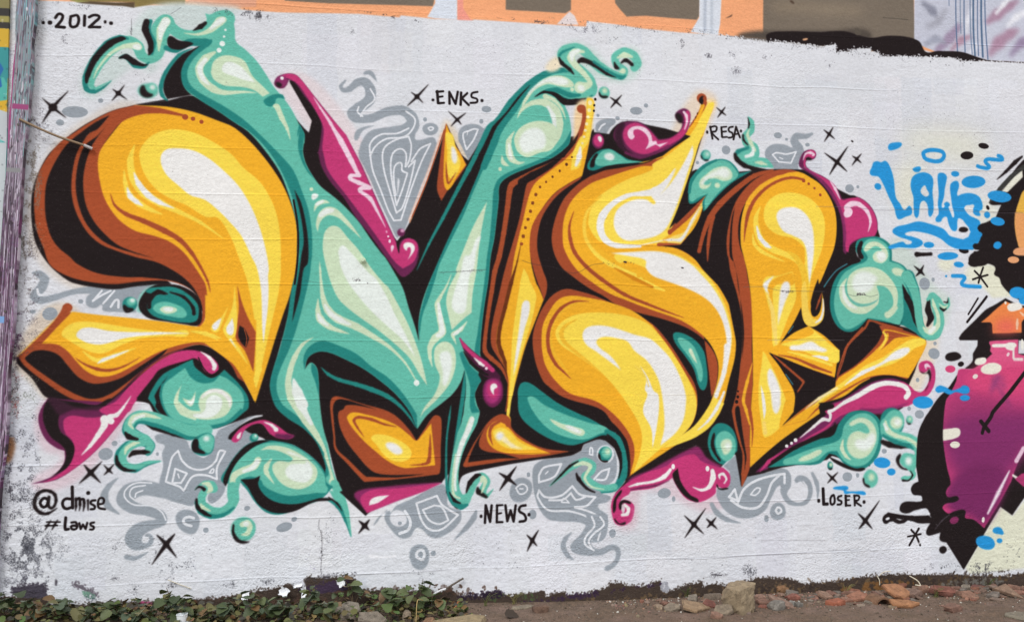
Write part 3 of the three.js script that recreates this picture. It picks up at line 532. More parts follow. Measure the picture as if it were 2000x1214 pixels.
f T 3.8|-873,805 -858,869 -819,942 -756,1005 -676,1053 -572,1063 -458,1031 -369,971 -303,903 -266,835 -262,785! -246,752 -278,711 -376,723 -497,719 -602,755 -659,798 -683,840! -747,850 -794,831! -810,762 -825,689! -873,707
f K 2.5|-798,833! -715,836 -675,854! -683,799 -650,740 -586,689 -473,677 -376,698 -254,698! -213,684 -335,672 -457,619 -577,611 -674,659 -722,726 -754,785
f DT 4.8|-679,823 -642,756 -570,721 -457,709 -335,730 -245,727! -311,696 -457,664 -570,680 -658,741
f LT 3.2|-599,911 -563,943 -474,945 -523,991 -604,1018 -676,1016! -620,1043 -523,1033 -442,997 -360,937 -315,878 -327,812 -376,772 -441,758 -522,785 -579,845
f WT 8.1|-518,876 -490,916 -434,923 -385,930 -426,964 -507,999 -442,981 -369,929 -344,862 -376,805 -441,807 -498,834
t LT 3.2|-603,960,5 -635,912,32 -635,871,29 -586,796,2
t LT 4.7|-688,954,40 -715,914,45 -779,891,40 -834,860,40 -846,812,32 -826,762,16 -833,714,5
t WT 6.4|-692,946,29 -723,906,29 -779,883,19
t T 3.8|-846,787,63 -837,706,63 -880,642,63 -951,629,60 -1014,663,55 -1036,696,50 -1028,745,44 -997,792,44
t DT 3.8|-1067,697,23 -1043,640,34 -980,605,31 -903,611,24 -833,657,11
t K 3.8|-1067,714,16 -1055,665,31 -1012,623,23 -974,605,8
t T 3.7|-1036,688,39 -1036,737,39 -997,776,47 -958,775,39 -974,808,39 -1021,817,24 -1060,794,8 -1079,775,2
t K 3.1|-1079,772,2 -1052,794,13 -1021,777,20 -1025,765,5
t LT 3.8|-1043,689,8 -1028,664,23 -980,638,8
t LT 4.7|-1037,814,8 -998,809,28 -982,776,31 -1005,752,8
e T 9.5|-780,517 76 76 0
f K 6.3|-848,519 -836,551 -824,494 -776,452 -728,446! -792,449! -839,479
f K 6.3|-848,516 -832,507 -816,466 -760,440 -737,435 -784,424 -832,451
f T 6.3|-832,527 -816,575 -761,589 -709,555 -705,497 -736,450 -745,447 -792,449 -828,491
t LT 6.3|-785,546,32 -753,553,40 -737,528,32 -753,488,29 -792,481,6
e WT 9.5|-761,549 19 17 0
# top curl of M's right stem (A2)
f #efe3c8 18.2|1232,3617 1324,3694 1342,3622 1268,3582
t T 7.5|1450,3445,138 1543,3512,102 1488,3592,83 1406,3643,92 1361,3705,83 1380,3742,73 1454,3764,65 1518,3740,65 1573,3678,74 1637,3626,74 1730,3585,56 1786,3582,56 1805,3620,47 1749,3659,56 1741,3714,56 1807,3754,62 1873,3729,66 1900,3675,62 1876,3642,57
t K 7.3|1329,3694,9 1351,3650,27 1406,3607,24 1438,3572,6
t DT 7.4|1334,3704,18 1361,3732,18 1445,3768,9
t K 7.5|1462,3655,18 1499,3679,37 1582,3651,32 1674,3591,24 1748,3567,9
t DT 7.5|1582,3670,19 1674,3614,19 1776,3568,28 1814,3588,9
t K 7.5|1731,3677,9 1744,3640,28 1768,3632,9
t K 7.5|1778,3669,9 1816,3694,28 1862,3664,24
t LT 7.4|1478,3482,83 1552,3513,33 1507,3584,37 1452,3636,46 1416,3689,52 1444,3736,41 1509,3739,18
t WT 11.0|1478,3482,37 1496,3474,37
t WT 7.4|1425,3671,15 1426,3717,37 1472,3747,22
t LT 7.5|1750,3705,9 1807,3731,41 1863,3720,15
t LT 7.5|1767,3605,9 1796,3615,38
t DT 5.5|1162,3406,4 1230,3440,22 1312,3421,27 1403,3379,37 1495,3383,28 1569,3432,9
t K 5.5|1153,3401,3 1221,3440,18 1294,3429,31 1366,3378,46 1449,3381,42 1523,3407,6
t DT 5.5|1231,3454,9 1313,3457,37 1404,3425,37 1477,3428,18
f LT 5.4|1057,3303! 1076,3376 1140,3459 1231,3536 1323,3562 1396,3543 1437,3494 1395,3479 1331,3485 1249,3496 1158,3451 1103,3377
f WT 10.9|1103,3413 1177,3497 1268,3546 1341,3549 1396,3515 1340,3495 1249,3509 1167,3469
e LT 5.5|1422,3466 14 15 0
t LT 5.4|1030,3248,3 1066,3312,22 1139,3360,33 1230,3364,54 1302,3312,60 1328,3223,55 1318,3132,36 1262,3050,27
t LT 5.5|1230,3409,36 1293,3384,27 1347,3323,18 1374,3252,3
t WT 7.3|1247,3337,18 1283,3275,33 1291,3204,27 1272,3140,13
f LT 5.4|1011,3122 1056,3187 1147,3230 1246,3229 1309,3186 1308,3105 1262,3032 1190,3013 1099,2979 1037,3008 1010,3070
f WT 12.5|1046,3106 1101,3170 1182,3182 1227,3129 1217,3048 1154,3030 1081,3010 1046,3062
t LT 5.4|1011,3158,3 970,3085,36 974,3005,50 991,2963,45 1036,2937,21 1081,2945,3
t WT 7.1|970,3068,13 978,2996,21 991,2963,13
f LT 3.6|920,2992! 938,2952 973,2913! 938,2915 915,2934
e LT 3.6|908,2891 12 14 0
e T 7.4|1653,3453 41 43 0
f K 7.4|1616,3456 1634,3434 1681,3427 1662,3412 1625,3420
e LT 11.1|1658,3467 19 19 0
# I
f #f6d7a8 18.3|1449,3354 1523,3393 1530,3284 1483,3147 1427,3100!
f #ffe79a 11.0|1528,3412 1569,3409 1583,3377 1567,3231 1541,3013 1481,3058! 1492,3194
t B 2.1|1474,3165,9 1455,3119,31 1408,3019,42 1307,2949,36 1170,2887,36 1062,2831,36 990,2785,41 972,2731,39 957,2624,36 929,2447,34 897,2289,34 865,2184,34 842,2044,30 815,1879,26 796,1731,26 795,1644,30 839,1592,30 891,1548,26 926,1496,18 950,1426,5
f B 2.2|1464,3146! 1455,3111 1390,3037 1279,2944 1152,2851 1097,2796 1074,2707 1041,2555 995,2395 945,2236 913,2115 895,2036 854,1870 836,1766 839,1679 883,1600 935,1513 953,1417! 1070,1765! 1073,2102! 1260,2827!
f O 2.2|1528,3407! 1571,3400 1579,3332 1559,3231 1544,3122 1529,3014 1485,2855! 1378,2794 1286,2729 1204,2629 1130,2503 1111,2379 1119,2238 1153,2102 1166,2081 1204,1997! 1123,1799 1069,1660 1023,1503 986,1365 963,1232 967,1168! 936,1143! 941,1246 947,1366 952,1461 930,1539 892,1626 875,1696 884,1800 929,1940 975,2132 999,2281 1031,2413 1064,2538 1105,2698 1151,2797 1261,2889 1389,2992 1445,3084 1483,3138 1519,3284
f B 2.2|1485,2855! 1479,2839! 1350,2753 1267,2670 1194,2553 1166,2442 1164,2327 1199,2196 1227,2116 1221,2037 1201,1988! 1188,2037 1153,2134 1123,2239 1111,2326 1111,2397 1130,2503 1204,2629 1286,2729 1378,2794
e B 5.5|1485,3330 31 31 0
t B 3.6|1499,3338,37 1507,3284,28 1488,3192,31 1455,3110,40 1417,3038,27 1334,2972,9
t K 3.6|1464,3157,3 1436,3092,11 1371,3018,15 1261,2925,36 1134,2850,54 1053,2804,45
t K 1.8|1455,3138,4 1399,3055,15 1353,2995,22
f Y 7.3|1532,3403! 1569,3395 1573,3331 1553,3213 1537,3103 1490,3031 1471,2922 1406,2893! 1417,3011! 1483,3139 1510,3120
t H 7.3|1477,3067,7 1467,2994,37 1443,2930,18
e #fff3c0 4.4|1550,3376 15 17 0
e #fff3c0 4.4|1543,3323 13 13 0
e #fff3c0 4.4|1533,3274 12 12 0
e #fff3c0 4.4|1523,3225 11 11 0
e #fff3c0 4.4|1513,3179 10 10 0
e #fff3c0 4.4|1503,3134 10 10 0
e #fff3c0 4.4|1491,3088 9 9 0
e K 1.8|1588,3403 9 10 0
e K 1.8|1580,3359 8 9 0
e K 1.8|1577,3320 8 9 0
e #6b3a1e 1.8|1415,2988 7 7 0
e #6b3a1e 1.8|1376,2936 10 12 0
e #6b3a1e 1.8|1327,2889 8 10 0
e #6b3a1e 1.8|1276,2847 8 9 0
e #8a4a22 1.8|1230,2810 8 9 0
e #8a4a22 1.8|1187,2774 9 10 0
e #8a4a22 1.8|1157,2720 11 12 0
e #8a4a22 1.8|1134,2661 11 12 0
e #8a4a22 1.8|1118,2603 11 12 0
e #8a4a22 1.8|1100,2547 11 11 0
e #8a4a22 1.8|1081,2489 10 11 0
e #8a4a22 1.8|1065,2429 12 13 0
e #a0522a 1.8|1052,2376 12 12 0
t #6b3418 1.4|1047,2369,3 1021,2255,9 1001,2184,14 977,2106,27 934,1940,26 897,1800,26 888,1704,28 905,1635,32 931,1565,23 939,1487,7
f Y 3.6|1065,2208! 1100,2133 1148,2037 1152,2001! 1124,1870 1069,1695 1023,1547 986,1374 968,1244! 955,1331! 970,1504 981,1721 1009,1922 1037,2089
f H 7.1|1054,1966 1076,1988 1103,1975 1102,1905 1070,1800 1042,1686 1015,1573 987,1469! 1002,1608 1025,1765 1044,1905
f Y 2.1|1069,2206! 1100,2124 1037,2098!
t Y 2.1|977,1331,44 959,1232,26 950,1246,18 939,1143,4
t B 2.1|952,1452,4 946,1331,7 932,1233,9
# I foot
f B 2.8|923,1216 880,1213 836,1188 801,1154 748,1078 704,1011 652,910 643,876 686,873 973,908 1150,922 1373,955! 1195,981 1063,1045 975,1120 963,1185
f K 1.7|800,1145! 730,1036 686,943 673,900! 886,920 1026,918! 904,954 799,970 752,1001 756,1061
f O 2.8|800,1077 818,1136 870,1170 927,1151! 936,1134! 953,1125 1019,1055 1133,991 1243,945! 1062,944 904,963 826,1008
t B 1.7|888,1169,18 835,1136,23 822,1076,19 843,1009,3
f Y 7.0|844,1093 888,1126 949,1108 1027,1028 1150,974! 1018,977 904,1006
e H 14.0|892,1070 30 30 0
t #fdf0c0 10.6|922,1048,35 974,1004,26 1044,981,4
# magenta drop by I
f K 3.5|751,1498 803,1480 873,1522 908,1479 934,1418 937,1322 924,1264 845,1231 758,1249 725,1336 728,1369 768,1437
f #4a1c38 4.2|620,1739! 656,1697 734,1628 812,1575 873,1505 899,1453 838,1454 785,1480 716,1550 656,1637
t M 4.2|622,1736,3 656,1680,26 717,1619,26 795,1558,35 847,1514,26
t K 5.2|647,1645,5 699,1567,23 768,1506,26 820,1480,9
t H 3.5|717,1602,3 760,1562,21 786,1545,14
e #f3d6e6 3.5|803,1527 10 10 0
f #6f2350 7.0|794,1437 846,1462 899,1444 916,1375 902,1306 845,1264 793,1299 776,1360
f #a83274 10.4|803,1428 846,1453 894,1431 903,1366 880,1315 836,1290 793,1333
f M 10.5|816,1419 855,1436 881,1401 881,1349 845,1324 811,1359
f H 3.5|828,1393 837,1419 864,1423 877,1401 855,1384 854,1345! 837,1367
# S
f K 0.0|1483,2850! 1534,2888! 1813,2931! 2093,2975! 2078,2211! 2072,1850! 1251,2055! 1232,2116! 1206,2205! 1169,2328!
f B 3.0|2388,3409! 2341,3444 2380,3469 2409,3451 2408,3409 2388,3371 2338,3304 2289,3238 2191,3142 2000,3035 1999,2982 1810,2931 1624,2899 1627,2899 1534,2851 1441,2786 1349,2686 1293,2559 1264,2425 1281,2310 1334,2213 1397,2162 1523,2073 1641,2011 1703,1967 1840,1913 2026,1868 2212,1805 2334,1732 2408,1651 2445,1578 2453,1487 2431,1362 2401,1308! 2386,1488! 2272,2393! 1995,2753!
f O 3.1|2379,3417 2418,3419 2466,3412! 2455,3355 2415,3289 2383,3176! 2343,3102 2292,2935 2241,2777 2181,2620 2112,2455! 2394,2744! 2373,2670 2312,2522 2196,2388! 2045,2391! 2176,2356 2289,2293 2382,2203 2401,2186 2503,2041 2567,1904 2592,1740 2584,1595 2537,1432 2465,1204 2388,1130 2291,1043! 2360,1176 2401,1290 2441,1397 2457,1487 2450,1578 2390,1696 2278,1796 2166,1859 1980,1922 1795,1989 1669,2038 1542,2118 1434,2206 1354,2338 1342,2444 1357,2569 1413,2687 1533,2797 1672,2855 1906,2934 2093,2984 1904,2961 1999,2991 2113,3049 2210,3135 2288,3229 2348,3333
# S top
f #fbdc9a 19.3|2408,3419 2447,3439 2485,3412 2455,3355 2425,3317!
e B 5.8|2375,3441 37 37 0
f K 4.6|2355,3435 2380,3459 2404,3442 2393,3409 2388,3371 2358,3342! 2378,3390 2359,3407
t B 5.7|2394,3446,19 2400,3409,25 2378,3362,25 2338,3304,19 2279,3228,13
e #5b2c16 2.3|2345,3328 9 10 0
e #5b2c16 2.3|2331,3300 9 9 0
e #5b2c16 2.3|2315,3271 8 8 0
f Y 5.8|2427,3410! 2466,3412 2445,3336 2399,3223! 2343,3102 2302,2953 2242,2796 2171,2611 2112,2455 2064,2409 2196,2388! 2157,2374 1988,2390 1801,2379 1654,2404 1601,2403 1529,2510 1531,2608 1578,2690 1671,2764 1811,2840 2000,2918 1998,2954 2123,3031 2249,3164 2337,3267
t O 4.5|2388,3390,19 2328,3267,29 2249,3163,38 2133,3058,28 2027,2992,6
f H 7.6|2300,3101! 2304,3036 2263,2916 2202,2740 2133,2574 2084,2491 2017,2445 1895,2416 1783,2414 1720,2477 1712,2567 1750,2640 1853,2696 1947,2702 2012,2672 1985,2726! 2023,2772 2110,2847 2178,2932! 2119,2820 2051,2736! 2138,2830 2226,2961
t H 5.6|1960,2766,3 1847,2732,15 1716,2675,37 1631,2583,55 1612,2493,52 1647,2413,46 1730,2373,37 1897,2371,19 1894,2375,7 2083,2418,6
t H 5.6|2168,2931,4 2100,2838,25 2014,2763,57 1919,2743,37 1807,2731,19 1714,2693,7
t #f5b92e 3.7|1624,2718,3 1549,2654,18 1512,2563,33 1506,2465,40 1546,2384,46 1636,2296,55 1755,2225,52 1893,2172,37 1986,2137,19
t #fbd24a 3.7|1596,2691,3 1521,2608,18 1497,2509,24 1514,2402,24 1590,2304,28 1709,2229,24 1875,2163,15
t Y 4.5|1527,2375,9 1572,2313,18 1672,2243,28 1801,2190,19 1893,2154,6
t Y 3.8|1801,2172,9 1844,2164,37 1983,2093,28 2076,2058,9
f Y 5.5|1710,2306 1801,2325 1987,2336 2175,2310 2288,2248 2363,2194 2400,2159 2484,2032 2538,1904 2564,1758 2551,1631 2511,1541! 2526,1759 2490,1895 2416,2004 2304,2095 2172,2149 1985,2202 1800,2263 1746,2252
f H 7.4|1680,2319! 1847,2330 2015,2336 2147,2310 2269,2248 2353,2166 2418,2095 2492,1977 2537,1850 2559,1740 2546,1613 2510,1487 2460,1379! 2501,1505 2523,1632 2516,1759 2480,1877 2406,1977 2312,2040 2209,2085 2077,2130 1984,2165 1938,2219 1935,2272 1828,2298
t H 7.6|2523,1668,38 2500,1487,34 2439,1325,29 2379,1175,6
e #f5b92e 3.7|1884,2165 15 15 0
e #f5b92e 3.7|1928,2147 15 15 0
e #f5b92e 3.7|1984,2122 13 13 0
e #f5b92e 3.7|2039,2101 13 13 0
e #f5b92e 3.8|2095,2073 11 11 0
e #f5b92e 3.8|2168,2043 10 10 0
e #f5b92e 3.8|2237,2008 10 10 0
e #f5b92e 3.8|2294,1970 9 10 0
e #f5b92e 3.8|2350,1930 10 10 0
e #f5b92e 3.8|2402,1880 10 10 0
e #f5b92e 3.8|2450,1813 9 9 0
e #f5b92e 3.8|2485,1745 9 9 0
t B 1.9|1425,2611,3 1392,2508,15 1396,2418,25 1426,2321,27 1507,2223,27 1616,2135,28 1780,2030,24 1937,1967,20 2055,1922,15 2209,1868,3
t #d98b1c 3.0|1706,2217,9 1844,2147,28 1983,2084,19
f B 3.0|2112,2455! 2103,2482 2131,2501 2276,2631 2398,2744! 2275,2585
f K 1.5|2112,2496! 2182,2648 2282,2916! 2363,3140! 2374,3168! 2292,2916 2260,2759 2268,2677! 2394,2748!
t B 3.8|2117,2469,25 2198,2538,23 2286,2631,15 2389,2734,3
f #fbdc6a 5.7|2393,2739! 2373,2670 2274,2503 2200,2393! 2101,2410 2235,2484 2314,2595
f H 7.6|2364,2688! 2274,2521 2205,2411 2158,2410 2083,2418 2197,2438 2285,2576
f B 3.0|2021,2383 2082,2396 2177,2392 2200,2388! 2129,2374 2082,2373
f K 1.5|2054,2374! 2195,2385! 2312,2504! 2372,2615! 2570,2859! 2766,2919! 2663,2675! 2563,2581! 2553,2109! 2457,2109! 2363,2203 2289,2293 2176,2356
# S lower bowl
f B 2.8|1123,1729 1141,1817 1196,1940 1269,2028 1360,2068 1459,2051 1568,2020 1751,1940 1888,1878 1978,1824 2042,1761 2125,1652 2216,1508 2280,1400 2297,1301 2285,1204 2246,1115 2169,1046 2028,969 1794,771! 1769,752! 1784,861 1781,984 1737,1082 1656,1163 1557,1235 1422,1290 1288,1344 1208,1414 1156,1519 1130,1624
f O 2.9|1185,1720 1195,1817 1241,1913 1305,1993 1395,2021 1522,2007 1668,1976 1843,1913 1980,1815 1978,1815 2115,1635 2215,1472 2283,1346 2291,1266 2256,1133 2160,1041! 2283,1070! 1797,780! 1831,912 1823,1009 1765,1116 1675,1215 1558,1296 1378,1352 1271,1448 1210,1545 1189,1641
f Y 5.4|1284,1746 1293,1799 1357,1860 1457,1896 1612,1905 1777,1887 1934,1833 2005,1770 2097,1653 2197,1499 2269,1355 2291,1257 2265,1151 2188,1054 2037,969 1820,797! 1863,903 1888,1026 1871,1123 1813,1230 1741,1336 1651,1443 1561,1524 1426,1613 1319,1684
t #f7be32 2.9|1504,1980,3 1394,1958,13 1312,1896,18 1257,1799,18 1247,1711,18 1273,1623,16 1326,1553,14 1388,1451,3
t B 1.8|1522,1982,3 1413,1980,15 1322,1931,22 1258,1843,25 1230,1746,25 1238,1641,25 1282,1553,22 1335,1500,14 1390,1448,3
t #f7c238 3.6|1439,1860,3 1357,1816,22 1324,1764,32 1346,1702,27 1427,1631,22 1516,1560,18 1615,1479,3
f H 7.3|1473,1745 1501,1798 1593,1816 1702,1798 1840,1753 1958,1721 2031,1662 2105,1581 2177,1446 2212,1329 2211,1259 2190,1152 2132,1064 2019,978! 2049,1093 2051,1199 2035,1351 2009,1448 1936,1565 1845,1637 1793,1704 1720,1726 1628,1736 1573,1709 1591,1665 1663,1611 1717,1549 1744,1504! 1662,1567 1563,1639 1500,1683
f H 5.6|1880,1538! 1935,1458 1979,1359 2011,1333 2014,1227 1993,1094 1963,962! 1956,1095 1902,1202 1903,1255 1932,1335 1915,1369 1925,1440
t #fbdc6a 3.7|1843,1539,3 1916,1467,9 1943,1386,7
# teal between S bowl
f DT 2.3|2127,1751 2155,1767 2221,1751 2296,1705 2351,1633 2370,1533 2375,1434 2360,1372 2336,1357 2308,1390 2273,1507 2199,1616 2144,1688
f T 3.0|2164,1724 2220,1715 2276,1669 2312,1597 2339,1507 2337,1435 2318,1417 2292,1507 2237,1598 2182,1670
f LT 5.7|2247,1652 2284,1597 2302,1543! 2265,1588
# teal under S
f K 2.1|1013,1399! 1049,1451 1155,1450 1333,1325 1603,1234 1692,1118 1782,1010 1797,790 1759,739! 1725,880 1690,969 1600,1032 1464,1001 1356,995 1151,1069 1020,1158 958,1203! 977,1332
f DT 2.1|1022,1391 1049,1429 1102,1424 1190,1362 1287,1291 1421,1220 1538,1165 1655,1092 1700,1065 1600,1059 1509,1026 1409,998 1338,1004 1222,1050 1108,1122 1029,1210 1017,1331
f T 3.5|1083,1322 1119,1334 1198,1276 1331,1213 1511,1148 1646,1101 1582,1068 1482,1035 1374,1046 1241,1101 1144,1199
f LT 5.4|1241,1171 1330,1143 1465,1105 1483,1079 1455,1058 1366,1090
f WT 7.2|1348,1130 1420,1111 1456,1079 1384,1098
t DT 3.6|1637,1084,36 1709,1030,51 1744,941,51 1752,844,51 1723,740,46 1667,690,27
t K 2.9|1637,1067,9 1690,1013,27 1726,933,27 1733,836,18 1714,758,4
t DT 3.6|1771,879,18 1760,774,27 1686,689,27 1595,674,18
t T 5.3|1686,706,45 1595,701,45 1505,747,54 1479,783,54 1524,816,45 1534,859,45 1480,887,45 1408,863,45 1326,804,30 1228,725,4
t K 5.4|1416,810,9 1433,767,27 1487,704,18 1549,672,9
t K 5.4|1236,729,3 1308,796,14 1372,855,18 1435,888,9
t LT 5.4|1399,854,9 1462,874,27 1516,851,27 1488,800,18 1478,765,18 1523,712,13 1613,691,5
e LG 3.6|1625,931 62 62 0
e DT 5.4|1623,931 47 51 0
f K 5.4|1580,937 1598,892 1643,882 1607,875 1575,906
e T 7.3|1633,940 36 40 0
e LT 14.5|1642,948 20 22 0
f Y 3.8|2495,1263! 2406,1121 2291,1038 2131,980 2028,960! 2160,1039! 2264,1106 2342,1194 2420,1309!
t H 5.6|2497,1344,15 2437,1228,25 2369,1140,17 2292,1079,4
# magenta curl above S
f K 2.2|1575,3195! 1574,3123! 1657,3080! 1686,3162 1743,3228 1818,3258! 2097,3213! 2287,3164! 2142,3067! 2075,3015! 1999,2986! 1717,2929! 1571,2870! 1498,2896! 1557,3169!
f DM 7.4|1720,3127 1731,3200 1797,3248 1891,3256 1965,3222 2021,3164 2049,3133! 2134,3150 2202,3198 2222,3254 2184,3280 2175,3317 2205,3351 2253,3362 2286,3330 2279,3256 2249,3181 2171,3105 2075,3047 1952,3013 1858,3014 1775,3085
f #3a1c2e 11.2|1725,3146 1740,3210 1797,3244 1777,3156 1803,3066 1858,3017 1757,3065
f M 7.5|1786,3148 1805,3212 1872,3246 1946,3221 2002,3173 2044,3126! 2125,3140 2202,3189 2241,3255 2242,3320 2272,3348 2285,3312 2269,3237 2230,3162 2143,3104 2066,3056 1981,3026 1887,3032 1813,3085
f K 11.4|2175,3317 2204,3327 2232,3282 2212,3254 2184,3280
t #f3d6e6 3.8|2238,3338,15 2257,3311,21 2260,3265,15 2240,3208,6
f #f3d6e6 3.7|1819,3167 1843,3209 1899,3224 1956,3208 1992,3163 2001,3118! 2030,3123! 2038,3096! 2119,3117! 2057,3078! 2024,3096! 1948,3057! 1973,3108 1964,3153 1918,3193 1871,3196 1861,3168 1870,3146 1842,3126
t DM 7.6|1803,3031,19 1905,3002,24 2019,3037,19 2124,3096,8
e DM 5.5|1604,3107 44 55 0
e M 7.4|1607,3111 37 44 0
f H 4.4|1602,3134 1621,3142 1632,3117 1620,3100
f DT 2.9|1525,2914 1545,2978 1601,3034 1684,3055 1758,3021 1832,2982 1935,2969! 1813,2954 1683,2941 1571,2898
f K 2.9|1544,2924 1563,2988 1601,3016 1581,2961 1572,2925
f T 3.7|1581,2952 1619,3026 1684,3050 1749,3020 1813,2977! 1935,2969! 1766,2953 1627,2931
f WT 11.1|1647,3004 1684,3027 1721,3006 1711,2978 1674,2975
# teal above S / E (B3)
f DT 3.8|2260,2741 2281,2852 2359,2946 2466,2999 2563,2998 2630,2944 2649,2907! 2747,2928! 2628,2860 2549,2803 2450,2708 2372,2619! 2364,2688 2394,2744! 2277,2677
f T 4.6|2269,2750 2300,2843 2378,2937 2476,2991 2563,2988 2620,2934 2638,2888 2569,2831 2471,2745 2382,2633! 2383,2707 2408,2753! 2336,2724 2278,2695
t DT 4.6|2269,2759,19 2290,2852,23 2379,2946,23 2476,2997,14
f LT 7.7|2347,2798 2348,2844 2397,2891 2465,2939 2543,2951 2590,2915 2589,2868 2531,2848 2464,2865 2406,2855 2376,2826 2414,2818 2434,2837 2414,2799 2375,2785
f WT 15.4|2425,2874 2474,2921 2543,2941 2576,2905 2551,2872 2483,2884
e LT 7.7|2480,2815 21 19 0
t WT 11.6|2366,2826,15 2396,2864,19 2455,2902,10
e DT 7.7|2395,3028 37 39 0
f K 7.7|2359,3029 2370,3001 2418,2995 2389,2988
e T 7.7|2402,3035 29 31 0
e WT 15.4|2408,3039 13 13 0
# smoke curl
t T 5.9|2727,3323,6 2750,3282,43 2744,3225,55 2704,3177,55 2712,3131,65 2761,3095,75 2769,3049,69 2730,3049,69 2681,3038,88 2670,3010,78 2748,2993,78 2846,2987,69 2910,2956,10
t K 5.9|2724,3318,3 2733,3272,14 2725,3234,8
t K 7.8|2684,3186,14 2688,3149,16 2722,3112,10
t DT 7.8|2622,3036,19 2643,3065,29 2721,3095,20
t K 7.8|2618,3046,19 2631,3009,35 2689,2964,35 2757,2947,20
f K 3.9|2699,2964! 2767,2957 2865,2941 2924,2940! 2815,2921! 2747,2923!
t LT 7.8|2735,3234,6 2719,3187,20 2742,3132,29 2770,3077,24
t WT 7.8|2700,3029,20 2750,3049,29 2761,3096,14
t LT 7.9|2768,2989,8 2817,2986,26 2866,2973,8
# E
f K 0.0|2924,2937! 2667,2842! 2372,2624! 2234,2393! 2365,2303! 2553,2109! 2549,1941! 2600,1667! 2577,1486! 2532,1203! 2339,1042! 2582,893! 2656,765! 3210,1113! 3618,1476! 3630,1848! 3397,2034! 3238,2080! 3345,2313! 3434,2596! 3261,2875!
t B 2.3|2904,2932,20 2765,2891,35 2627,2795,39 2498,2681,44 2419,2579,42 2369,2468,29 2332,2339,27
t B 2.3|2443,2588,29 2417,2487,27 2400,2377,23 2393,2267,6
f B 2.3|2914,2932 3063,2941 3161,2901! 2962,2868 2762,2770 2662,2638 2629,2490 2641,2370 2671,2289 2696,2124 2719,1987 2721,1849 2711,1667 2713,1530! 2714,1394! 2702,1305 2694,1169 2681,1034 2676,818 2615,677! 2622,766 2657,819! 2612,946 2572,1081 2551,1199 2551,1215 2593,1350 2621,1531 2639,1667 2643,1849 2609,2032 2564,2188 2548,2307 2543,2305 2540,2415 2563,2544 2604,2674 2665,2768 2765,2863
f K 1.5|2609,2665! 2583,2582 2565,2443 2562,2305 2595,2252 2619,2078 2645,1913 2655,1758 2637,1576! 2642,1804 2632,1986 2612,2169 2581,2307 2579,2397 2587,2536
f O 2.4|3023,2921! 3112,2928 3191,2897 3280,2838 3348,2745 3385,2633 3389,2501 3367,2379 3313,2257 3239,2112 3230,2146 3171,1987 3174,1923! 3192,1876 3233,1904 3255,1988 3257,2062! 3274,1941 3261,1858 3210,1811 3151,1807 3112,1849 3095,1941! 3033,1830 2921,1674! 3031,1757 3151,1807! 3268,1737 3385,1630! 3362,1542 3339,1436! 3123,1508 2841,1616! 2926,1510 3011,1371 3030,1298! 3016,1194 2966,1164 2930,1101! 3115,1234 3316,1350 3619,1485! 3617,1420! 3212,1177 2913,992 2676,809! 2681,1034 2702,1305 2714,1394! 2716,1667 2714,1987 2690,2188 2667,2297 2646,2398 2660,2583 2722,2732 2813,2818 2932,2881
t B 2.0|2671,2408,3 2688,2528,19 2721,2658,39 2792,2762,39 2912,2848,30 3041,2884,20 3141,2873,16
t #f4b430 2.4|2666,2417,3 2664,2546,19 2712,2695,33 2812,2809,33 2942,2882,26 3042,2903,10
e B 2.0|3143,2865 13 14 0
e B 2.0|3182,2843 10 10 0
e B 2.0|3226,2811 9 9 0
e B 2.0|3270,2763 10 11 0
f Y 5.9|2827,2595 2849,2688 2929,2755 3039,2776 3157,2751 3245,2687 3293,2594 3295,2481 3266,2359 3213,2237 3181,2164 3147,2034 3117,2034 3121,2173 3135,2312 3127,2376 3049,2440 2931,2467 2854,2521
f H 7.9|2925,2587 2946,2644 3026,2669 3105,2656 3173,2592 3205,2499 3206,2358 3188,2237 3170,2145 3161,2113! 3154,2220 3146,2358 3118,2423 3050,2459 2972,2495
t Y 4.8|2804,2669,4 2768,2585,33 2775,2492,49 2812,2409,55 2899,2355,49 2997,2319,39 3074,2273,30 3103,2218,20
t H 5.9|2771,2529,8 2794,2446,29 2841,2391,33 2880,2369,6
t Y 3.9|2741,2473,4 2749,2399,25 2801,2345,29 2878,2308,20 2976,2272,4
t #f7c83a 4.0|2997,2347,10 3065,2301,40 3113,2218,50 3130,2126,50 3136,2006,50
f #fcd75a 5.9|3120,2126 3146,2006 3154,1923 3192,1858 3242,1867 3264,1941 3257,2062! 3269,1941 3261,1858 3210,1811 3151,1807 3112,1849 3100,1941
f K 2.0|3258,2067! 3216,1997 3175,1950 3169,1913 3192,1876 3233,1904 3253,1978
t B 4.0|3255,2043,6 3235,1988,16 3209,1923,6
t H 4.8|3266,2006,6 3265,1923,14 3242,1858,18 3201,1830,8
# E upper facets
f Y 5.8|2815,2143 2934,2172 3033,2200! 3050,2107 3057,2006 2984,1849 2911,1675! 2872,1666 2867,1849 2831,2005
f O 5.9|2904,2153 3033,2195! 3040,2107 2922,2107 2882,2070 2867,1867 2851,2005 2844,2097
f H 9.8|2941,2079 2972,2126 3006,2117 3009,2061 2968,1969 2925,1849 2914,1812 2923,1959
f H 7.8|2805,2102 2835,2134 2894,2171! 2854,2116 2838,2070 2847,2033 2814,2079
t #fcdc70 5.9|2833,2051,10 2869,1941,29 2885,1803,39 2896,1684,20
# E mid facet
f Y 5.9|2930,1674! 3030,1738 3150,1793 3228,1747 3316,1672 3385,1630! 3367,1542 3224,1580 3077,1637
f O 5.9|2911,1675! 3031,1747 3151,1805! 3189,1756 3059,1710
f H 9.8|2998,1651 3078,1673 3167,1696 3226,1663 3285,1626 3175,1631 3077,1632
t H 6.0|3164,1590,6 3224,1585,20 3283,1571,30
e H 7.9|3283,1520 16 16 0
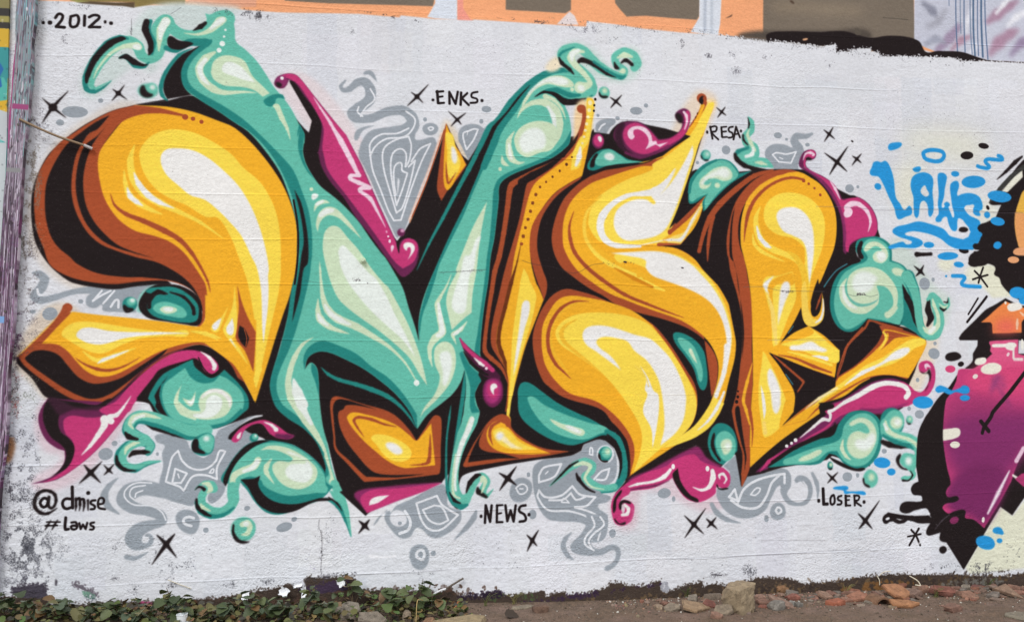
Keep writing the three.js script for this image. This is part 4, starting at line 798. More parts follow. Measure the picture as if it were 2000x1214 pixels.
f O 4.8|2841,1616! 2978,1637 3125,1600 3341,1515 3339,1436! 3221,1479
t Y 6.0|2978,1624,6 3125,1590,24 3321,1524,16
t B 4.8|2909,1601,6 3045,1573,14 3182,1516,24 3320,1469,10
t B 4.0|2928,1583,6 3073,1517,12 3220,1461,26 3329,1436,10
f K 2.0|2839,1618! 2957,1573 3123,1508 3334,1434! 3316,1350! 3115,1234 2925,1097! 3030,1300! 2926,1510
t B 3.1|2870,1602,6 2956,1528,16 3090,1416,18 3095,1398,14 3049,1334,10
t B 3.2|3571,1792,14 3456,1671,16 3412,1551,14 3359,1436,8
s #3a7a8a 8 3.9|2964,1463 3016,1390
s #3a7a8a 7 3.9|3032,1807 2991,1757
# E lower facet
f Y 5.8|2793,1630! 2888,1528 2962,1390 2999,1308 2979,1291 2946,1164 2905,1083 2865,1048 2816,1022 2787,1023 2770,1122 2754,1259 2758,1393 2781,1529
f O 4.7|2812,1611! 2907,1519 3011,1371 3030,1298 3016,1194! 2930,1101 2905,1092 2949,1255 2959,1281 2904,1428
f H 9.7|2838,1501 2876,1465 2922,1345 2920,1282 2919,1247 2888,1184 2860,1211 2844,1339 2826,1410
f H 5.8|2772,1394! 2795,1321 2807,1212 2790,1140! 2779,1258
t #fcdc70 7.7|2790,1122,25 2798,1049,29
t B 2.3|2715,1548,4 2690,1394,25 2658,1277,29 2685,1196,27 2702,1079,15 2694,953,3
t #f4b430 2.3|2713,1548,3 2671,1412,23 2639,1286,23 2657,1215,23 2683,1106,10
e K 1.5|2600,1346 7 8 0
e K 1.5|2597,1307 10 11 0
e K 1.5|2588,1273 12 13 0
f K 1.9|2576,1225 2600,1243 2613,1198 2625,1080 2641,963 2658,855! 2629,837! 2613,991 2583,1126
t B 2.3|2613,973,6 2630,891,15 2622,766,25 2611,677,4
t B 2.3|2670,944,19 2657,819,29 2616,695,6
# E lower tail going right
f B 4.7|2945,1101! 3115,1234 3336,1359 3357,1431 3521,1541 3677,1670 3730,1754! 3702,1810! 3763,1810 3936,1762 4073,1714! 4077,1677 3989,1517 3913,1415! 3781,1445 3618,1428 3464,1356 3211,1213 3112,1134! 2935,1096!
f O 4.7|2955,1110! 3114,1216 3336,1332 3356,1413 3540,1522 3675,1623 3780,1716 3730,1754 3752,1782 3935,1743 4063,1715! 4077,1667 3989,1517 3924,1424! 3771,1449 3618,1437 3434,1356 3212,1231 3112,1134! 2940,1096!
f B 4.9|3730,1754! 3761,1772 3863,1753 3965,1729! 3831,1716 3779,1678 3674,1604! 3748,1679
f Y 6.0|3570,1512 3724,1576 3829,1641 3954,1706 4063,1715! 4072,1677 3983,1640 3877,1565 3773,1519 3620,1484 3466,1402 3313,1312 3142,1214! 3284,1331 3375,1385
t O 4.8|3771,1754,10 3759,1707,20 3685,1623,30 3540,1513,30 3376,1422,20
t Y 4.9|3731,1763,10 3755,1735,20 3743,1688,16 3696,1632,4
f H 8.1|3620,1493 3723,1548 3828,1622 3932,1649 3941,1621 3878,1575 3774,1547 3671,1502
t H 6.0|3651,1502,24 3559,1466,30 3466,1411,14 3415,1375,4
t #fdf0b8 8.0|3104,1211,4 3215,1287,20 3356,1359,14
f K 2.4|3681,1791! 3688,1716 3645,1642 3520,1531 3377,1449! 3421,1569 3464,1671 3589,1792 3632,1848!
t B 3.3|3357,1450,6 3411,1588,14 3454,1671,16 3589,1792,16 3632,1848,20 3732,1819,20 3895,1781,10
# magenta lower right
f K 3.1|2655,747! 2715,835 2912,983 3212,1168 3214,1232 3254,1255 3303,1240! 3212,1249 3262,1258 3413,1301 3567,1401 3720,1445 3872,1416 3952,1340! 3815,1230! 3508,1153! 3205,995! 2809,814! 2791,770!
f #7a2a5c 7.7|2714,772! 2812,850 3010,981 3210,1123 3292,1194! 3261,1221 3412,1283 3596,1382 3719,1417 3831,1416 3922,1368 3961,1321! 3815,1231! 3510,1200! 3256,1048 2810,850! 2811,796!
f M 4.6|2742,771! 2910,893 3108,1006 3310,1130 3260,1203 3462,1282 3616,1354 3748,1380 3871,1397 3932,1368 3972,1330! 4023,1320 4077,1375 4111,1469! 4141,1422 4106,1328 4021,1273 3917,1220! 3712,1196! 3540,1199 3358,1147 3266,1066 3007,954 2810,859!
f M 6.2|4009,1508 4031,1540 4083,1549 4124,1525 4144,1450 4117,1356 4063,1291 3981,1302! 4044,1329 4088,1394 4101,1488 4070,1469 4028,1461
f K 8.3|4008,1489 4028,1470 4069,1460 4096,1488 4104,1413 4054,1329 4087,1375 4085,1450 4038,1456
f #f3d6e6 6.2|4056,1517 4082,1528 4112,1497! 4076,1502 4070,1484
t H 4.0|3898,1284,37 3920,1312,37 3901,1354,35 3840,1379,35 3738,1389,35 3636,1363,40 3513,1300,36 3411,1255,26 3330,1206,20 3290,1194,20
t H 3.9|3320,1198,16 3290,1190,26 3299,1167,20 3288,1130,20 3239,1136,26 3168,1087,20 3058,1007,4
e H 3.1|3026,993 14 14 0
e H 3.1|2995,972 11 11 0
e H 3.1|2958,953 12 11 0
f K 4.7|3211,1223 3232,1250 3282,1250 3331,1230 3280,1204 3240,1195
t K 7.9|2849,840,29 3007,936,29 3156,996,30 3306,1066,30 3337,1111,10
# right teal bottom cluster
f #8c2d63 12.1|3530,1199 3661,1206 3814,1222 3917,1239 3711,1168
f DT 4.7|2809,805! 2888,848 3006,918 3205,995 3314,1020 3367,1110 3449,1182 3560,1194 3650,1160 3698,1085 3694,965 3660,864 3598,801 3526,771 3417,797 3340,873 3281,892! 3200,822 3003,818
f K 4.8|3271,874! 3359,835 3477,782 3557,779 3516,758 3417,779 3319,827
f T 5.8|2926,838 3005,881 3154,932 3303,965 3374,1000 3406,1091 3489,1163 3589,1170 3658,1113 3675,1011 3641,892 3568,811 3477,796 3398,834 3341,909! 3271,902 3181,840 3004,823
f LT 7.8|3044,853 3133,896 3203,922 3227,907 3172,868 3092,843
f LT 8.0|3446,1090 3498,1135 3568,1138 3637,1086 3654,993 3600,884 3529,849 3459,869 3421,935 3444,1017 3505,1047 3595,1032 3577,1087 3527,1107
f WT 16.0|3482,951 3503,988 3563,986 3625,1031 3644,975 3581,912 3521,914
t LT 6.0|3393,990,8 3381,926,30 3410,871,24 3449,842,4
e DT 8.1|3780,1102 96 108 0
f T 8.1|3708,1075 3730,1149 3793,1194 3863,1165 3876,1090 3828,1036 3757,1028
t T 8.1|3729,1094,81 3737,1038,91 3807,999,92 3908,969,98 3978,930,92 3996,864,82 3954,819,82 3892,821,92 3883,840,82
t K 8.2|3699,965,30 3754,945,45 3845,929,35 3916,922,6
t DT 8.2|3705,1011,20 3805,962,31 3906,932,31 3946,903,10
e LT 12.2|3815,1101 49 45 0
e WT 16.3|3826,1105 27 24 0
t LT 8.2|3729,1112,16 3747,1047,41 3807,1008,31 3908,978,25 3978,930,31 4002,874,14
t WT 8.1|3718,1094,16 3737,1056,24
f K 8.1|3801,823 3812,860 3843,873 3831,813 3860,775 3911,765 3880,756 3830,776
f T 8.1|3831,822 3863,868 3935,871 3995,818 3962,782 3941,745 3901,765 3860,785
t T 6.1|3901,783,41 3940,727,35 3919,700,31 3868,697,35 3847,697,20
t K 6.1|3910,755,4 3930,718,12 3898,682,10 3852,683,16
e WT 16.3|3902,821 27 31 0
e T 8.2|3921,1119 27 31 0
f K 8.2|3895,1123 3907,1099 3932,1091 3907,1088
e LT 12.3|3925,1125 12 13 0
f T 8.0|3539,702 3556,747 3597,769 3646,736 3652,680 3612,640 3563,655
f K 8.0|3542,711 3553,674 3593,645 3562,646 3538,675
e LT 16.1|3605,714 24 28 0
e DT 5.9|3285,805 22 30 0
f K 5.9|3264,802 3278,787 3303,787 3282,775
e LT 7.9|3291,812 12 14 0
# right magenta (behind E top right)
f K 2.4|3118,2938! 3191,2894 3280,2836 3348,2741 3388,2633 3393,2501 3369,2379 3315,2255 3260,2144! 3337,2034! 3535,2315! 3486,2361! 3452,2596! 3378,2803! 3259,2875! 3161,2939!
f DM 4.8|3116,2966 3112,3003 3144,3070 3195,3095 3240,3083 3244,3045 3213,3020 3183,3029! 3162,2986 3201,2940 3290,2904 3369,2850 3418,2785 3442,2738! 3498,2758 3579,2750 3659,2695 3707,2610 3715,2525 3692,2458! 3590,2448 3497,2399 3454,2328! 3435,2352 3439,2502 3414,2652 3357,2783 3279,2876 3190,2921
f M 4.8|3153,3033 3175,3081 3215,3093 3243,3073 3234,3040 3203,3030 3184,3043 3162,3005 3171,2958 3240,2922 3329,2877 3389,2831 3426,2738! 3456,2729 3518,2754 3599,2736 3669,2676 3707,2591 3709,2506 3682,2463! 3590,2452 3497,2409 3475,2343! 3455,2361 3460,2502 3434,2643 3415,2700 3358,2802 3289,2876 3210,2926 3151,2967
f K 8.0|3163,3024 3183,3038 3213,3025 3193,3015
t #f3d6e6 3.2|3143,3014,4 3164,3062,12 3204,3072,20 3229,3059,16 3214,3049,6
t #f3d6e6 3.2|3349,2868,4 3388,2812,20 3426,2733,6
t #f3d6e6 3.3|3473,2625,51 3494,2644,51 3475,2672,41 3516,2702,41 3577,2698,35 3637,2647,29 3660,2572,20 3637,2495,3
e #f3d6e6 3.2|3486,2635 30 30 0
f K 4.9|3442,2738! 3457,2757 3539,2764 3559,2750! 3497,2744
t #8d2f66 12.1|3161,2958,10 3279,2866,20 3376,2746,20 3442,2596,20 3452,2427,16
# teal right ball
f DT 4.9|3536,2353 3549,2428 3631,2458 3723,2459 3804,2412 3822,2356 3820,2289! 3911,2252 3971,2177 3999,2103 4014,1942 4040,1790 4079,1714! 3896,1809! 3612,1857! 3528,1782 3447,1764 3368,1811 3321,1923 3336,2081 3400,2193 3492,2250 3575,2289
f K 4.1|3546,2334 3547,2381 3589,2429 3577,2353 3595,2306 3565,2296
f T 6.1|3588,2381 3630,2439 3712,2444 3783,2403 3801,2346 3799,2280! 3891,2252 3960,2167 3989,2103 4008,1923! 3944,2008 3896,2112! 3902,1989 3899,1894 3865,1810! 3733,1847 3612,1866! 3529,1810 3448,1783 3389,1829 3352,1941 3366,2062 3430,2184 3522,2241 3626,2299
f LT 6.1|3607,2353 3629,2410 3701,2425 3772,2384 3790,2318 3747,2270 3686,2279 3667,2316 3699,2354 3740,2364 3690,2392
f WT 12.3|3698,2326 3730,2355 3770,2336 3769,2298 3727,2279
f LT 6.0|3457,2091 3480,2175 3562,2227 3685,2233 3785,2177 3854,2074 3856,1979 3827,1904 3785,1866 3755,1885 3776,1913 3819,1960 3811,2036 3762,2092 3691,2101! 3708,2017 3656,1979 3554,1969 3475,2016
f WT 16.2|3498,2110 3531,2185 3613,2204 3703,2158 3681,2129 3649,2073 3577,2044 3517,2063
t LT 6.1|3459,2156,4 3416,2081,40 3434,1997,60 3503,1932,57 3593,1923,51 3686,1970,20 3703,2017,4
t WT 10.1|3427,2100,12 3435,2016,26 3473,1960,24 3533,1932,8
f LT 8.2|3817,2215 3849,2234 3910,2216 3970,2150 3998,2074 4007,2017! 3958,2112 3898,2168 3847,2178
e LT 8.2|3770,1887 23 25 0
t LT 8.2|3844,1941,25 3822,1904,14 3786,1885,8
s #3d7f8e 9 4.0|3276,2090 3318,2146 3380,2212 3462,2259
s #8bb9b0 5 4.1|3475,2007 3574,1951 3698,1998
# tentacle
t DT 6.3|3950,2169,103 3988,2074,93 4005,1960,83 4012,1866,83 4039,1771,83 4100,1733,62 4163,1752,63 4188,1847,63 4180,1923,63 4162,1989,84
t K 5.0|3901,2112,3 3934,2017,47 3973,1942,52 4001,1847,46 4029,1781,21
t T 6.2|3940,2169,93 3988,2084,73 4015,1970,62 4022,1875,58 4040,1790,58 4090,1743,73 4153,1752,83 4187,1828,84 4180,1913,84 4161,1980,84 4142,2018,73
t K 6.2|4110,1999,21 4102,1923,52 4121,1866,52 4092,1809,21
t T 6.3|4099,1999,21 4142,2027,42 4182,1989,63 4223,1942,52 4265,1961,31 4273,2018,6
t K 6.3|4196,1942,10 4227,1923,21 4254,1937,6
t K 6.3|4229,1985,6 4261,1980,13 4267,2013,3
t LT 6.2|4141,2008,8 4150,1961,27 4179,1885,27 4176,1809,35 4122,1762,46 4081,1771,31 4056,1800,10
t WT 8.3|4144,1790,31 4112,1762,31
t LT 6.3|4192,1970,6 4233,1942,17 4265,1961,6
f K 4.1|3612,1857! 3733,1829 3870,1805! 3898,1866! 3865,1814
# teal ball next to E foot (D3)
f DT 3.8|2366,988 2386,1068 2435,1120 2502,1119 2558,1073 2585,991 2583,928! 2476,833! 2420,861 2383,916
f K 3.8|2389,960 2395,1023 2419,1058 2413,986 2430,914 2458,860 2421,897
f T 5.7|2423,986 2443,1048 2500,1070 2557,1028 2574,965 2554,893 2496,859 2449,905
f LT 9.5|2460,976 2480,1007 2528,1011 2546,974 2526,921 2487,904 2469,940
f WT 15.2|2493,967 2518,988 2536,965 2517,939
# magenta blob bottom (D3)
f K 1.8|1766,756! 2149,948! 2290,972! 2383,898! 2466,824! 2428,781! 2053,836! 1775,704!
f #8c2d63 11.1|1775,712 1960,821 2129,905 2243,955 2299,962 2354,890 2429,843 2466,824! 2333,775! 1959,742!
f M 5.5|1700,593 1682,637 1710,679 1775,730 1914,796 2053,836 2119,878 2261,914 2316,864 2419,825 2476,815! 2522,769 2521,698 2482,668 2425,683 2415,639 2348,596 2282,581 2198,610 2134,692 2099,764! 2089,746 1958,689 1820,676 1756,660
f K 4.5|2103,773 2142,820! 2163,726 2227,636 2291,590 2235,596 2162,656
f K 4.5|2426,700 2444,673 2510,671 2472,659 2435,669
t DM 7.4|1765,678,7 1866,692,13 1977,706,13 2079,738,4
t H 3.7|1761,695,4 1848,719,18 1959,733,18 2043,765,32 2090,813,19
e H 3.0|2109,832 13 19 0
t H 3.7|2395,795,28 2398,746,42 2369,685,28 2312,664,19 2247,688,3
e H 3.0|2359,811 14 19 0
t H 3.0|2450,735,8 2446,762,17 2475,770,19 2498,734,13 2478,703,9
t M 5.5|1765,678,64 1710,636,55 1691,575,64 1717,487,82 1771,494,73 1791,563,64 1755,599,36
f K 5.4|1673,593 1701,654 1738,679 1700,619 1681,532
f K 5.5|1713,575 1728,609 1773,612 1800,589 1755,595 1736,583 1727,548
f K 5.4|1680,489 1716,457 1762,460 1716,448
t H 4.4|1735,513,18 1772,520,24 1781,555,24 1754,582,18
t #f0b6d0 18.2|1809,562,5 1817,492,5 1771,446,5
# right-hand piece at the frame edge
f #e4e5d8 141.6|3935,3238 4305,3289 4623,3222 4573,3044 4191,3072 3963,3123
f #e4e5d8 99.2|3895,2987 4084,3011 4119,2819 4030,2664 3873,2642
f #e4e5d8 85.3|4495,2711 4668,2754 4731,2696 4682,2559 4533,2576
f #e6e7d4 33.8|4478,2267 4669,2249 4750,2120 4472,2119 4411,2189
f #e6e7d4 25.1|4202,2285 4316,2309 4300,2217 4212,2228
f #e3e4cf 12.8|4543,2265! 4671,2255! 4705,2151! 4802,2024! 4635,2012! 4574,2081!
f #e4e6d0 12.5|4641,465! 4733,394! 4827,498! 5021,525! 4998,17! 4364,-10! 4328,36! 4500,274!
# black splash
f K 3.4|5571,3332! 4939,3066! 4870,2994 4755,2834 4643,2735 4750,2717! 4724,2600! 4657,2552 4562,2539 4505,2480 4545,2423 4587,2404 4606,2347 4500,2365! 4477,2326 4489,2288 4581,2269! 4474,2249 4448,2326 4455,2307! 4604,2289 4474,2249 4446,2280
f K 2.6|5135,3060! 4932,2913 4864,2852 4769,2757 4728,2697 4685,2615! 4607,2584 4555,2566 4532,2543 4546,2512! 4540,2514 4571,2494 4557,2465 4559,2433 4511,2424 4488,2403 4503,2380 4560,2375! 4476,2345 4449,2305 4460,2276 4517,2268 4607,2271 4658,2254 4670,2231 4658,2191 4699,2165 4716,2116 4765,2058 4815,2024 4891,1977! 5150,1943! 5177,2529!
f #e8b64c 5.3|5130,2941! 4935,2830 4892,2747 4862,2665 4849,2583 4853,2512 4866,2443 4890,2390 5104,2375!
f #e9a466 8.8|4856,2665! 4849,2583 4853,2512 4866,2443 4890,2390 5104,2375! 5117,2646!
f #e9a878 2.6|4823,2360 4844,2387 4903,2396 5106,2410! 5103,2334! 4874,2335 4836,2343
e #e9a878 2.6|4824,2302 48 26 0
t K 2.6|4933,3093,13 4872,3047,33 4791,2974,23 4711,2910,4
t #3a3a38 3.4|4943,3013,33 4835,2934,33 4734,2838,32 4639,2728,10
f #e9e9da 6.5|4929,3007! 4848,2928! 4746,2820! 4797,2816! 4865,2876! 4933,2936!
t #3a3a38 3.4|4943,3013,30 4835,2934,30 4733,2835,26 4707,2814,6
# house on the black
f K 2.2|4461,1820! 4567,1920 4659,1966 4744,2012! 4813,1977! 4922,1937! 4949,1819!
f K 1.7|4343,1713! 4372,1751 4460,1827 4547,1892 4669,1943! 5069,1966! 5056,1671! 4840,1695! 4831,1595! 5052,1593! 5047,1471! 4383,1486! 4448,1541 4455,1598! 4495,1655! 4499,1697! 4353,1698!
f #ef8a4c 5.1|4530,1831! 4589,1873 4656,1927 4743,1989! 4825,1954! 4941,1931! 4933,1850! 4885,1850! 4869,1830! 4866,1753! 4625,1748! 4623,1815! 4609,1831!
f #ef6a62 68.1|4642,1796 4717,1846 4803,1834 4842,1757! 4627,1754!
f #f0eee6 4.3|4754,1948 4781,1972 4858,1972 4880,1943 4837,1920 4772,1914
e #f3efe4 2.6|4741,1977 9 12 0
t #f6c9a8 4.3|4834,1854,13 4832,1819,22 4828,1780,13
t #f6cfb2 4.3|4858,1908,9 4887,1884,17
f #dd5a88 3.4|4592,1677! 4599,1689 4711,1696 4836,1701! 4831,1595! 4874,1583! 5008,1582! 5097,1651! 5075,1156! 4214,1172! 4241,1326 4339,1429 4330,1476 4383,1485 4447,1484 4555,1550 4616,1596! 4598,1616! 4606,1650!
f #f0eee6 3.4|4614,1654 4624,1667 4727,1671 4761,1680 4804,1676 4821,1657 4803,1634 4800,1564! 4873,1562! 4872,1540! 4794,1541! 4782,1557! 4785,1618! 4742,1626 4725,1644! 4631,1644
e #f3d5dc 2.6|4747,1590 11 17 0.6
f #f0f0e4 3.4|4469,1536 4483,1559 4526,1567 4560,1562 4556,1532 4506,1513 4477,1519
e #f0f0e6 2.6|4868,1662 13 43 0
# big drop
f K 2.1|4319,1438! 4253,1354 4156,1271 4080,1175! 4047,1134 3992,1032 3972,912 3962,782! 3979,670! 3937,653 3916,617 3935,579 3996,568 4005,540 3984,526 3872,530 3830,509 3824,463 3879,444 3941,463 4033,474 4063,436! 4067,408 3889,424 3727,450 3686,422 3695,381 3735,388 3786,391 3846,375 3888,396 3968,370 4060,367! 4027,308 4047,279 4120,304 4140,299! 4129,256 4144,233 4186,223! 4315,23! 4434,187! 4634,465! 4730,400! 4827,515! 5031,752! 5198,1457! 4446,1465!
f #c9417a 4.2|4341,1476 4446,1480 5200,1505! 5183,1154! 5186,1217! 4845,909! 4730,647! 4636,504! 4495,313! 4423,372 4392,384 4342,397 4350,442 4320,457 4257,445 4207,430 4165,465 4166,487 4197,506 4260,512 4298,533 4280,556 4211,550 4194,581 4207,614 4234,646 4229,697! 4209,765 4185,953 4191,1093 4217,1253 4250,1298 4306,1391
f #a8396f 82.9|4227,1234 4545,1314 4860,1175 5078,1219 5064,932 4632,838 4215,905
f #86306a 82.8|4222,1093 4539,1152 5071,1075 4846,871 4732,703 4311,697 4213,849
f #7c2b62 41.3|4207,608 4395,770 4647,763 4705,649 4503,341 4380,407 4226,452
f #d94a7c 58.9|4402,1428 4553,1502 5089,1477 5082,1314 4440,1323
t #8f3f76 25.4|4656,1425,21 4610,1349,25 4587,1292,6
t #8f3f76 25.6|4645,1415,11 4706,1348,21
t #8f3f76 25.6|4613,1408,21 4713,1254,21 4753,1187,6
t #8f3f76 25.6|4646,1425,15 4698,1415,11 4708,1386,4
s K 30 2.5|4939,1517 4758,1318 4603,1165 4580,1123 4524,1058
s K 32 2.5|4500,1096 4560,1024
s K 27 2.5|4507,1011 4524,1058
f #ebe9da 3.3|4109,1001 4137,1034 4251,1050 4314,1049 4328,1015 4301,983 4196,962 4124,964
e #ebe9da 2.5|4280,930 40 25 0
f #ebe9da 3.4|4515,1474 4543,1512 4618,1530 4681,1510 4685,1477 4647,1449 4561,1445
f #f0f0e4 3.4|4470,1536 4502,1560 4556,1564 4560,1535 4522,1517 4480,1517
e #ebe0da 2.5|4468,1429 23 17 -0.4
t #cfa0c0 6.3|4723,732,11 4620,565,36 4530,419,17
t #f4ecf2 4.2|4717,723,6 4620,565,17 4530,419,8
e #f0ece6 2.5|4491,375 12 21 0.2
f K 2.1|4319,1438! 4253,1354 4156,1271 4080,1175! 4047,1134 3992,1032 3972,912 3962,782! 3979,670! 3937,653 3916,617 3935,579 3996,568 4005,540! 4097,536! 4085,468! 4058,424! 4130,355! 4140,299! 4186,223! 4315,23! 4434,187! 4495,296! 4495,313! 4423,372 4392,384 4342,397 4350,442 4320,457 4257,445 4207,430 4165,465 4166,487 4197,506 4260,512 4298,533 4280,556 4211,550 4194,581 4207,614 4234,646 4209,765 4185,953 4191,1093 4217,1253 4250,1298 4306,1391
e #87305f 4.1|4254,381 38 25 -0.3
t #e9c8dc 4.3|4779,797,32 4844,890,32
t #f0eee6 3.4|4748,693,15 4815,649,26
f #b03a70 4.3|4763,665! 4831,606! 5162,690! 5166,786! 4817,701!
t K 2.0|3729,445,24 3796,429,24 3917,408,37 4045,403,43
e W 3.2|3722,412 18 10 -0.4
f W 2.4|3789,410 3837,402 3850,410 3825,395 3801,398
f K 2.0|3697,380 3683,411 3699,438 3729,445 3759,436 3783,413! 3735,428 3707,418 3707,405 3722,401 3753,414! 3734,393 3721,379
f K 2.0|3783,413! 3764,397 3806,373 3842,377 3886,398! 3843,399 3825,395
e W 2.1|4106,348 9 12 0.7
f K 2.0|4030,315 4062,358 4117,356 4165,310 4127,294 4090,285 4047,280 4026,293
s K 16 2.0|3969,333 3889,216
s K 16 2.0|3908,325 3943,285 3974,212
s K 13 2.0|3879,278 3983,292
s W 5 1.2|3996,245 3821,104
f K 2.5|4123,173 4136,194 4167,198 4185,176 4171,151 4140,147
t #e8e8ee 2.0|4031,279,6 3915,187,6 3821,104,2
t #57505a 2.1|4219,424,4 4155,382,6 4098,323,4
# black marks right
s K 15 2.1|4568,2242 4539,2173 4525,2126
s K 15 2.1|4496,2216 4539,2173 4597,2098
s K 15 2.1|4478,2152 4539,2170 4604,2186
s K 13 2.1|4514,2011 4429,1891
s K 19 2.1|4587,2023 4418,1834
t K 2.5|4022,2335,37 4078,2335,25 4141,2339,25
e K 2.5|4412,2368 42 22 0.15
f K 2.5|4375,2523 4395,2543 4439,2541 4454,2524 4431,2506 4387,2509
e K 2.6|4610,3165 44 22 0.1
e K 2.6|4467,3088 54 31 -0.1
e K 2.6|4626,2695 13 19 -0.5
f K 2.5|4226,1573 4244,1599 4291,1611 4332,1606 4359,1579 4339,1557 4288,1544 4242,1550
e K 2.5|4354,1522 26 19 -0.2
e #d94a7c 3.3|4266,1486 42 27 0
# blue
f BL 4.1|3666,2939 3685,2980 3699,3014 3730,3024 3761,3016 3792,3028 3816,3012 3845,2950 3861,2875 3865,2807 3875,2750 3905,2710 3934,2665 3960,2683 3979,2697 3997,2672 3992,2632 3945,2614 3888,2593 3868,2618 3854,2681 3814,2760 3774,2850 3738,2907 3702,2912 3677,2917
e BL 4.1|3729,2835 28 25 0.3
f BL 4.2|3994,2861 4012,2914 4063,2944 4126,2948 4169,2923 4180,2883 4171,2802 4177,2716 4171,2652 4145,2617 4130,2640 4129,2697 4105,2734 4074,2725 4059,2673 4051,2627 4032,2607 4014,2632 4013,2695 4013,2764 3999,2810
f LGW 2.5|4073,2806 4090,2840 4110,2851 4124,2824 4142,2790 4125,2769 4094,2777
f BL 4.2|4216,2919 4226,2945 4264,2949 4292,2926 4287,2886 4273,2833 4264,2769 4246,2717 4248,2688 4268,2700 4262,2717 4288,2732 4312,2712 4299,2689 4316,2643 4314,2574! 4277,2619 4245,2607 4232,2584 4194,2581 4189,2606 4215,2641 4212,2716 4221,2791 4217,2861
f BL 4.2|4318,2857 4345,2887 4383,2888 4391,2853 4375,2783 4411,2793 4475,2803 4551,2781 4581,2729 4579,2683 4553,2665 4561,2636 4532,2630 4501,2652 4496,2693 4465,2710 4439,2703 4432,2680 4468,2634 4550,2595 4555,2555 4527,2512! 4476,2511 4464,2536 4434,2570 4403,2604 4372,2604 4362,2528 4343,2512 4312,2528 4289,2585 4284,2631! 4316,2643! 4334,2615 4342,2644 4331,2690 4321,2770
f LGW 2.5|4436,2697 4471,2710 4510,2713 4502,2681 4495,2658 4469,2652 4432,2680
f BL 4.2|4014,2968 4033,2986 4077,2990 4076,2961 4044,2949
e BL 4.2|4363,2945 34 22 0
e BL 4.3|4514,2888 101 47 -0.08
e BL 4.3|4729,2782 101 44 0.08
e BL 4.3|4617,2640 26 26 -0.4
e BL 4.3|4704,2592 59 31 0.1
f BL 4.1|3820,3133 3833,3156 3883,3169 3927,3168 3933,3150 3901,3124 3838,3107 3823,3115
s BL 31 4.2|4114,3061 4106,3095 4144,3116 4201,3121 4264,3108 4276,3077 4243,3041 4186,3036 4129,3049 4111,3066
s BL 29 4.3|4554,3009 4579,3001 4650,3003 4619,3046 4640,3064 4704,3063 4762,3064 4757,3085 4731,3093
f BL 4.1|3836,2515 3868,2538 3949,2557 4050,2581 4137,2565 4242,2532 4273,2508! 4303,2476 4410,2451! 4456,2472! 4476,2519! 4540,2520! 4571,2494 4550,2450 4490,2374! 4363,2379 4288,2406 4227,2452 4146,2485 4022,2506 3960,2500 3934,2482 3996,2466 4070,2438 4075,2410 4018,2383 3943,2382 3875,2384 3807,2369! 3795,2389 3851,2413 3914,2428 3944,2408 3988,2423 3958,2442 3884,2464 3836,2492
f BL 4.3|4476,2511! 4464,2536 4529,2548 4553,2512!
f K 2.6|4530,2421 4504,2421 4488,2403 4503,2380 4567,2375! 4587,2416!
f K 2.6|4591,2513! 4546,2512! 4532,2540 4555,2566 4633,2579!
f K 2.6|4547,2520! 4575,2494 4557,2465 4559,2427! 4652,2428! 4656,2521!
e BL 4.3|4704,2592 59 31 0.1
e BL 4.2|4127,2407 44 23 0
e BL 4.2|4279,2325 85 29 -0.05
e BL 4.2|4367,2262 42 22 0.1
e BL 4.3|4696,2411 36 28 -0.3
e BL 4.3|4849,2053 71 45 0
e BL 4.3|4892,1995 39 30 0
e BL 2.5|4260,2175 9 9 0
s BL 29 4.3|4314,2177 4361,2177 4412,2166 4385,2120 4422,2103 4473,2100 4536,2097
f BL 4.1|4137,1337 4170,1365 4221,1355 4273,1330 4336,1344 4368,1364 4410,1352 4413,1314 4376,1300 4303,1316 4250,1298 4199,1317 4157,1313
e BL 4.2|4375,1272 42 23 0
e BL 4.1|4033,1245 82 45 0.05
e BL 4.0|3692,815 65 38 0.1
e BL 4.0|3762,747 34 26 0
f BL 4.0|3303,645 3353,658 3413,656 3422,637 3402,624 3471,617 3541,615 3556,592 3511,593 3451,604 3391,602 3382,625 3333,634
f BL 4.2|4564,294 4584,315 4628,314 4652,284 4651,262 4613,266 4576,276
f BL 4.2|4423,221 4436,248 4481,261 4537,250 4573,220 4575,181 4539,158 4483,163 4440,187
e BL 4.2|4618,218 24 18 0
# stars
t K 2.4|-2029,3266,2 -1967,3211,20 -1886,3146,2
t K 2.4|-1874,3322,2 -1967,3211,23 -2030,3104,2
e K 6.1|-1966,3211 27 26 0
t K 1.9|-1612,3345,2 -1575,3318,16 -1520,3278,2
t K 1.9|-1537,3375,2 -1575,3318,17 -1615,3266,2
e K 4.7|-1575,3318 16 16 0
t K 2.1|300,3403,3 341,3372,16 382,3331,3
t K 2.1|420,3461,3 341,3372,19 274,3305,3
e K 5.2|341,3372 16 17 0
t K 2.1|552,3280,3 614,3223,16 643,3190,3
t K 2.1|674,3271,3 614,3223,18 570,3174,3
t K 2.2|1695,3423,3 1738,3393,19 1780,3356,3
t K 2.2|1783,3442,3 1738,3393,19 1698,3345,3
t K 2.3|2484,3380,3 2525,3349,16 2559,3324,3
t K 2.3|2555,3387,3 2525,3349,17 2491,3305,3
t K 2.4|3310,3246,3 3353,3214,20 3397,3178,3
t K 2.4|3387,3268,3 3353,3214,20 3312,3156,3
t K 2.4|3310,3075,3 3409,3007,26 3488,2938,3
t K 2.4|3499,3128,3 3409,3007,26 3346,2911,3
t K 2.5|3528,3058,3 3566,3035,20 3602,3006,3
t K 2.4|3605,3076,3 3566,3035,20 3525,2986,3
e K 2.4|3534,3166 11 7 0.5
t K 2.5|3997,2250,3 4050,2209,27 4085,2177,3
t K 2.5|4080,2257,3 4050,2209,27 4009,2171,3
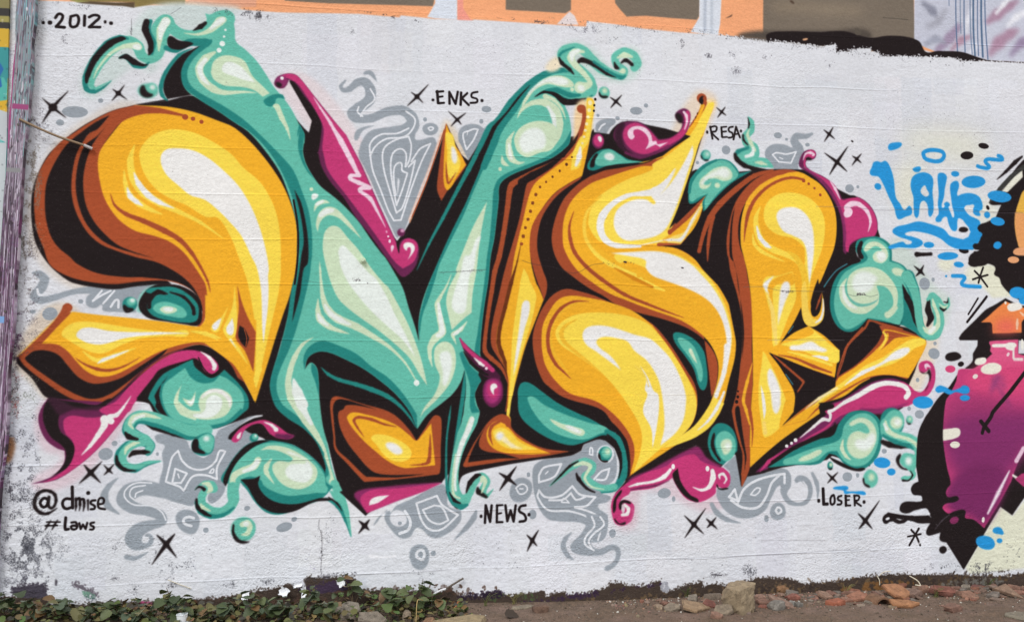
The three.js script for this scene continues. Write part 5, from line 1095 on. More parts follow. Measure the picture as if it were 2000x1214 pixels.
t K 1.8|-1745,955,2 -1703,902,27 -1641,835,2
t K 1.8|-1636,972,2 -1703,902,27 -1772,835,2
t K 1.8|-1628,948,2 -1597,915,18 -1572,891,2
t K 1.8|-1565,953,2 -1597,915,18 -1627,883,2
t K 2.5|-1307,502,5 -1248,440,28 -1183,353,2
t K 2.4|-1195,504,5 -1248,440,31 -1335,314,2
t K 2.6|-49,544,3 -10,508,28 21,477,2
t K 2.6|23,548,3 -10,508,28 -51,458,2
t K 2.1|881,826,3 942,786,30 1003,737,3
t K 2.1|1004,866,3 942,786,31 884,705,3
t K 2.1|1068,406,4 1107,366,23 1140,326,3
t K 2.1|1152,435,4 1107,366,25 1070,293,3
t K 2.2|2182,494,3 2252,427,24 2324,360,3
t K 2.2|2342,539,3 2252,427,24 2183,338,3
e K 5.6|2253,429 19 19 0
t K 2.3|2341,468,3 2379,431,23 2424,390,3
t K 2.3|2418,474,3 2379,431,23 2346,402,3
t K 2.4|3257,758,3 3299,717,20 3339,679,3
t K 2.4|3346,758,3 3299,717,20 3260,681,3
t K 2.4|3490,461,3 3547,405,28 3601,343,3
t K 2.4|3665,547,3 3547,405,28 3491,346,3
# lettering
s K 18 2.4|-1962,3792 -1944,3818 -1920,3811 -1924,3781 -1957,3734! -1908,3732
s K 18 2.5|-1870,3805 -1828,3812 -1831,3749 -1869,3743 -1870,3805
s K 19 2.5|-1786,3814 -1787,3751
s K 18 2.5|-1759,3807 -1728,3822 -1697,3811 -1720,3780 -1758,3742! -1692,3745
s K 15 2.4|-1957,3738 -1904,3734
e K 3.0|-2034,3757 10 11 0
e K 3.0|-1994,3759 14 14 0
e K 3.1|-1661,3781 9 11 0
e K 3.1|-1625,3774 12 12 0
e K 2.8|449,3354 10 10 0
s K 19 2.1|478,3414 484,3335
s K 16 2.1|473,3410 519,3416
s K 14 2.1|482,3375 515,3380
s K 16 2.1|484,3332 524,3336
s K 17 2.1|562,3331! 561,3413! 603,3332! 619,3416!
s K 18 2.1|642,3412 638,3327
s K 16 2.1|684,3409! 647,3372! 694,3327!
s K 15 2.1|755,3421 719,3411 715,3384 750,3372 750,3350 706,3342
e K 2.8|786,3362 11 11 0
e K 3.1|2411,3197 9 12 0
s K 15 2.3|2435,3238 2450,3151
s K 14 2.3|2433,3234 2481,3240 2476,3207 2447,3197 2494,3147
s K 16 2.3|2520,3236 2523,3167
s K 12 2.3|2520,3238 2559,3242
s K 12 2.3|2524,3204 2556,3208
s K 13 2.3|2526,3164 2562,3167
s K 14 2.3|2608,3244 2578,3234 2578,3210 2602,3197 2601,3169 2572,3162
s K 15 2.3|2610,3151! 2632,3245! 2660,3167!
s K 12 2.3|2621,3189 2650,3194
e K 3.1|2669,3215 9 11 0
e K 2.8|759,541 10 12 0
s K 18 2.8|785,497! 791,612! 820,503! 831,610!
s K 17 2.8|868,609 865,498
s K 14 2.8|866,609 905,610
s K 12 2.8|870,553 896,557
s K 15 2.8|865,498 904,497
s K 18 2.8|925,607! 937,502! 960,571! 980,498! 995,604!
s K 18 2.8|1063,602 1028,595 1019,565 1053,542 1062,504 1022,495
e K 2.8|1086,539 11 12 0
e K 3.1|3190,560 12 14 0
s K 24 2.4|3226,643! 3227,535! 3255,534!
s K 17 2.4|3292,591 3307,595 3310,541 3285,532 3281,573 3292,591
s K 16 2.4|3366,589 3341,581 3340,562 3365,548 3359,530 3334,528
s K 20 2.4|3399,588 3399,519
s K 13 2.4|3396,586 3431,585
s K 12 2.4|3398,556 3425,558
s K 14 2.4|3399,519 3433,518
s K 16 2.4|3466,587 3468,517
s K 15 2.4|3463,586 3502,582 3494,553 3469,549 3516,512
e K 3.2|3541,539 12 13 0
# @dmise #laws
s K 18 2.4|-1949,744 -1970,754 -1989,741 -1993,718 -1976,699 -1956,709 -1947,740
t K 2.4|-1944,761,18 -1947,708,18 -1931,691,15 -1913,703,15 -1903,738,18 -1911,773,19 -1937,794,19 -1974,800,19 -2009,781,22 -2027,739,22 -2023,698,22 -1992,665,21 -1949,659,18 -1894,691,4
s K 19 2.4|-1810,818 -1806,688
s K 18 2.4|-1813,743 -1850,744 -1865,713 -1846,685 -1812,692
t K 2.4|-1788,746,16 -1786,699,15 -1789,667,4
s K 15 2.4|-1787,734 -1768,746 -1764,706
t K 2.4|-1766,746,15 -1762,706,14 -1767,666,4
s K 15 2.4|-1763,734 -1745,741 -1737,713
t K 2.4|-1742,737,15 -1739,697,14 -1744,662,4
t K 2.4|-1717,732,15 -1715,668,8
e K 2.4|-1716,777 12 12 0
s K 15 2.4|-1674,730 -1696,727 -1700,712 -1677,695 -1680,678 -1699,676
s K 14 2.4|-1658,706 -1628,709 -1625,737 -1647,742 -1658,710 -1650,682 -1616,673
t K 2.4|-1930,618,4 -1948,587,15 -1966,556,4
t K 2.4|-1890,620,4 -1908,589,15 -1926,555,4
s K 10 2.4|-1956,607 -1878,604
s K 10 2.4|-1963,584 -1893,583
s K 18 2.4|-1845,630 -1847,559 -1829,558
s K 15 2.4|-1811,598 -1785,597 -1781,561 -1807,558 -1811,576 -1785,578
s K 14 2.4|-1766,592! -1757,556! -1744,583! -1728,555! -1719,592!
s K 14 2.4|-1680,593 -1699,589 -1699,577 -1681,566 -1685,551 -1702,551
# dirt, pits and cracks
d #4a4650 260 2.4 7.8|-2091,3434 78 543 0
d #55505a 500 2.4 7.8|-2060,3090 102 121 0
d #6d6560 900 2.4 6.6|-2091,2811 78 270 0
d #8a7d70 700 3.0 9.0|-2093,2583 60 359 0
d #5a5058 600 2.4 7.2|-2090,2260 78 209 0
d #4d4450 900 2.4 7.1|-2113,1874 101 238 0
d #54304e 200 3.0 8.9|-2146,1747 30 178 0
d #a83a34 120 2.9 7.1|-2153,1334 53 118 0
d #a83a34 60 3.0 7.1|-2150,1508 35 35 0
d #6d7468 500 2.4 7.1|-2104,1396 101 177 0
d #454450 1100 2.4 7.7|-2106,1049 112 265 0.1
d #3f4048 2600 2.4 7.6|-2106,735 129 441 0
f #b0805c 14.6|-2202,1130 -2154,1113 -2158,1019 -2193,973 -2205,1020
d #b0805c 200 2.9 8.8|-2171,1066 35 70 0
d #3f4048 2600 2.3 7.6|-2065,452 153 132 0
d #6f717a 1200 2.4 6.5|-1953,431 136 118 0
d #5e5e68 1500 2.3 7.0|-2068,265 135 88 0
r #4a4550 0.0|-2149,213 -2067,225 -1961,229 -1949,197 -1945,147! -2095,155! -2139,176
d #3c3840 500 2.3 7.6|-2038,214 100 47 0
d #45454c 120 2.4 6.7|-1528,426 42 42 0
d #45454c 70 2.5 7.4|-1305,394 43 110 0.4
d #3f3f48 300 2.5 7.4|-1181,261 130 80 -0.5
d #4a4850 160 2.5 8.0|-1211,192 62 25 0
d #45454c 60 2.4 7.3|-1434,171 49 43 0
d #45454c 130 2.5 6.9|-837,173 88 25 0
d #45454c 90 2.5 7.0|-632,173 64 22 0
d #55535c 60 2.4 6.0|-1547,240 30 12 0
f #4d4850 3.0|-1898,260! -1887,244 -1890,213! -1901,221
r #6d6670 0.0|-1794,220! -1772,224 -1696,172 -1651,138! -1696,164 -1771,199
d #6f9a86 160 3.0 12.0|-1703,149 45 19 0.5
# f 640,560 720,580 745,610 720,620 660,590
d #4d5560 120 2.4 6.6|-1680,124 52 30 0.5
d #b04878 60 3.0 10.3|-1401,90 26 9 0.2
d #b04878 70 3.0 7.3|-1370,80 53 11 0
d #45454c 420 2.2 6.2|-1228,352 986 154 0
d #45454c 160 2.3 6.5|-246,407 85 196 0
d #8880a8 120 2.6 7.8|-337,312 52 97 0
s #2f2a30 2 1.0|-301,560 -303,511 -287,469 -283,428 -285,313 -290,231 -280,182
d #3a363c 60 2.6 7.8|-285,343 13 163 0
d #4a4850 320 2.6 7.8|-246,187 195 23 -0.1
r #44364a 0.0|-197,148 -141,162 -128,106 -245,92 -375,85 -423,114 -310,141
f #d8dae2 3.2|-481,156! -407,185! -385,141! -439,128!
s #5c5a60 2 1.3|-278,198 -172,196 -49,195 50,195
s #77757c 1 1.4|50,195 283,195 494,195
s #77757c 1 1.4|367,196 536,201
s #77757c 2 1.6|2041,199 2320,198 2603,197 2986,198 3280,203 3577,197
s #8a888e 2 1.6|2748,297 2940,289 3233,277
d #4a4850 60 2.7 7.4|400,179 135 47 0
d #45454c 120 2.4 6.9|880,258 208 104 0
d #45454c 500 2.1 5.7|1319,306 1491 213 0
d #45454c 140 3.0 9.9|2657,89 68 46 0.4
d #5a585e 90 3.0 8.3|2411,76 83 23 0
s #55535a 7 1.5|2373,78 2448,71
d #4a4a50 260 3.8 10.8|4490,21 133 58 0
d #45454c 120 3.3 9.0|4138,38 164 49 0
d #45454c 160 3.4 9.3|4766,83 127 169 0
d #45454c 400 2.4 5.9|3380,254 1502 237 0
# pits in the upper coat
d #55535c 160 2.5 6.5|997,3679 2514 144 0.04
d #3c3a40 400 2.6 7.2|-735,3890 131 29 0.05
d #3c3a40 240 2.6 7.2|-686,3868 85 33 0
d #4a4850 70 2.7 6.8|-112,3802 34 30 0
d #3c3a40 200 2.4 6.9|165,3917 224 12 0.12
d #3c3a40 300 2.5 7.3|1181,3937 300 15 0.05
d #5a5864 300 2.6 7.4|1546,3907 148 33 0
d #4a4850 70 3.1 7.7|2223,3842 31 46 0
d #5d5b64 60 3.1 7.8|2433,3755 31 19 0
d #5d5b64 90 3.1 7.8|2636,3776 55 39 0
d #5d5b64 80 3.1 7.8|2645,3656 43 35 0
d #5d5b64 40 3.2 7.9|2884,3769 40 24 0
d #45434a 60 2.6 6.7|1712,3831 261 30 0.05
d #5d5b64 60 3.3 8.1|3364,3734 57 37 0
d #77757c 90 3.2 8.1|3246,3843 162 32 0.1
d #3c3a40 200 3.3 8.3|3694,3826 951 33 0.05
d #3c3a40 120 2.7 7.8|2612,3906 470 23 0.08
d #3c3a40 160 3.0 7.6|1920,3930 680 19 0.06
s #4a474e 2 1.0|-1257,3856 -1194,3902
d #3c3a40 120 2.6 6.5|-914,3890 130 23 0.08
d #4a4850 160 2.2 6.2|-1830,3879 277 25 0
d #4a4850 160 2.1 6.1|-1888,3659 37 37 0
s #3f3c42 2 1.3|-1500,3809 -1500,3703
d #3f3c42 30 2.2 5.6|-1502,3746 9 63 0
d #45434a 300 2.1 6.1|-2066,3766 30 182 0
d #2a2629 160 2.1 4.9|635,2567 2442 907 0
d #5d5a62 500 2.1 4.8|292,3716 2421 208 0
d #5d5a62 400 2.5 5.8|3886,3352 1039 416 0
d #45434a 500 1.9 4.7|-1513,3426 624 250 0
# hairline cracks along the pour joints
s #3b3238 2 1.1|1056,2261 1128,2239 1208,2227 1289,2214 1397,2179 1461,2189 1544,2234 1636,2248
e #3b3238 1.1|1788,2258 13 6 0.2
e #3b3238 1.1|1786,2258 12 6 0.2
e #3b3238 1.1|2206,2221 11 5 0.3
d #3b3238 16 3.7 8.8|1709,2249 148 17 0
s #3b3238 2 1.1|490,2175 563,2179 650,2185 808,2197
d #3b3238 40 2.8 7.0|650,2183 174 12 -0.05
d #3b3238 60 2.7 7.4|-40,2118 75 13 0.2
s #3b3238 1 1.0|-397,2116 -331,2104 -298,2100
s #6a6468 2 1.2|2658,2087 2794,2088 2941,2061 3059,2059 3277,2057
d #3b3238 50 3.1 7.9|2990,2056 59 10 0
s #3b4a48 2 1.2|3455,2039 3516,2025 3577,2035 3637,2021 3699,2035
d #3b3238 40 3.2 8.1|3567,2037 41 10 0
s #77757c 1 1.3|4188,1908 4313,1902 4440,1914
s #8a888e 2 1.2|2832,1707 3425,1704
s #8a8890 2 1.2|3141,2962 3282,2961
s #6f6a74 2 1.3|3233,2677 3455,2677 3760,2659 3967,2667 4282,2669 4686,2657 4924,2661
s #7a6a48 1 1.5|1840,1335 2063,1327 2297,1328
s #55757a 1 1.3|-684,948 -458,944 -320,944
s #46746e 1 1.4|373,1337 544,1339
s #a7a4aa 1 1.2|-2043,944 -1895,940
# bright drips and scrapes of white coat
s #eceef4 2 1.2|3055,473 2981,292
s #eceef4 2 1.2|3046,433 2969,257
s #eceef4 2 1.2|3112,327 3167,375
s #eceef4 2 1.2|3146,344 3225,361 3353,363
s #eceef4 2 1.1|2722,419 2706,321
s #eef0f6 2 1.3|-254,394 -148,373 -99,350
s #eef0f6 2 1.3|-140,368 -90,304 -49,228
f #f2f3f8 1.7|17,320 75,309 133,303 195,312! 191,298 124,295 25,301
s #eef0f6 2 1.4|639,368 699,360
s #eef0f6 2 1.4|1193,128 1317,137 1432,123 1512,112 1593,113
s #eef0f6 2 1.4|1406,147 1540,145 1612,159
d #7d7468 500 2.4 7.8|-2069,2909 30 361 -0.08
d #6a6058 600 2.4 7.7|-2121,2324 36 447 -0.08
d #4a4048 700 2.4 7.7|-2164,1619 35 443 -0.06
d #3a3640 700 2.3 8.2|-2172,831 35 439 -0.04
d #8d8578 420 2.4 7.8|-2079,2486 66 449 -0.08
`;
const px = (x) => (x - X0) * PPM, py = (y) => (Y1 - y) * PPM;
function points(s) { return s.trim().split(/\s+/).map((t) => { const c = t.endsWith('!'), v = t.replace('!', '').split(',').map(Number); return { x: px(v[0]), y: py(v[1]), w: (v[2] ?? 0) * PPM, c }; }); }
function trace(g, p, closed) {      // a smooth curve through the points, with corners where marked
  const n = p.length, at = (i) => closed ? p[(i + n) % n] : p[Math.max(0, Math.min(n - 1, i))];
  const tan = (i) => { const a = at(i - 1), b = at(i + 1), q = at(i); if (q.c) return null; const l = Math.hypot(b.x - a.x, b.y - a.y) || 1; return [(b.x - a.x) / l, (b.y - a.y) / l]; };
  g.moveTo(p[0].x, p[0].y);
  for (let i = 0; i < (closed ? n : n - 1); i++) {
    const a = at(i), b = at(i + 1), l = Math.hypot(b.x - a.x, b.y - a.y) / 3, d = [(b.x - a.x) / 3, (b.y - a.y) / 3], ta = tan(i), tb = tan(i + 1);
    const c1 = ta ? [a.x + ta[0] * l, a.y + ta[1] * l] : [a.x + d[0], a.y + d[1]], c2 = tb ? [b.x - tb[0] * l, b.y - tb[1] * l] : [b.x - d[0], b.y - d[1]];
    g.bezierCurveTo(c1[0], c1[1], c2[0], c2[1], b.x, b.y);
  }
  if (closed) g.closePath();
}
function ribbon(g, p) {              // a stroke of the can whose width changes along the way
  const n = p.length, at = (i) => p[Math.max(0, Math.min(n - 1, i))], L = [], R = [];
  for (let i = 0; i < n - 1; i++) for (let k = 0; k < 8 + (i === n - 2); k++) {
    const t = k / 8, a = at(i - 1), b = at(i), c = at(i + 1), d = at(i + 2);
    const f = (q) => 0.5 * (2 * b[q] + (c[q] - a[q]) * t + (2 * a[q] - 5 * b[q] + 4 * c[q] - d[q]) * t * t + (3 * b[q] - a[q] - 3 * c[q] + d[q]) * t * t * t);
    const e = (q) => 0.5 * ((c[q] - a[q]) + 2 * (2 * a[q] - 5 * b[q] + 4 * c[q] - d[q]) * t + 3 * (3 * b[q] - a[q] - 3 * c[q] + d[q]) * t * t);
    const x = f('x'), y = f('y'), w = Math.max(0.3, b.w + (c.w - b.w) * t) / 2, dx = e('x'), dy = e('y'), l = Math.hypot(dx, dy) || 1;
    L.push([x - dy / l * w, y + dx / l * w]); R.push([x + dy / l * w, y - dx / l * w]);
  }
  g.beginPath(); L.forEach((q, i) => i ? g.lineTo(q[0], q[1]) : g.moveTo(q[0], q[1])); R.reverse().forEach((q) => g.lineTo(q[0], q[1])); g.closePath(); g.fill();
  for (const q of [p[0], p[n - 1]]) if (q.w > 3) { g.beginPath(); g.arc(q.x, q.y, q.w / 2, 0, 7); g.fill(); }
  for (let i = 1; i < n - 1; i++) { g.beginPath(); g.arc(p[i].x, p[i].y, p[i].w / 2 * 0.98, 0, 7); g.fill(); }
}
function drawMural() {
  const c = document.createElement('canvas'); c.width = TW; c.height = TH; const g = c.getContext('2d'), R = rng(7);
  g.lineCap = 'round'; g.lineJoin = 'round';
  g.fillStyle = PAINT.W; g.fillRect(0, 0, TW, TH);
  for (let i = 0; i < 260; i++) {                // roller swaths of several white coats, thick and thin
    const v = R() < 0.65, w = (v ? 180 + R() * 90 : 300 + R() * 700) * PPM, h = (v ? 250 + R() * 700 : 170 + R() * 80) * PPM, x = R() * TW, y = R() * TH;
    g.fillStyle = ['#e6eaf2', '#d2d6e0', '#dfe0e4', '#cfd5df', '#e9ebf0'][i % 5]; g.globalAlpha = 0.16 + 0.22 * R();
    g.beginPath(); for (let k = 0; k < 4; k++) { const [ax, ay, bx, by] = [[0, 0, w, 0], [w, 0, w, h], [w, h, 0, h], [0, h, 0, 0]][k]; for (let t = 0; t < 12; t++) g.lineTo(x + ax + (bx - ax) * t / 12 + (R() - 0.5) * 5, y + ay + (by - ay) * t / 12 + (R() - 0.5) * 5); } g.fill();
  }
  for (let i = 0; i < 900; i++) { g.globalAlpha = 0.5; g.strokeStyle = R() < 0.6 ? '#f3f5f9' : '#b9bdc6'; g.lineWidth = 0.5 + R(); const x = R() * TW, y = R() * TH, a = (R() - 0.5) * 1.2 + (R() < 0.3 ? 1.5 : 0), l = 3 + R() * 14; g.beginPath(); g.moveTo(x, y); g.lineTo(x + Math.cos(a) * l, y + Math.sin(a) * l); g.stroke(); }
  g.globalAlpha = 1;
  for (const line of MURAL.split('\n')) {
    if (!line || line[0] === '#') continue;
    const [h, body] = line.split('|'), a = h.split(' '), col = PAINT[a[1]] ?? a[1];
    g.fillStyle = g.strokeStyle = col;
    const blur = Math.max(a[0] === 'f' || a[0] === 't' ? 1.5 : 0, Number(a[0] === 's' ? a[3] : a[2]) * PPM);
    const soft = a[0] !== 'd' && blur > 0.25;      // the soft edge of spray: draw off the canvas and let only the blurred copy land on it
    g.setTransform(1, 0, 0, 1, soft ? -4000 : 0, 0); g.shadowOffsetX = soft ? 4000 : 0; g.shadowBlur = soft ? blur * 1.2 : 0; g.shadowColor = soft ? col : 'transparent';
    if (a[0] === 'f') { g.beginPath(); trace(g, points(body), true); g.fill(); }
    else if (a[0] === 'r') {                     // a brushed, crumbling edge
      const p = points(body), q = []; p.forEach((b, i) => { const c = p[(i + 1) % p.length], n = Math.max(1, Math.round(Math.hypot(c.x - b.x, c.y - b.y) / 2.2)); for (let k = 0; k < n; k++) q.push([b.x + (c.x - b.x) * k / n, b.y + (c.y - b.y) * k / n]); });
      g.beginPath(); q.forEach(([x, y], i) => { const d = (fbm(x / 14, y / 14, 2, 3) - 0.5) * 6 + (R() - 0.5) * 1.8; g.lineTo(x + (R() - 0.5) * 2, y + d); }); g.fill();
      for (const [x, y] of q) for (let k = 0; k < 2; k++) { const s = 0.4 + R() * 1.3; g.globalAlpha = 0.7; g.beginPath(); g.ellipse(x + (R() - 0.5) * 6, y - (R() - 0.3) * 9 * R(), s * 1.4, s, R() * 3, 0, 7); g.fill(); }
      g.globalAlpha = 1;
    } else if (a[0] === 't') ribbon(g, points(body));
    else if (a[0] === 's') { g.lineWidth = Number(a[2]) * PPM; g.beginPath(); trace(g, points(body), false); g.stroke(); }
    else {
      const b = body.split(' '), o = points(b[0])[0], rx = b[1] * PPM, ry = b[2] * PPM, rot = Number(b[3]);
      if (a[0] === 'e') { g.beginPath(); g.ellipse(o.x, o.y, rx, ry, rot, 0, 7); g.fill(); }
      else for (let i = 0; i < a[2] * 1.9; i++) {      // pits and specks where the coat missed the pores
        const t = R() * 6.2832, q = Math.pow(R(), 0.8), ex = Math.cos(t) * q * rx, ey = Math.sin(t) * q * ry, s = (Number(a[3]) + (a[4] - a[3]) * R() * R()) * PPM * 0.5;
        const sx = o.x + ex * Math.cos(rot) - ey * Math.sin(rot), sy = o.y + ex * Math.sin(rot) + ey * Math.cos(rot);
        if (fbm(sx / 9, sy / 12, 3, 8) < 0.44 + 0.16 * R()) continue;      // they gather in clumps and runs
        g.globalAlpha = 0.45 + 0.5 * R();
        g.beginPath(); g.ellipse(sx, sy, s * (0.8 + R()), s * (0.5 + 0.5 * R()), R() * 3, 0, 7); g.fill();
      }
      g.globalAlpha = 1;
    }
  }
  g.setTransform(1, 0, 0, 1, 0, 0); g.shadowColor = 'transparent'; g.shadowBlur = 0; g.shadowOffsetX = 0;
  // pigment grain: the coat is mottled, finely and coarsely, and thinner on the pores
  const im = g.getImageData(0, 0, TW, TH), D = im.data;
  for (let y = 0; y < TH; y++) for (let x = 0; x < TW; x++) {
    const o = (y * TW + x) * 4, lum = (D[o] + D[o + 1] + D[o + 2]) / 765;
    const fine = hash(x, y, 5) - 0.5, mid = vnoise(x / 3.1, y / 2.3, 11) - 0.5, big = fbm(x / 150, y / 110, 3, 21) - 0.5;
    const k = 1 + fine * 0.045 + mid * 0.05 + big * 0.07, lift = lum < 0.25 ? (hash(x, y, 9) > 0.985 ? 26 : 0) : 0;
    D[o] = Math.min(255, D[o] * k + lift); D[o + 1] = Math.min(255, D[o + 1] * k + lift); D[o + 2] = Math.min(255, D[o + 2] * k + lift);
  }
  g.putImageData(im, 0, 0);
  const t = new THREE.CanvasTexture(c); t.colorSpace = THREE.SRGBColorSpace; t.anisotropy = 8; return t;
}
const JOINTS = [0.2, 0.581, 0.949, 1.336, 1.722, 2.1, 2.385, 2.68, 2.985, 3.27, 3.555, 3.95];
function drawRelief() {
  const d = new Uint8Array(TW * TH * 4), wob = JOINTS.map((j) => Array.from({ length: TW }, (_, x) => { const wx = X0 / 1000 + x / PPM / 1000; return [j + (vnoise(wx * 3, j * 7, 61) - 0.5) * 0.025, vnoise(wx * 1.7, j * 3, 62)]; }));
  for (let y = 0; y < TH; y++) for (let x = 0; x < TW; x++) {
    const wx = X0 / 1000 + x / PPM / 1000, wy = Y0 / 1000 + (y + 0.5) / PPM / 1000, rough = Math.max(0, 1 - (wx + 2.25) / 0.5) * 0.35 + (wy < 0.5 ? 0.16 : 0);
    const amp = Math.max(0.25, 2.6 * fbm(x / 80, y / 50, 2, 91) - 0.45);      // smooth-trowelled and rough patches
    let h = 0.5 + amp * (fbm(x / 1.8, y / 1.6, 2, 31) - 0.5) * (0.17 + rough) + (fbm(x / 11, y / 6, 3, 41) - 0.5) * (0.2 + rough) + (fbm(x / 60, y / 22, 2, 51) - 0.5) * 0.12;
    for (let k = 0; k < JOINTS.length; k++) if (Math.abs(wy - JOINTS[k]) < 0.03) { const w = wob[k][x], dj = Math.abs(wy - w[0]); if (dj < 0.007) h += (1 - dj / 0.007) * 0.34 * w[1]; }
    const v = Math.max(0, Math.min(255, h * 255)), o = (y * TW + x) * 4; d[o] = d[o + 1] = d[o + 2] = v; d[o + 3] = 255;
  }
  const t = new THREE.DataTexture(d, TW, TH); t.magFilter = THREE.LinearFilter; t.needsUpdate = true; return t;
}
const muralMat = new THREE.MeshPhysicalMaterial({ map: drawMural(), bumpMap: drawRelief(), bumpScale: 0.009, roughness: 0.9, specularIntensity: 0.35 });
const concrete = new THREE.MeshStandardMaterial({ color: new THREE.Color().setRGB(0.34, 0.33, 0.31), roughness: 0.95 });
console.log('mural drawn');

const wall = new THREE.Group();
{
  const edges = [-0.45, ...JOINTS, 4.55];
  for (let k = 0; k < edges.length - 1; k++) {       // one mesh per pour, between two formwork joints
    const y0 = edges[k], y1 = edges[k + 1], nx = 156, ny = 8, pos = [], uv = [], idx = [], proud = (hash(k, 3, 77) - 0.5) * 0.0016 - k * 0.0008;
    const jy = (j, x) => j === edges[0] || j === edges[edges.length - 1] ? j : j + (vnoise(x * 3, j * 7, 61) - 0.5) * 0.025;
    // rows from the lower ledge over the face to the upper ledge; the ledges have vertices of their own so that the arris stays sharp
    const rows = [[0, 1], [0, 0]]; for (let j = 0; j <= ny; j++) rows.push([j / ny, 0]); rows.push([1, 0], [1, 1]);
    for (const [f, back] of rows) for (let i = 0; i <= nx; i++) {
      const x = X0 / 1000 + i / nx * (X1 - X0) / 1000, a = jy(y0, x), b = jy(y1, x), y = a + (b - a) * f, z = back ? -0.018 : proud + (fbm(x * 1.4, y * 1.8, 3, 81) - 0.5) * 0.012;
      pos.push(x, y, z); uv.push((x * 1000 - X0) / (X1 - X0), (y * 1000 - Y0) / (Y1 - Y0));
    }
    for (let j = 0; j < rows.length - 1; j++) if (j !== 1 && j !== rows.length - 3) for (let i = 0; i < nx; i++) { const a = j * (nx + 1) + i, b = a + 1, c = a + nx + 1, d = c + 1; idx.push(a, b, d, a, d, c); }
    const g = new THREE.BufferGeometry(); g.setAttribute('position', new THREE.Float32BufferAttribute(pos, 3)); g.setAttribute('uv', new THREE.Float32BufferAttribute(uv, 2)); g.setIndex(idx); g.computeVertexNormals();
    part('concrete_course', g, muralMat, wall);
  }
  { // the wall runs on to the right, whitewashed
    const g = new THREE.PlaneGeometry(5, 5, 60, 60), p = g.attributes.position; for (let i = 0; i < p.count; i++) p.setZ(i, (fbm((p.getX(i) + 7.95) * 1.4, (p.getY(i) + 2.05) * 1.8, 3, 81) - 0.5) * 0.012 - 0.004); g.translate(7.95, 2.05, 0); g.computeVertexNormals();
    part('bare_section', g, new THREE.MeshStandardMaterial({ color: PAINT.W, roughness: 0.9 }), wall); const b = new THREE.BoxGeometry(5, 5, 0.3); b.translate(7.95, 2.05, -0.172); part('core', b, concrete, wall);
  }
  const core = new THREE.BoxGeometry(7.8, 5.0, 0.3); core.translate(1.55, 2.05, -0.172); part('core', core, concrete, wall);
  const cop = new THREE.BoxGeometry(7.9, 0.12, 0.42); cop.translate(1.55, 4.612, -0.17); part('coping', cop, concrete, wall);
}
wall.userData.kind = 'thing'; tag(top(wall, 'graffiti_wall'), 'whitewashed concrete wall painted with yellow, teal and magenta DMISE graffiti lettering', 'wall');

// ---------------------------------------------------------------- the neighbouring wall and the painted post at the left
function streaks(w, h, draw) { const c = document.createElement('canvas'); c.width = w; c.height = h; const g = c.getContext('2d'); draw(g, w, h); const t = new THREE.CanvasTexture(c); t.colorSpace = THREE.SRGBColorSpace; return t; }
{
  const map = streaks(512, 1024, (g, w, h) => {            // old paint on the next wall: bands at the top, blue, teal and yellow drips, pale lower down
    const R = rng(31), blob = (x, y, a, b, c) => { g.fillStyle = c; g.beginPath(); for (let i = 0; i <= 14; i++) { const t = i / 14 * 6.283, k = 0.75 + 0.5 * R(); g.lineTo(x + Math.cos(t) * a * k, y + Math.sin(t) * b * k); } g.fill(); };
    g.fillStyle = '#c9d3d6'; g.fillRect(0, 0, w, h);
    const row = (m) => (4.55 - m) / 4.6 * h;
    for (const [m0, m1, c] of [[4.6, 3.86, '#8f8a86'], [3.9, 3.83, '#8c8458'], [3.83, 3.78, '#3a3836'], [3.78, 3.74, '#a39a58'], [3.74, 3.7, '#3d3a36'], [3.7, 3.58, '#d8b13c'], [3.58, 3.2, '#3f9a9c']]) { g.fillStyle = c; g.fillRect(0, row(m0), w, row(m1) - row(m0)); for (let i = 0; i < 24; i++) blob(R() * w, row(m1), 8 + R() * 12, 2 + R() * 5, c); }
    for (let i = 0; i < 40; i++) blob(R() * w, row(3.55 - R() * 0.4), 10 + R() * 18, 8 + R() * 18, ['#2e6fb0', '#e0b738', '#57b8ac', '#e0b738', '#5b8fc0'][i % 5]);
    for (let i = 0; i < 26; i++) blob(R() * w, row(3.0 - R() * 0.5), 12 + R() * 20, 10 + R() * 26, ['#1f9c98', '#dfe9ea', '#4fb9b2', '#e9eff0', '#9db4b8'][i % 5]);
    for (let i = 0; i < 60; i++) blob(R() * w, row(2.4 - R() * 2.4), 6 + R() * 22, 8 + R() * 24, ['#e4ebeb', '#cfe3dc', '#d8dcae', '#b9c9cc', '#eef1f2'][i % 5]);
    for (let i = 0; i < 5000; i++) { g.fillStyle = R() < 0.5 ? 'rgba(50,55,60,.35)' : 'rgba(255,255,255,.3)'; g.fillRect(R() * w, R() * h, 1 + R() * 2, 1 + R() * 2); }
  });
  map.wrapS = THREE.RepeatWrapping;
  const m = new THREE.MeshStandardMaterial({ map, roughness: 0.9 }), nb = new THREE.Group();
  const g = new THREE.BoxGeometry(4.6, 4.6, 0.3, 48, 48, 1), p = g.attributes.position, uv = g.attributes.uv;
  for (let i = 0; i < p.count; i++) { if (p.getZ(i) > 0.1) p.setZ(i, p.getZ(i) + (fbm(p.getX(i) * 4, p.getY(i) * 4, 3, 91) - 0.5) * 0.02); uv.setXY(i, (p.getX(i) - 2.3) / 2.3, (p.getY(i) + 2.3) / 4.6); }
  g.computeVertexNormals(); g.translate(-4.53, 2.25, -0.14); part('painted_face', g, m, nb);
  const cop = new THREE.BoxGeometry(4.6, 0.1, 0.38); cop.translate(-4.55, 4.602, -0.14); part('coping', cop, concrete, nb);
  nb.userData.kind = 'thing'; tag(top(nb, 'neighbouring_wall'), 'wall with teal, yellow and blue paint left of the leaning post', 'wall');
}
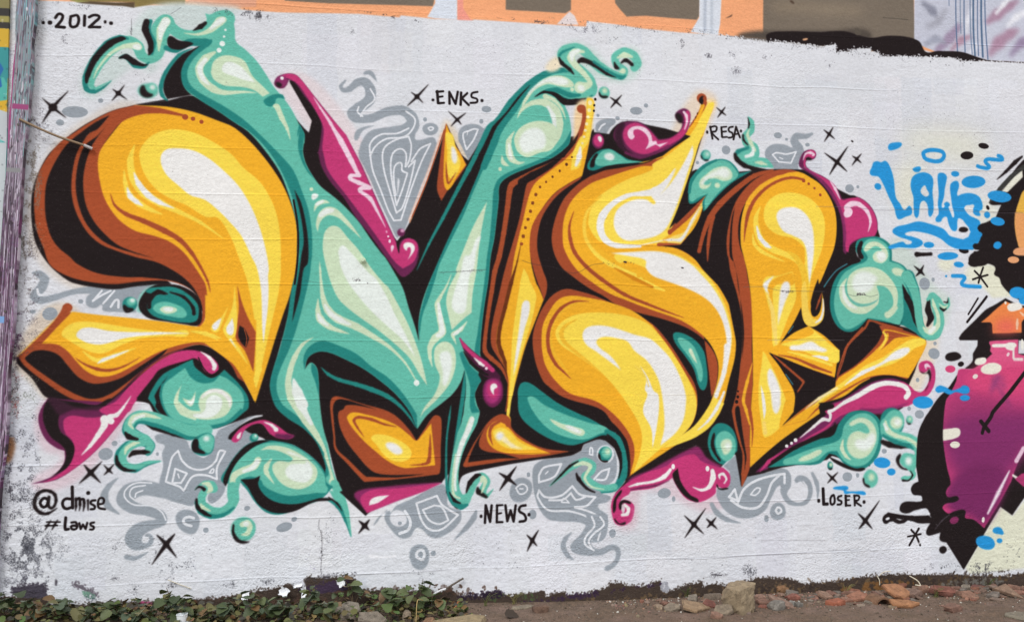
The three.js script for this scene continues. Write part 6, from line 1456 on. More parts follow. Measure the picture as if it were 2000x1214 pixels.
{
  const map = streaks(128, 1024, (g, w, h) => {            // brushed paint: lilac and teal at the top, purple and white streaks below
    const R = rng(12);
    for (let y = 0; y < h; y++) { const f = y / h, c = f < 0.1 ? [150, 165, 205] : f < 0.3 ? [142, 150, 158] : f < 0.42 ? [188, 176, 194] : [140, 118, 146]; g.fillStyle = `rgb(${c.map((v) => v + (R() - 0.5) * 16)})`; g.fillRect(0, y, w, 1); }
    for (let i = 0; i < 1700; i++) {
      const f = R(), y = f * h, x = R() * w, l = 20 + R() * 90;
      const set = f < 0.1 ? ['#8fa7d6', '#c59a9a', '#9db6de', '#8d7f95'] : f < 0.3 ? ['#7fb8b8', '#8f8894', '#6fa9ae', '#8a7f8e', '#a08a96'] : f < 0.42 ? ['#d6cddc', '#6d6270', '#c9bfd0', '#3c323c', '#8a6f88'] : f < 0.8 ? ['#5d2d54', '#cfc3d6', '#4a2c44', '#ded6e4', '#3c2e38', '#7a4070', '#332830'] : ['#4a2f5c', '#38323a', '#8f8494', '#c9c2cc'];
      g.strokeStyle = set[Math.floor(R() * set.length)]; g.globalAlpha = 0.65 + 0.35 * R(); g.lineWidth = 0.6 + R() * R() * 6; g.beginPath(); g.moveTo(x, y); g.lineTo(x + (R() - 0.5) * 8, y + l); g.stroke();
    }
    for (let i = 0; i < 1500; i++) { g.globalAlpha = 0.35 + 0.5 * R(); g.fillStyle = ['#3a3038', '#e4dee8', '#5a4a56', '#7d7280', '#2e262c', '#4a3a48'][i % 6]; g.beginPath(); g.ellipse(R() * w, R() * h, 0.6 + R() * R() * 7, 1 + R() * R() * 16, (R() - 0.5) * 0.5, 0, 7); g.fill(); }
    g.globalAlpha = 1; g.fillStyle = '#a04a7c'; g.fillRect(20, 0.30 * h, 100, 7); g.fillRect(2, 0.22 * h, 14, 0.14 * h); g.fillStyle = '#8d8d8f'; g.fillRect(8, 0.385 * h, 90, 6); g.fillStyle = '#c22f2c'; g.fillRect(20, 0.865 * h, 60, 22); g.fillStyle = '#7fa9dc'; g.fillRect(30, 0.58 * h, 30, 9);
  });
  const post = new THREE.Group(), H = 4.75;
  const g = new THREE.BoxGeometry(0.098, H, 0.044, 4, 60, 2), p = g.attributes.position, uv = g.attributes.uv;
  for (let i = 0; i < p.count; i++) {
    const y = p.getY(i), w = 1 + 0.14 * (y / H) + (vnoise(y * 6, p.getX(i) > 0 ? 1 : 5, 3) - 0.5) * 0.34; p.setX(i, p.getX(i) * w); p.setZ(i, p.getZ(i) + (vnoise(y * 5, 9 + p.getX(i) * 20, 4) - 0.5) * 0.01);
    uv.setXY(i, p.getX(i) / 0.12 + 0.5, y / H + 0.5);
  }
  g.computeVertexNormals(); part('timber', g, new THREE.MeshStandardMaterial({ map, bumpMap: map, bumpScale: 0.004, roughness: 0.85 }), post);
  for (const y of [0.82, -0.35]) { const b = new THREE.CylinderGeometry(0.007, 0.007, 0.006, 10); b.rotateX(Math.PI / 2); b.translate(0.0, y, 0.025); part('nail_head', b, new THREE.MeshStandardMaterial({ color: '#6a6660', roughness: 0.6, metalness: 0.6 }), post); }
  post.position.set(-2.184, 2.26, 0.03); post.rotation.z = -0.0445;
  tag(top(post, 'leaning_post'), 'leaning timber post streaked with purple, lilac and teal paint', 'post');
}
// ---------------------------------------------------------------- ground
function noiseTex(n, fn) { const d = new Uint8Array(n * n * 4); for (let y = 0; y < n; y++) for (let x = 0; x < n; x++) { const c = fn(x / n, y / n, x, y), o = (y * n + x) * 4; for (let k = 0; k < 3; k++) d[o + k] = Math.max(0, Math.min(255, c[k])); d[o + 3] = 255; } const t = new THREE.DataTexture(d, n, n); t.wrapS = t.wrapT = THREE.RepeatWrapping; t.magFilter = THREE.LinearFilter; t.needsUpdate = true; return t; }
const tileN = (u, v, f, s) => { const a = vnoise(u * f, v * f, s), b = vnoise((u - 1) * f, v * f, s), c = vnoise(u * f, (v - 1) * f, s), d = vnoise((u - 1) * f, (v - 1) * f, s); return (a * (1 - u) + b * u) * (1 - v) + (c * (1 - u) + d * u) * v; };
{
  const map = noiseTex(1024, (u, v, x, y) => { const a = tileN(u, v, 9, 1), b = tileN(u, v, 37, 2), c = tileN(u, v, 160, 3), h = hash(x, y, 4), sp = hash(x >> 1, y >> 1, 6); const k = 0.62 + 0.3 * a + 0.3 * b + 0.42 * c + 0.2 * h; const st = sp > 0.988 ? 60 : 0; return [86 * k + st * 0.8, 71 * k + st * 0.8, (56 + 8 * a) * k + st * 0.8]; });
  map.colorSpace = THREE.SRGBColorSpace;
  const bump = noiseTex(1024, (u, v, x, y) => { const q = 128 + 120 * (tileN(u, v, 40, 12) - 0.5) + 110 * (tileN(u, v, 170, 13) - 0.5) + 50 * (hash(x, y, 14) - 0.5); return [q, q, q]; });
  const m = new THREE.MeshStandardMaterial({ map, bumpMap: bump, bumpScale: 0.012, roughness: 1 });
  const pos = [], uv = [], idx = [], xs = [], zs = [];
  for (let x = -150; x < -6; x += 24) xs.push(x); for (let x = -6; x < 9; x += 0.05) xs.push(x); for (let x = 9; x <= 160; x += 24) xs.push(x);
  for (let z = -150; z < -0.2; z += 30) zs.push(z); zs.push(-0.2); for (let z = 0; z < 2.2; z += 0.04) zs.push(z); for (let z = 2.2; z < 10; z += 1) zs.push(z); for (let z = 10; z <= 160; z += 25) zs.push(z);
  for (const z of zs) for (const x of xs) { pos.push(x, groundY(x, z) + (Math.abs(x) < 9 && z > 0.02 && z < 2.5 ? (fbm(x * 11, z * 11, 2, 17) - 0.5) * 0.022 : 0), z); uv.push(x / 1.3, z / 1.3); }
  const n = xs.length; for (let j = 0; j < zs.length - 1; j++) for (let i = 0; i < n - 1; i++) { const a = j * n + i; idx.push(a, a + n, a + n + 1, a, a + n + 1, a + 1); }
  const g = new THREE.BufferGeometry(); g.setAttribute('position', new THREE.Float32BufferAttribute(pos, 3)); g.setAttribute('uv', new THREE.Float32BufferAttribute(uv, 2)); g.setIndex(idx); g.computeVertexNormals();
  const o = new THREE.Mesh(g, m); top(o, 'ground'); tag(o, 'bare trodden brown earth in front of the wall', 'ground'); o.userData.kind = 'structure';
}
const gy = (x, z) => groundY(x, z) + (z > 0.02 ? (fbm(x * 11, z * 11, 2, 17) - 0.5) * 0.022 : 0);

// ---------------------------------------------------------------- rubble
const grit = noiseTex(256, (u, v, x, y) => { const k = 0.72 + 0.3 * tileN(u, v, 8, 21) + 0.25 * tileN(u, v, 40, 22) + 0.16 * hash(x, y, 23); return [205 * k, 205 * k, 205 * k]; });
const gritBump = noiseTex(256, (u, v, x, y) => { const q = 128 + 100 * (tileN(u, v, 20, 24) - 0.5) + 90 * (tileN(u, v, 70, 25) - 0.5); return [q, q, q]; });
grit.colorSpace = THREE.SRGBColorSpace;
const rubbleMat = {}; const stone = (c) => rubbleMat[c] ??= new THREE.MeshStandardMaterial({ color: new THREE.Color(c).lerp(new THREE.Color('#8a8078'), 0.32).multiplyScalar(0.86), map: grit, bumpMap: gritBump, bumpScale: 0.006, roughness: 0.95 });
function boxUV(g, s = 3) { const p = g.attributes.position, n = g.attributes.normal, uv = []; for (let i = 0; i < p.count; i++) { const a = Math.abs(n.getX(i)), b = Math.abs(n.getY(i)), c = Math.abs(n.getZ(i)); const q = b >= a && b >= c ? [p.getX(i), p.getZ(i)] : a >= c ? [p.getZ(i), p.getY(i)] : [p.getX(i), p.getY(i)]; uv.push(q[0] * s * 2, q[1] * s * 2); } g.setAttribute('uv', new THREE.Float32BufferAttribute(uv, 2)); return g; }
function shard(w, h, d, seed, n = 6) {         // a broken slab: uneven outline, chipped rim
  const R = rng(seed), pts = [];
  const ph = R() * 6.28;
  for (let i = 0; i < n; i++) {
    const t = ph + (i + (R() - 0.5) * 0.7) / n * 6.283, k = 0.8 + R() * 0.35, sq = 1 / Math.max(Math.abs(Math.cos(t)), Math.abs(Math.sin(t))), r = (0.55 + 0.45 * sq) * k * 0.5;
    const x = Math.cos(t) * r * w, z = Math.sin(t) * r * d, a = h * (0.86 + 0.2 * R()), c = 0.9 + R() * 0.08;
    pts.push(new THREE.Vector3(x, h * 0.12 * R(), z), new THREE.Vector3(x * 1.02, a * 0.6, z * 1.02), new THREE.Vector3(x * c, a, z * c));
  }
  let g = new ConvexGeometry(pts); g = toCreasedNormals(g, 0.3); return boxUV(g);
}
function boulder(w, h, d, seed, seg = 5) {   // a broken block: faces knocked off a box, rough all over
  const R = rng(seed), g0 = new THREE.BoxGeometry(2, 2, 2, seg, seg, seg), p = g0.attributes.position, cuts = [], v = new THREE.Vector3();
  for (let i = 0; i < 9; i++) cuts.push([new THREE.Vector3(R() * 2 - 1, R() * 2 - 1, R() * 2 - 1).normalize(), 0.92 + 0.42 * R()]);
  for (let i = 0; i < p.count; i++) {
    v.fromBufferAttribute(p, i); v.multiplyScalar(1 - 0.1 * (v.length() - 1) / 0.73);
    for (const [n, c] of cuts) { const e = v.dot(n) - c; if (e > 0) v.addScaledVector(n, -e); }
    const q = (fbm(v.x * 2.1 + v.z * 1.1 + seed, v.y * 2.3 - v.z * 0.9, 3, seed) - 0.5) * 0.24; v.multiplyScalar(1 + q);
    p.setXYZ(i, v.x * w / 2, (v.y + 1) * h / 2, v.z * d / 2);
  }
  return boxUV(toCreasedNormals(g0, 0.3));
}
let pieceSeed = 100;
function piece(kind, name, x, z, w, h, d, yaw, tiltX, tiltZ, color, label, category, group, lift = 0) {
  const s = pieceSeed += 7; if (kind !== 'b') h *= 0.78; else if (w < 0.15) h *= 0.85;
  const g = kind === 'b' ? boulder(w, h, d, s, w > 0.15 ? 14 : 5) : kind === 't' ? shard(w, h, d, s, 3) : shard(w, h, d, s, 5 + (s % 3));
  const o = new THREE.Mesh(g, stone(color)); o.rotation.set(tiltX, yaw, tiltZ, 'YXZ'); o.updateMatrixWorld();
  g.computeBoundingBox(); const bb = g.boundingBox.clone().applyMatrix4(o.matrixWorld); o.position.set(x, gy(x, z) - bb.min.y - 0.004 - 0.16 * (bb.max.y - bb.min.y) + lift, z);
  o.userData.kind = 'thing'; top(o, name); return tag(o, label, category, group);
}
const BR = 'broken bricks and roof tiles along the foot of the wall', ST = 'broken slabs and stones on the earth';
const rubble = [
  // kind, name, place, width, height, depth, yaw, tilt x, tilt z, colour, label, category, group
  ['b', 'stone_block', 2.430, 0.359, 0.21, 0.19, 0.19, 0.5, -0.06, 0.08, '#c2ab86', 'large squarish tan stone block standing among the rubble', 'stone', ST],
  ['s', 'flat_slab', 2.122, 0.327, 0.21, 0.03, 0.16, 0.2, 0.18, -0.16, '#c3a078', 'thin tan slab lying tilted left of the large stone block', 'slab', ST],
  ['s', 'stone_shard', 1.971, 0.318, 0.1, 0.03, 0.1, 0.6, 0.1, 0.3, '#a2917b', 'small grey shard left of the tilted tan slab', 'stone', ST],
  ['s', 'stone_shard', 1.896, 0.271, 0.07, 0.03, 0.06, 1.2, 0.1, 0, '#c8ab8c', 'small pale tan shard at the left end of the rubble', 'stone', ST],
  ['s', 'stone_plank', 2.356, 0.072, 0.14, 0.055, 0.05, 0.1, 0, -0.05, '#9c8a77', 'grey brown slab on edge behind the red tile shard', 'slab', ST],
  ['s', 'tile_shard', 2.241, 0.284, 0.11, 0.03, 0.09, 0.8, 0.35, 0.2, '#8c3d29', 'dark red tile shard between tan slab and stone block', 'tile', BR],
  ['s', 'flat_slab', 2.284, 0.444, 0.13, 0.03, 0.12, -0.5, 0.35, 0.1, '#a39178', 'grey tan slab leaning in front of the large stone block', 'slab', ST],
  ['s', 'tile_shard', 2.193, 0.522, 0.08, 0.035, 0.08, 0.4, 0.2, 0, '#b3826a', 'pinkish tile chunk in front of the grey tan slab', 'tile', BR],
  ['s', 'stone_shard', 2.415, 0.440, 0.08, 0.025, 0.06, 0, 0, 0, '#9d8578', 'small flat stone under the front of the stone block', 'stone', ST],
  ['s', 'brick_shard', 2.678, 0.117, 0.07, 0.03, 0.07, 0.3, 0.1, 0.1, '#b58670', 'pale pink brick shard beside the right of the stone block', 'brick', BR],
  ['s', 'brick_shard', 2.661, 0.218, 0.13, 0.03, 0.08, 0, 0.2, -0.1, '#a9765f', 'dusty pink brick slab right of the stone block', 'brick', BR],
  ['s', 'tile_shard', 2.611, 0.324, 0.1, 0.02, 0.06, 0.2, 0.1, -0.1, '#b15f45', 'thin red tile sliver in front of the dusty pink slab', 'tile', BR],
  ['s', 'tile_shard', 2.736, 0.304, 0.19, 0.025, 0.08, -0.6, 0.25, -0.35, '#a98471', 'long dusty pink tile leaning diagonally over a grey stone', 'tile', BR],
  ['b', 'grey_stone', 2.670, 0.381, 0.11, 0.06, 0.08, 0.4, 0, 0.1, '#98938a', 'grey stone lying under the long leaning tile', 'stone', ST],
  ['b', 'brick_chunk', 2.897, 0.146, 0.09, 0.045, 0.07, 0.1, 0, 0, '#ac5c46', 'rounded red brick chunk above the pale grey pebble', 'brick', BR],
  ['b', 'grey_pebble', 2.835, 0.268, 0.045, 0.04, 0.04, 0.9, 0, 0, '#b3b0a8', 'pale grey pebble in front of the rounded red chunk', 'stone', ST],
  ['b', 'grey_pebble', 2.856, 0.320, 0.045, 0.04, 0.045, 0.2, 0, 0, '#8b8880', 'dark grey pebble right of the pale grey one', 'stone', ST],
  ['b', 'brown_stone', 2.898, -0.016, 0.095, 0.085, 0.07, 0.2, 0, 0, '#a8743f', 'ochre brown stone at the wall with a white chip on top', 'stone', ST],
  ['s', 'tile_shard', 3.056, 0.139, 0.08, 0.02, 0.06, 0, 0.15, 0, '#bd8268', 'small flat peach tile left of the orange brick', 'tile', BR],
  ['s', 'tile_shard', 3.131, 0.162, 0.12, 0.035, 0.09, -0.3, 0.3, -0.25, '#b48a70', 'tan pink tile leaning behind the orange brick', 'tile', BR],
  ['s', 'orange_brick', 3.114, 0.315, 0.15, 0.05, 0.09, 0.05, 0.04, 0.03, '#c9663a', 'bright orange broken brick with a flat front', 'brick', BR],
  ['s', 'tile_shard', 3.266, 0.218, 0.1, 0.025, 0.07, 0.3, 0.1, 0.1, '#b4765a', 'small dull tile shard right of the orange brick', 'tile', BR],
  ['s', 'tile_slab', 3.345, 0.215, 0.15, 0.04, 0.1, 0.3, 0.25, 0.15, '#c07a58', 'peach tile slab left of the curved brown tile', 'tile', BR],
  ['s', 'stone_shard', 3.274, 0.372, 0.07, 0.02, 0.05, 0.1, 0.05, 0, '#c2a993', 'pale flake lying in front of the peach tile slab', 'stone', ST],
  ['s', 'tile_slab', 3.652, 0.186, 0.18, 0.035, 0.14, -0.25, 0.42, -0.2, '#d08a55', 'wide orange roof tile leaning right of the curved brown tile', 'tile', BR],
  ['s', 'tile_slab', 3.588, 0.361, 0.24, 0.03, 0.1, -0.12, 0.25, -0.12, '#d18a4e', 'long orange roof tile lying in front of the leaning one', 'tile', BR],
  ['s', 'tile_shard', 3.488, 0.399, 0.07, 0.03, 0.05, 0.6, 0.1, 0, '#b49a78', 'tan chip under the long orange roof tile', 'tile', BR],
  ['b', 'brick_chunk', 3.826, -0.015, 0.08, 0.06, 0.05, 0.6, 0.2, 0.2, '#a75a34', 'rough orange red chunk against the wall behind the orange tiles', 'brick', BR],
  ['b', 'brick_chunk', 3.778, 0.202, 0.11, 0.06, 0.08, 0.5, 0, 0.2, '#96705e', 'dull brown brick chunk right of the leaning orange tile', 'brick', BR],
  ['b', 'brick_chunk', 3.902, 0.135, 0.07, 0.06, 0.06, 0.1, 0, 0.3, '#a6745a', 'dull pink brick chunk beside the dry stalks', 'brick', BR],
  ['s', 'tile_shard', 4.237, -0.019, 0.12, 0.025, 0.06, 0, 0.1, 0, '#b98d76', 'pale narrow tile behind the ridged red tile', 'tile', BR],
  ['s', 'tile_slab', 4.152, 0.269, 0.15, 0.03, 0.1, -0.3, 0.3, -0.12, '#b27c60', 'dusty peach tile right of the ridged red tile', 'tile', BR],
  ['s', 'tile_shard', 4.419, 0.026, 0.13, 0.03, 0.06, -0.1, 0.1, -0.1, '#8e4a42', 'purple red tile shard by the wall with a stalk across it', 'tile', BR],
  ['b', 'brick_chunk', 4.507, 0.062, 0.06, 0.05, 0.05, 0.4, 0, 0, '#ac7a66', 'small pink brick chunk left of the triangular tile', 'brick', BR],
  ['t', 'triangular_tile', 4.441, 0.281, 0.2, 0.03, 0.16, 0.1, 0.5, 0.02, '#a98468', 'triangular tan tile leaning up on the rubble', 'tile', BR],
  ['s', 'tile_shard', 4.296, 0.374, 0.11, 0.018, 0.04, -0.4, 0.1, -0.1, '#a58a78', 'thin grey pink sliver under the triangular tile', 'tile', BR],
  ['s', 'tile_shard', 4.596, 0.198, 0.09, 0.035, 0.06, 0.3, 0.2, 0, '#b5765c', 'peach tile shard right of the triangular tile', 'tile', BR],
  ['s', 'tile_shard', 4.685, 0.063, 0.08, 0.03, 0.06, 0.9, 0.2, 0, '#a25f4c', 'dull red tile shard behind the triangular tile', 'tile', BR],
  ['b', 'red_stone', 3.834, 0.541, 0.1, 0.055, 0.08, 0.2, 0, 0.1, '#9a6a55', 'reddish brown stone lying alone in front of the tiles', 'stone', ST],
  ['s', 'flat_slab', 4.146, 0.762, 0.2, 0.02, 0.14, 0.2, 0.03, 0, '#99907a', 'grey green flat stone set in the bare earth', 'slab', ST],
  ['s', 'tan_slab', 0.552, 0.499, 0.37, 0.085, 0.2, -0.06, 0.05, -0.02, '#c7ae80', 'big pale tan stone slab at the right end of the weeds', 'slab', ST],
  ['s', 'tile_shard', 0.377, 0.472, 0.1, 0.05, 0.08, 0.5, 0.1, 0.3, '#ac7d54', 'orange tan shard tucked against the big pale slab', 'tile', BR],
  ['s', 'flat_slab', 1.014, 0.152, 0.16, 0.02, 0.07, 0.1, 0.04, 0, '#a99a82', 'thin grey tan flake against the bare foot of the wall', 'slab', ST],
  ['b', 'brown_clod', 1.109, 0.254, 0.1, 0.06, 0.08, 0.1, 0, 0, '#7a5238', 'dark brown clod beside the thin grey tan flake', 'stone', ST],
  ['s', 'flat_slab', -0.091, 0.240, 0.13, 0.03, 0.12, 0.4, 0.35, 0.2, '#a49a8a', 'grey slab leaning among the weeds', 'slab', ST],
  ['s', 'flat_slab', -0.108, 0.371, 0.11, 0.04, 0.08, -0.2, 0.1, -0.1, '#9c8f7e', 'grey brown slab lying below the leaning grey one', 'slab', ST],
  ['s', 'flat_slab', 0.034, 0.460, 0.2, 0.035, 0.12, -0.45, 0.25, -0.2, '#9a8d7c', 'long grey slab between the weeds and the earth', 'slab', ST],
  ['b', 'pale_stone', -0.165, 0.304, 0.05, 0.08, 0.05, 0.3, 0, 0.1, '#b4a898', 'upright pale stone left of the leaning grey slab', 'stone', ST],
  ['b', 'tan_stone', 0.246, 0.372, 0.055, 0.1, 0.06, 0.2, 0, 0.06, '#a8937a', 'upright tan stone between weeds and the big pale slab', 'stone', ST],
];
for (const r of rubble) piece(...r);
{ // smaller broken bits lying between them
  const R = rng(515), cols = ['#a8765e', '#b58a72', '#9c6650', '#ad8f7c', '#a39684', '#8f8378', '#b2694a', '#94705c'];
  for (let i = 0; i < 230; i++) { const x = 1.75 + 3.45 * Math.pow(R(), 0.65), z = 0.03 + 0.34 * R() * R() + 0.05 * R(), w = 0.03 + 0.085 * R() * R(); piece(R() < 0.7 ? 's' : 'b', 'tile_fragment', x, z, w, w * (0.2 + 0.35 * R()), w * (0.6 + 0.4 * R()), R() * 6, (R() - 0.5) * 0.6, (R() - 0.5) * 0.6, cols[Math.floor(R() * 8)], 'small broken tile or stone fragment lying between the larger pieces', 'fragment', 'small fragments among the rubble'); }
}
{ // white chip lying on the ochre stone; curved tile; ridged tile
  const b = scene.getObjectByName('brown_stone'), bb = new THREE.Box3().setFromObject(b), o = new THREE.Mesh(boulder(0.03, 0.025, 0.025, 9, 3), stone('#eceaea'));
  o.position.set((bb.min.x + bb.max.x) / 2 + 0.008, bb.max.y - 0.006, (bb.min.z + bb.max.z) / 2); tag(top(o, 'white_chip'), 'white paint chip sitting on the ochre brown stone', 'paint chip');
  const prof = new THREE.Shape(); for (let i = 0; i <= 14; i++) { const t = Math.PI * i / 14, r = 0.07; prof[i ? 'lineTo' : 'moveTo'](Math.cos(t) * r, Math.sin(t) * r * 0.75); } for (let i = 14; i >= 0; i--) { const t = Math.PI * i / 14, r = 0.054; prof.lineTo(Math.cos(t) * r, Math.sin(t) * r * 0.75); }
  const cg = new THREE.ExtrudeGeometry(prof, { depth: 0.11, bevelEnabled: true, bevelSize: 0.002, bevelThickness: 0.002, bevelSegments: 1 }); cg.translate(0, 0, -0.055); boxUV(cg, 3);
  const c = new THREE.Mesh(cg, stone('#96633a')), [cx, cz] = [3.446, 0.293]; c.position.set(cx, gy(cx, cz) - 0.004, cz); c.rotation.y = 0.18; tag(top(c, 'curved_tile'), 'curved brown roof tile lying arched between orange tiles', 'tile', BR);
  const rt = new THREE.Group(), [rx, rz] = [3.981, 0.227], slab = shard(0.2, 0.035, 0.1, 55, 6); part('tile_body', slab, stone('#99513d'), rt);
  for (let i = 0; i < 5; i++) { const r = new THREE.CylinderGeometry(0.007, 0.007, 0.15 - 0.012 * Math.abs(i - 2), 6); r.rotateZ(Math.PI / 2); r.translate(0.004, 0.034, -0.03 + i * 0.015); part('ridge', boxUV(r.toNonIndexed(), 3), stone('#a85c46'), rt); }
  rt.position.set(rx, gy(rx, rz) + 0.01, rz); rt.rotation.set(0.35, -0.15, -0.12, 'YXZ'); tag(top(rt, 'ridged_tile'), 'ridged red clay tile leaning among the rubble', 'tile', BR);
}
// loose gravel and crumbs
{
  const R = rng(404), g = new THREE.IcosahedronGeometry(1, 0), n = 9000, m = new THREE.InstancedMesh(g, new THREE.MeshStandardMaterial({ roughness: 1 }), n), M = new THREE.Matrix4(), Q = new THREE.Quaternion(), E = new THREE.Euler(), C = new THREE.Color();
  for (let i = 0; i < n; i++) {
    const x = -2.6 + 8.2 * Math.pow(R(), 0.7), band = R() < 0.4 && x > 1.6, z = band ? 0.02 + R() * R() * 0.5 : 0.01 + R() * 1.6, s = (0.003 + 0.007 * R() * R() * R() * 1.6 + (band ? 0.004 * R() * R() : 0));
    E.set(R() * 6, R() * 6, R() * 6); M.compose(new THREE.Vector3(x, gy(x, z) + s * 0.15, z), Q.setFromEuler(E), new THREE.Vector3(s * (0.8 + R()), s * (0.5 + 0.4 * R()), s * (0.8 + R() * 0.6))); m.setMatrixAt(i, M);
    const t = R(); if (band && t < 0.45) C.setRGB(0.22 + 0.1 * R(), 0.14 + 0.05 * R(), 0.1 + 0.04 * R()); else if (t > 0.95) C.setRGB(0.5, 0.48, 0.43); else { const k = 0.7 + 0.6 * R(); C.setRGB(0.13 * k, 0.1 * k, 0.075 * k); } m.setColorAt(i, C);
  }
  m.userData.kind = 'stuff'; top(m, 'gravel'); tag(m, 'loose gravel and brick crumbs scattered on the earth', 'gravel'); m.userData.kind = 'stuff';
}
// ---------------------------------------------------------------- weeds along the left foot of the wall
function leafGeo(seed, jag) {
  const R = rng(seed), pos = [0, 0, 0], idx = [], n = 11, L = 1;
  for (let s = -1; s <= 1; s += 2) for (let i = 0; i <= n; i++) { const t = i / n, w = Math.pow(Math.sin(Math.PI * Math.pow(t, 0.66)), 0.62) * 0.45 * (1 + (i % 2 ? jag : -jag)) * (0.92 + 0.16 * R()), curl = 0.28 * t * t; pos.push(s * w, 0.16 * w * w * 3 - curl * 0.7 + 0.02 * R(), t * L); }
  const mid = []; for (let i = 0; i <= n; i++) { const t = i / n; mid.push(pos.length / 3); pos.push(0, -0.05 * Math.sin(Math.PI * t) - 0.2 * t * t, t); }
  const a0 = 1, b0 = 1 + n + 1;
  for (let i = 0; i < n; i++) { idx.push(mid[i], a0 + i, a0 + i + 1, mid[i], a0 + i + 1, mid[i + 1]); idx.push(mid[i], b0 + i + 1, b0 + i, mid[i], mid[i + 1], b0 + i + 1); }
  const g = new THREE.BufferGeometry(); g.setAttribute('position', new THREE.Float32BufferAttribute(pos, 3)); g.setIndex(idx); g.computeVertexNormals(); return g;
}
const leaves = [leafGeo(1, 0.05), leafGeo(2, 0.1), leafGeo(3, 0.0), leafGeo(4, 0.07)];
const leafMat = ['#46542e', '#566a36', '#3a4829', '#626c42', '#6e6a40', '#4d5c44', '#765a36', '#414f33'].map((c) => new THREE.MeshPhysicalMaterial({ color: c, roughness: 0.6, side: THREE.DoubleSide, transmission: 0.25, thickness: 0 }));
const stemMat = new THREE.MeshStandardMaterial({ color: '#5a4a36', roughness: 0.9 });
function weed(x, z, size, n, seed, green) {
  const R = rng(seed), o = new THREE.Group(); o.position.set(x, gy(x, z) - 0.01, z);
  const stems = [];
  for (let k = 0; k < 4; k++) {
    const a = R() * 6.28, r = size * (0.4 + 0.6 * R()), tip = new THREE.Vector3(Math.cos(a) * r * 0.8, size * (0.35 + 0.75 * R()), Math.max(-z + 0.03, Math.sin(a) * r * 0.6));
    const c = new THREE.QuadraticBezierCurve3(new THREE.Vector3(0, 0, 0), new THREE.Vector3(tip.x * 0.3, tip.y * 0.8, tip.z * 0.3), tip); stems.push(c);
    part('stem', new THREE.TubeGeometry(c, 6, 0.0022, 5), stemMat, o);
  }
  for (let i = 0; i < n; i++) {
    const c = stems[i % 4], t = 0.25 + 0.75 * Math.sqrt(R()), p = c.getPoint(t), l = 0.026 + 0.06 * R(), mi = R() < 0.08 ? 6 : green[Math.floor(R() * green.length)];
    const f = part('leaf', leaves[Math.floor(R() * 4)], leafMat[mi], o); f.scale.set(l, l, l); f.position.copy(p); f.rotation.set(-0.6 + 1.3 * R(), R() < 0.65 ? (R() - 0.5) * 2.6 : R() * 6.28, (R() - 0.5) * 0.9, 'YXZ');
    if (z + p.z < 0.05) f.rotation.y = (R() - 0.5) * 1.8;
  }
  top(o, 'weed'); return tag(o, 'low leafy weed with rounded green leaves growing at the wall foot', 'weed', 'weeds along the left foot of the wall');
}
const weedSpots = [[-2.122, 0.174, 0.2], [-2.006, 0.246, 0.12], [-1.894, 0.285, 0.13], [-1.787, 0.314, 0.11], [-1.747, 0.245, 0.16], [-1.628, 0.326, 0.12], [-1.542, 0.282, 0.13], [-1.442, 0.247, 0.16], [-1.321, 0.361, 0.12], [-1.248, 0.304, 0.14], [-1.163, 0.224, 0.17], [-1.036, 0.318, 0.13], [-0.944, 0.376, 0.12], [-0.864, 0.287, 0.15], [-0.768, 0.336, 0.17], [-0.664, 0.384, 0.13], [-0.583, 0.305, 0.16], [-0.483, 0.376, 0.15], [-0.387, 0.286, 0.18], [-0.296, 0.386, 0.16], [-0.207, 0.324, 0.13], [-0.080, 0.172, 0.2], [0.062, 0.333, 0.15], [0.134, 0.201, 0.17], [0.242, 0.158, 0.19], [0.340, 0.161, 0.19], [0.418, 0.209, 0.12]];
weedSpots.forEach(([x, z, s], i) => weed(x, Math.max(0.05, z), s * 0.98, 16, 900 + i * 13, i > 20 ? [1, 0, 3, 1, 0] : [0, 2, 5, 7, 3, 0, 4]));
{ // tangle of small leaves and dead litter underneath
  const R = rng(77), n = 2600, m = new THREE.InstancedMesh(leaves[2], new THREE.MeshStandardMaterial({ roughness: 0.9, side: THREE.DoubleSide }), n), M = new THREE.Matrix4(), Q = new THREE.Quaternion(), C = new THREE.Color();
  for (let i = 0; i < n; i++) {
    const x = -2.7 + 3.35 * R(), z = 0.02 + R() * 0.75, l = 0.02 + 0.03 * R(); Q.setFromEuler(new THREE.Euler(-0.9 + 1.8 * R(), R() * 6.28, (R() - 0.5) * 1.2));
    M.compose(new THREE.Vector3(x, gy(x, z) + 0.005 + 0.05 * R() * R() * (z < 0.5 ? 1.3 : 0.4), z), Q, new THREE.Vector3(l, l, l)); m.setMatrixAt(i, M);
    const t = R(); if (t < 0.5) C.setRGB(0.07 + 0.05 * R(), 0.085 + 0.05 * R(), 0.035); else if (t < 0.8) C.setRGB(0.12 + 0.08 * R(), 0.085 + 0.05 * R(), 0.045); else C.setRGB(0.05, 0.045, 0.035); m.setColorAt(i, C);
  }
  top(m, 'ground_cover'); tag(m, 'tangle of small leaves and dead litter under the weeds', 'ground cover'); m.userData.kind = 'stuff';
}
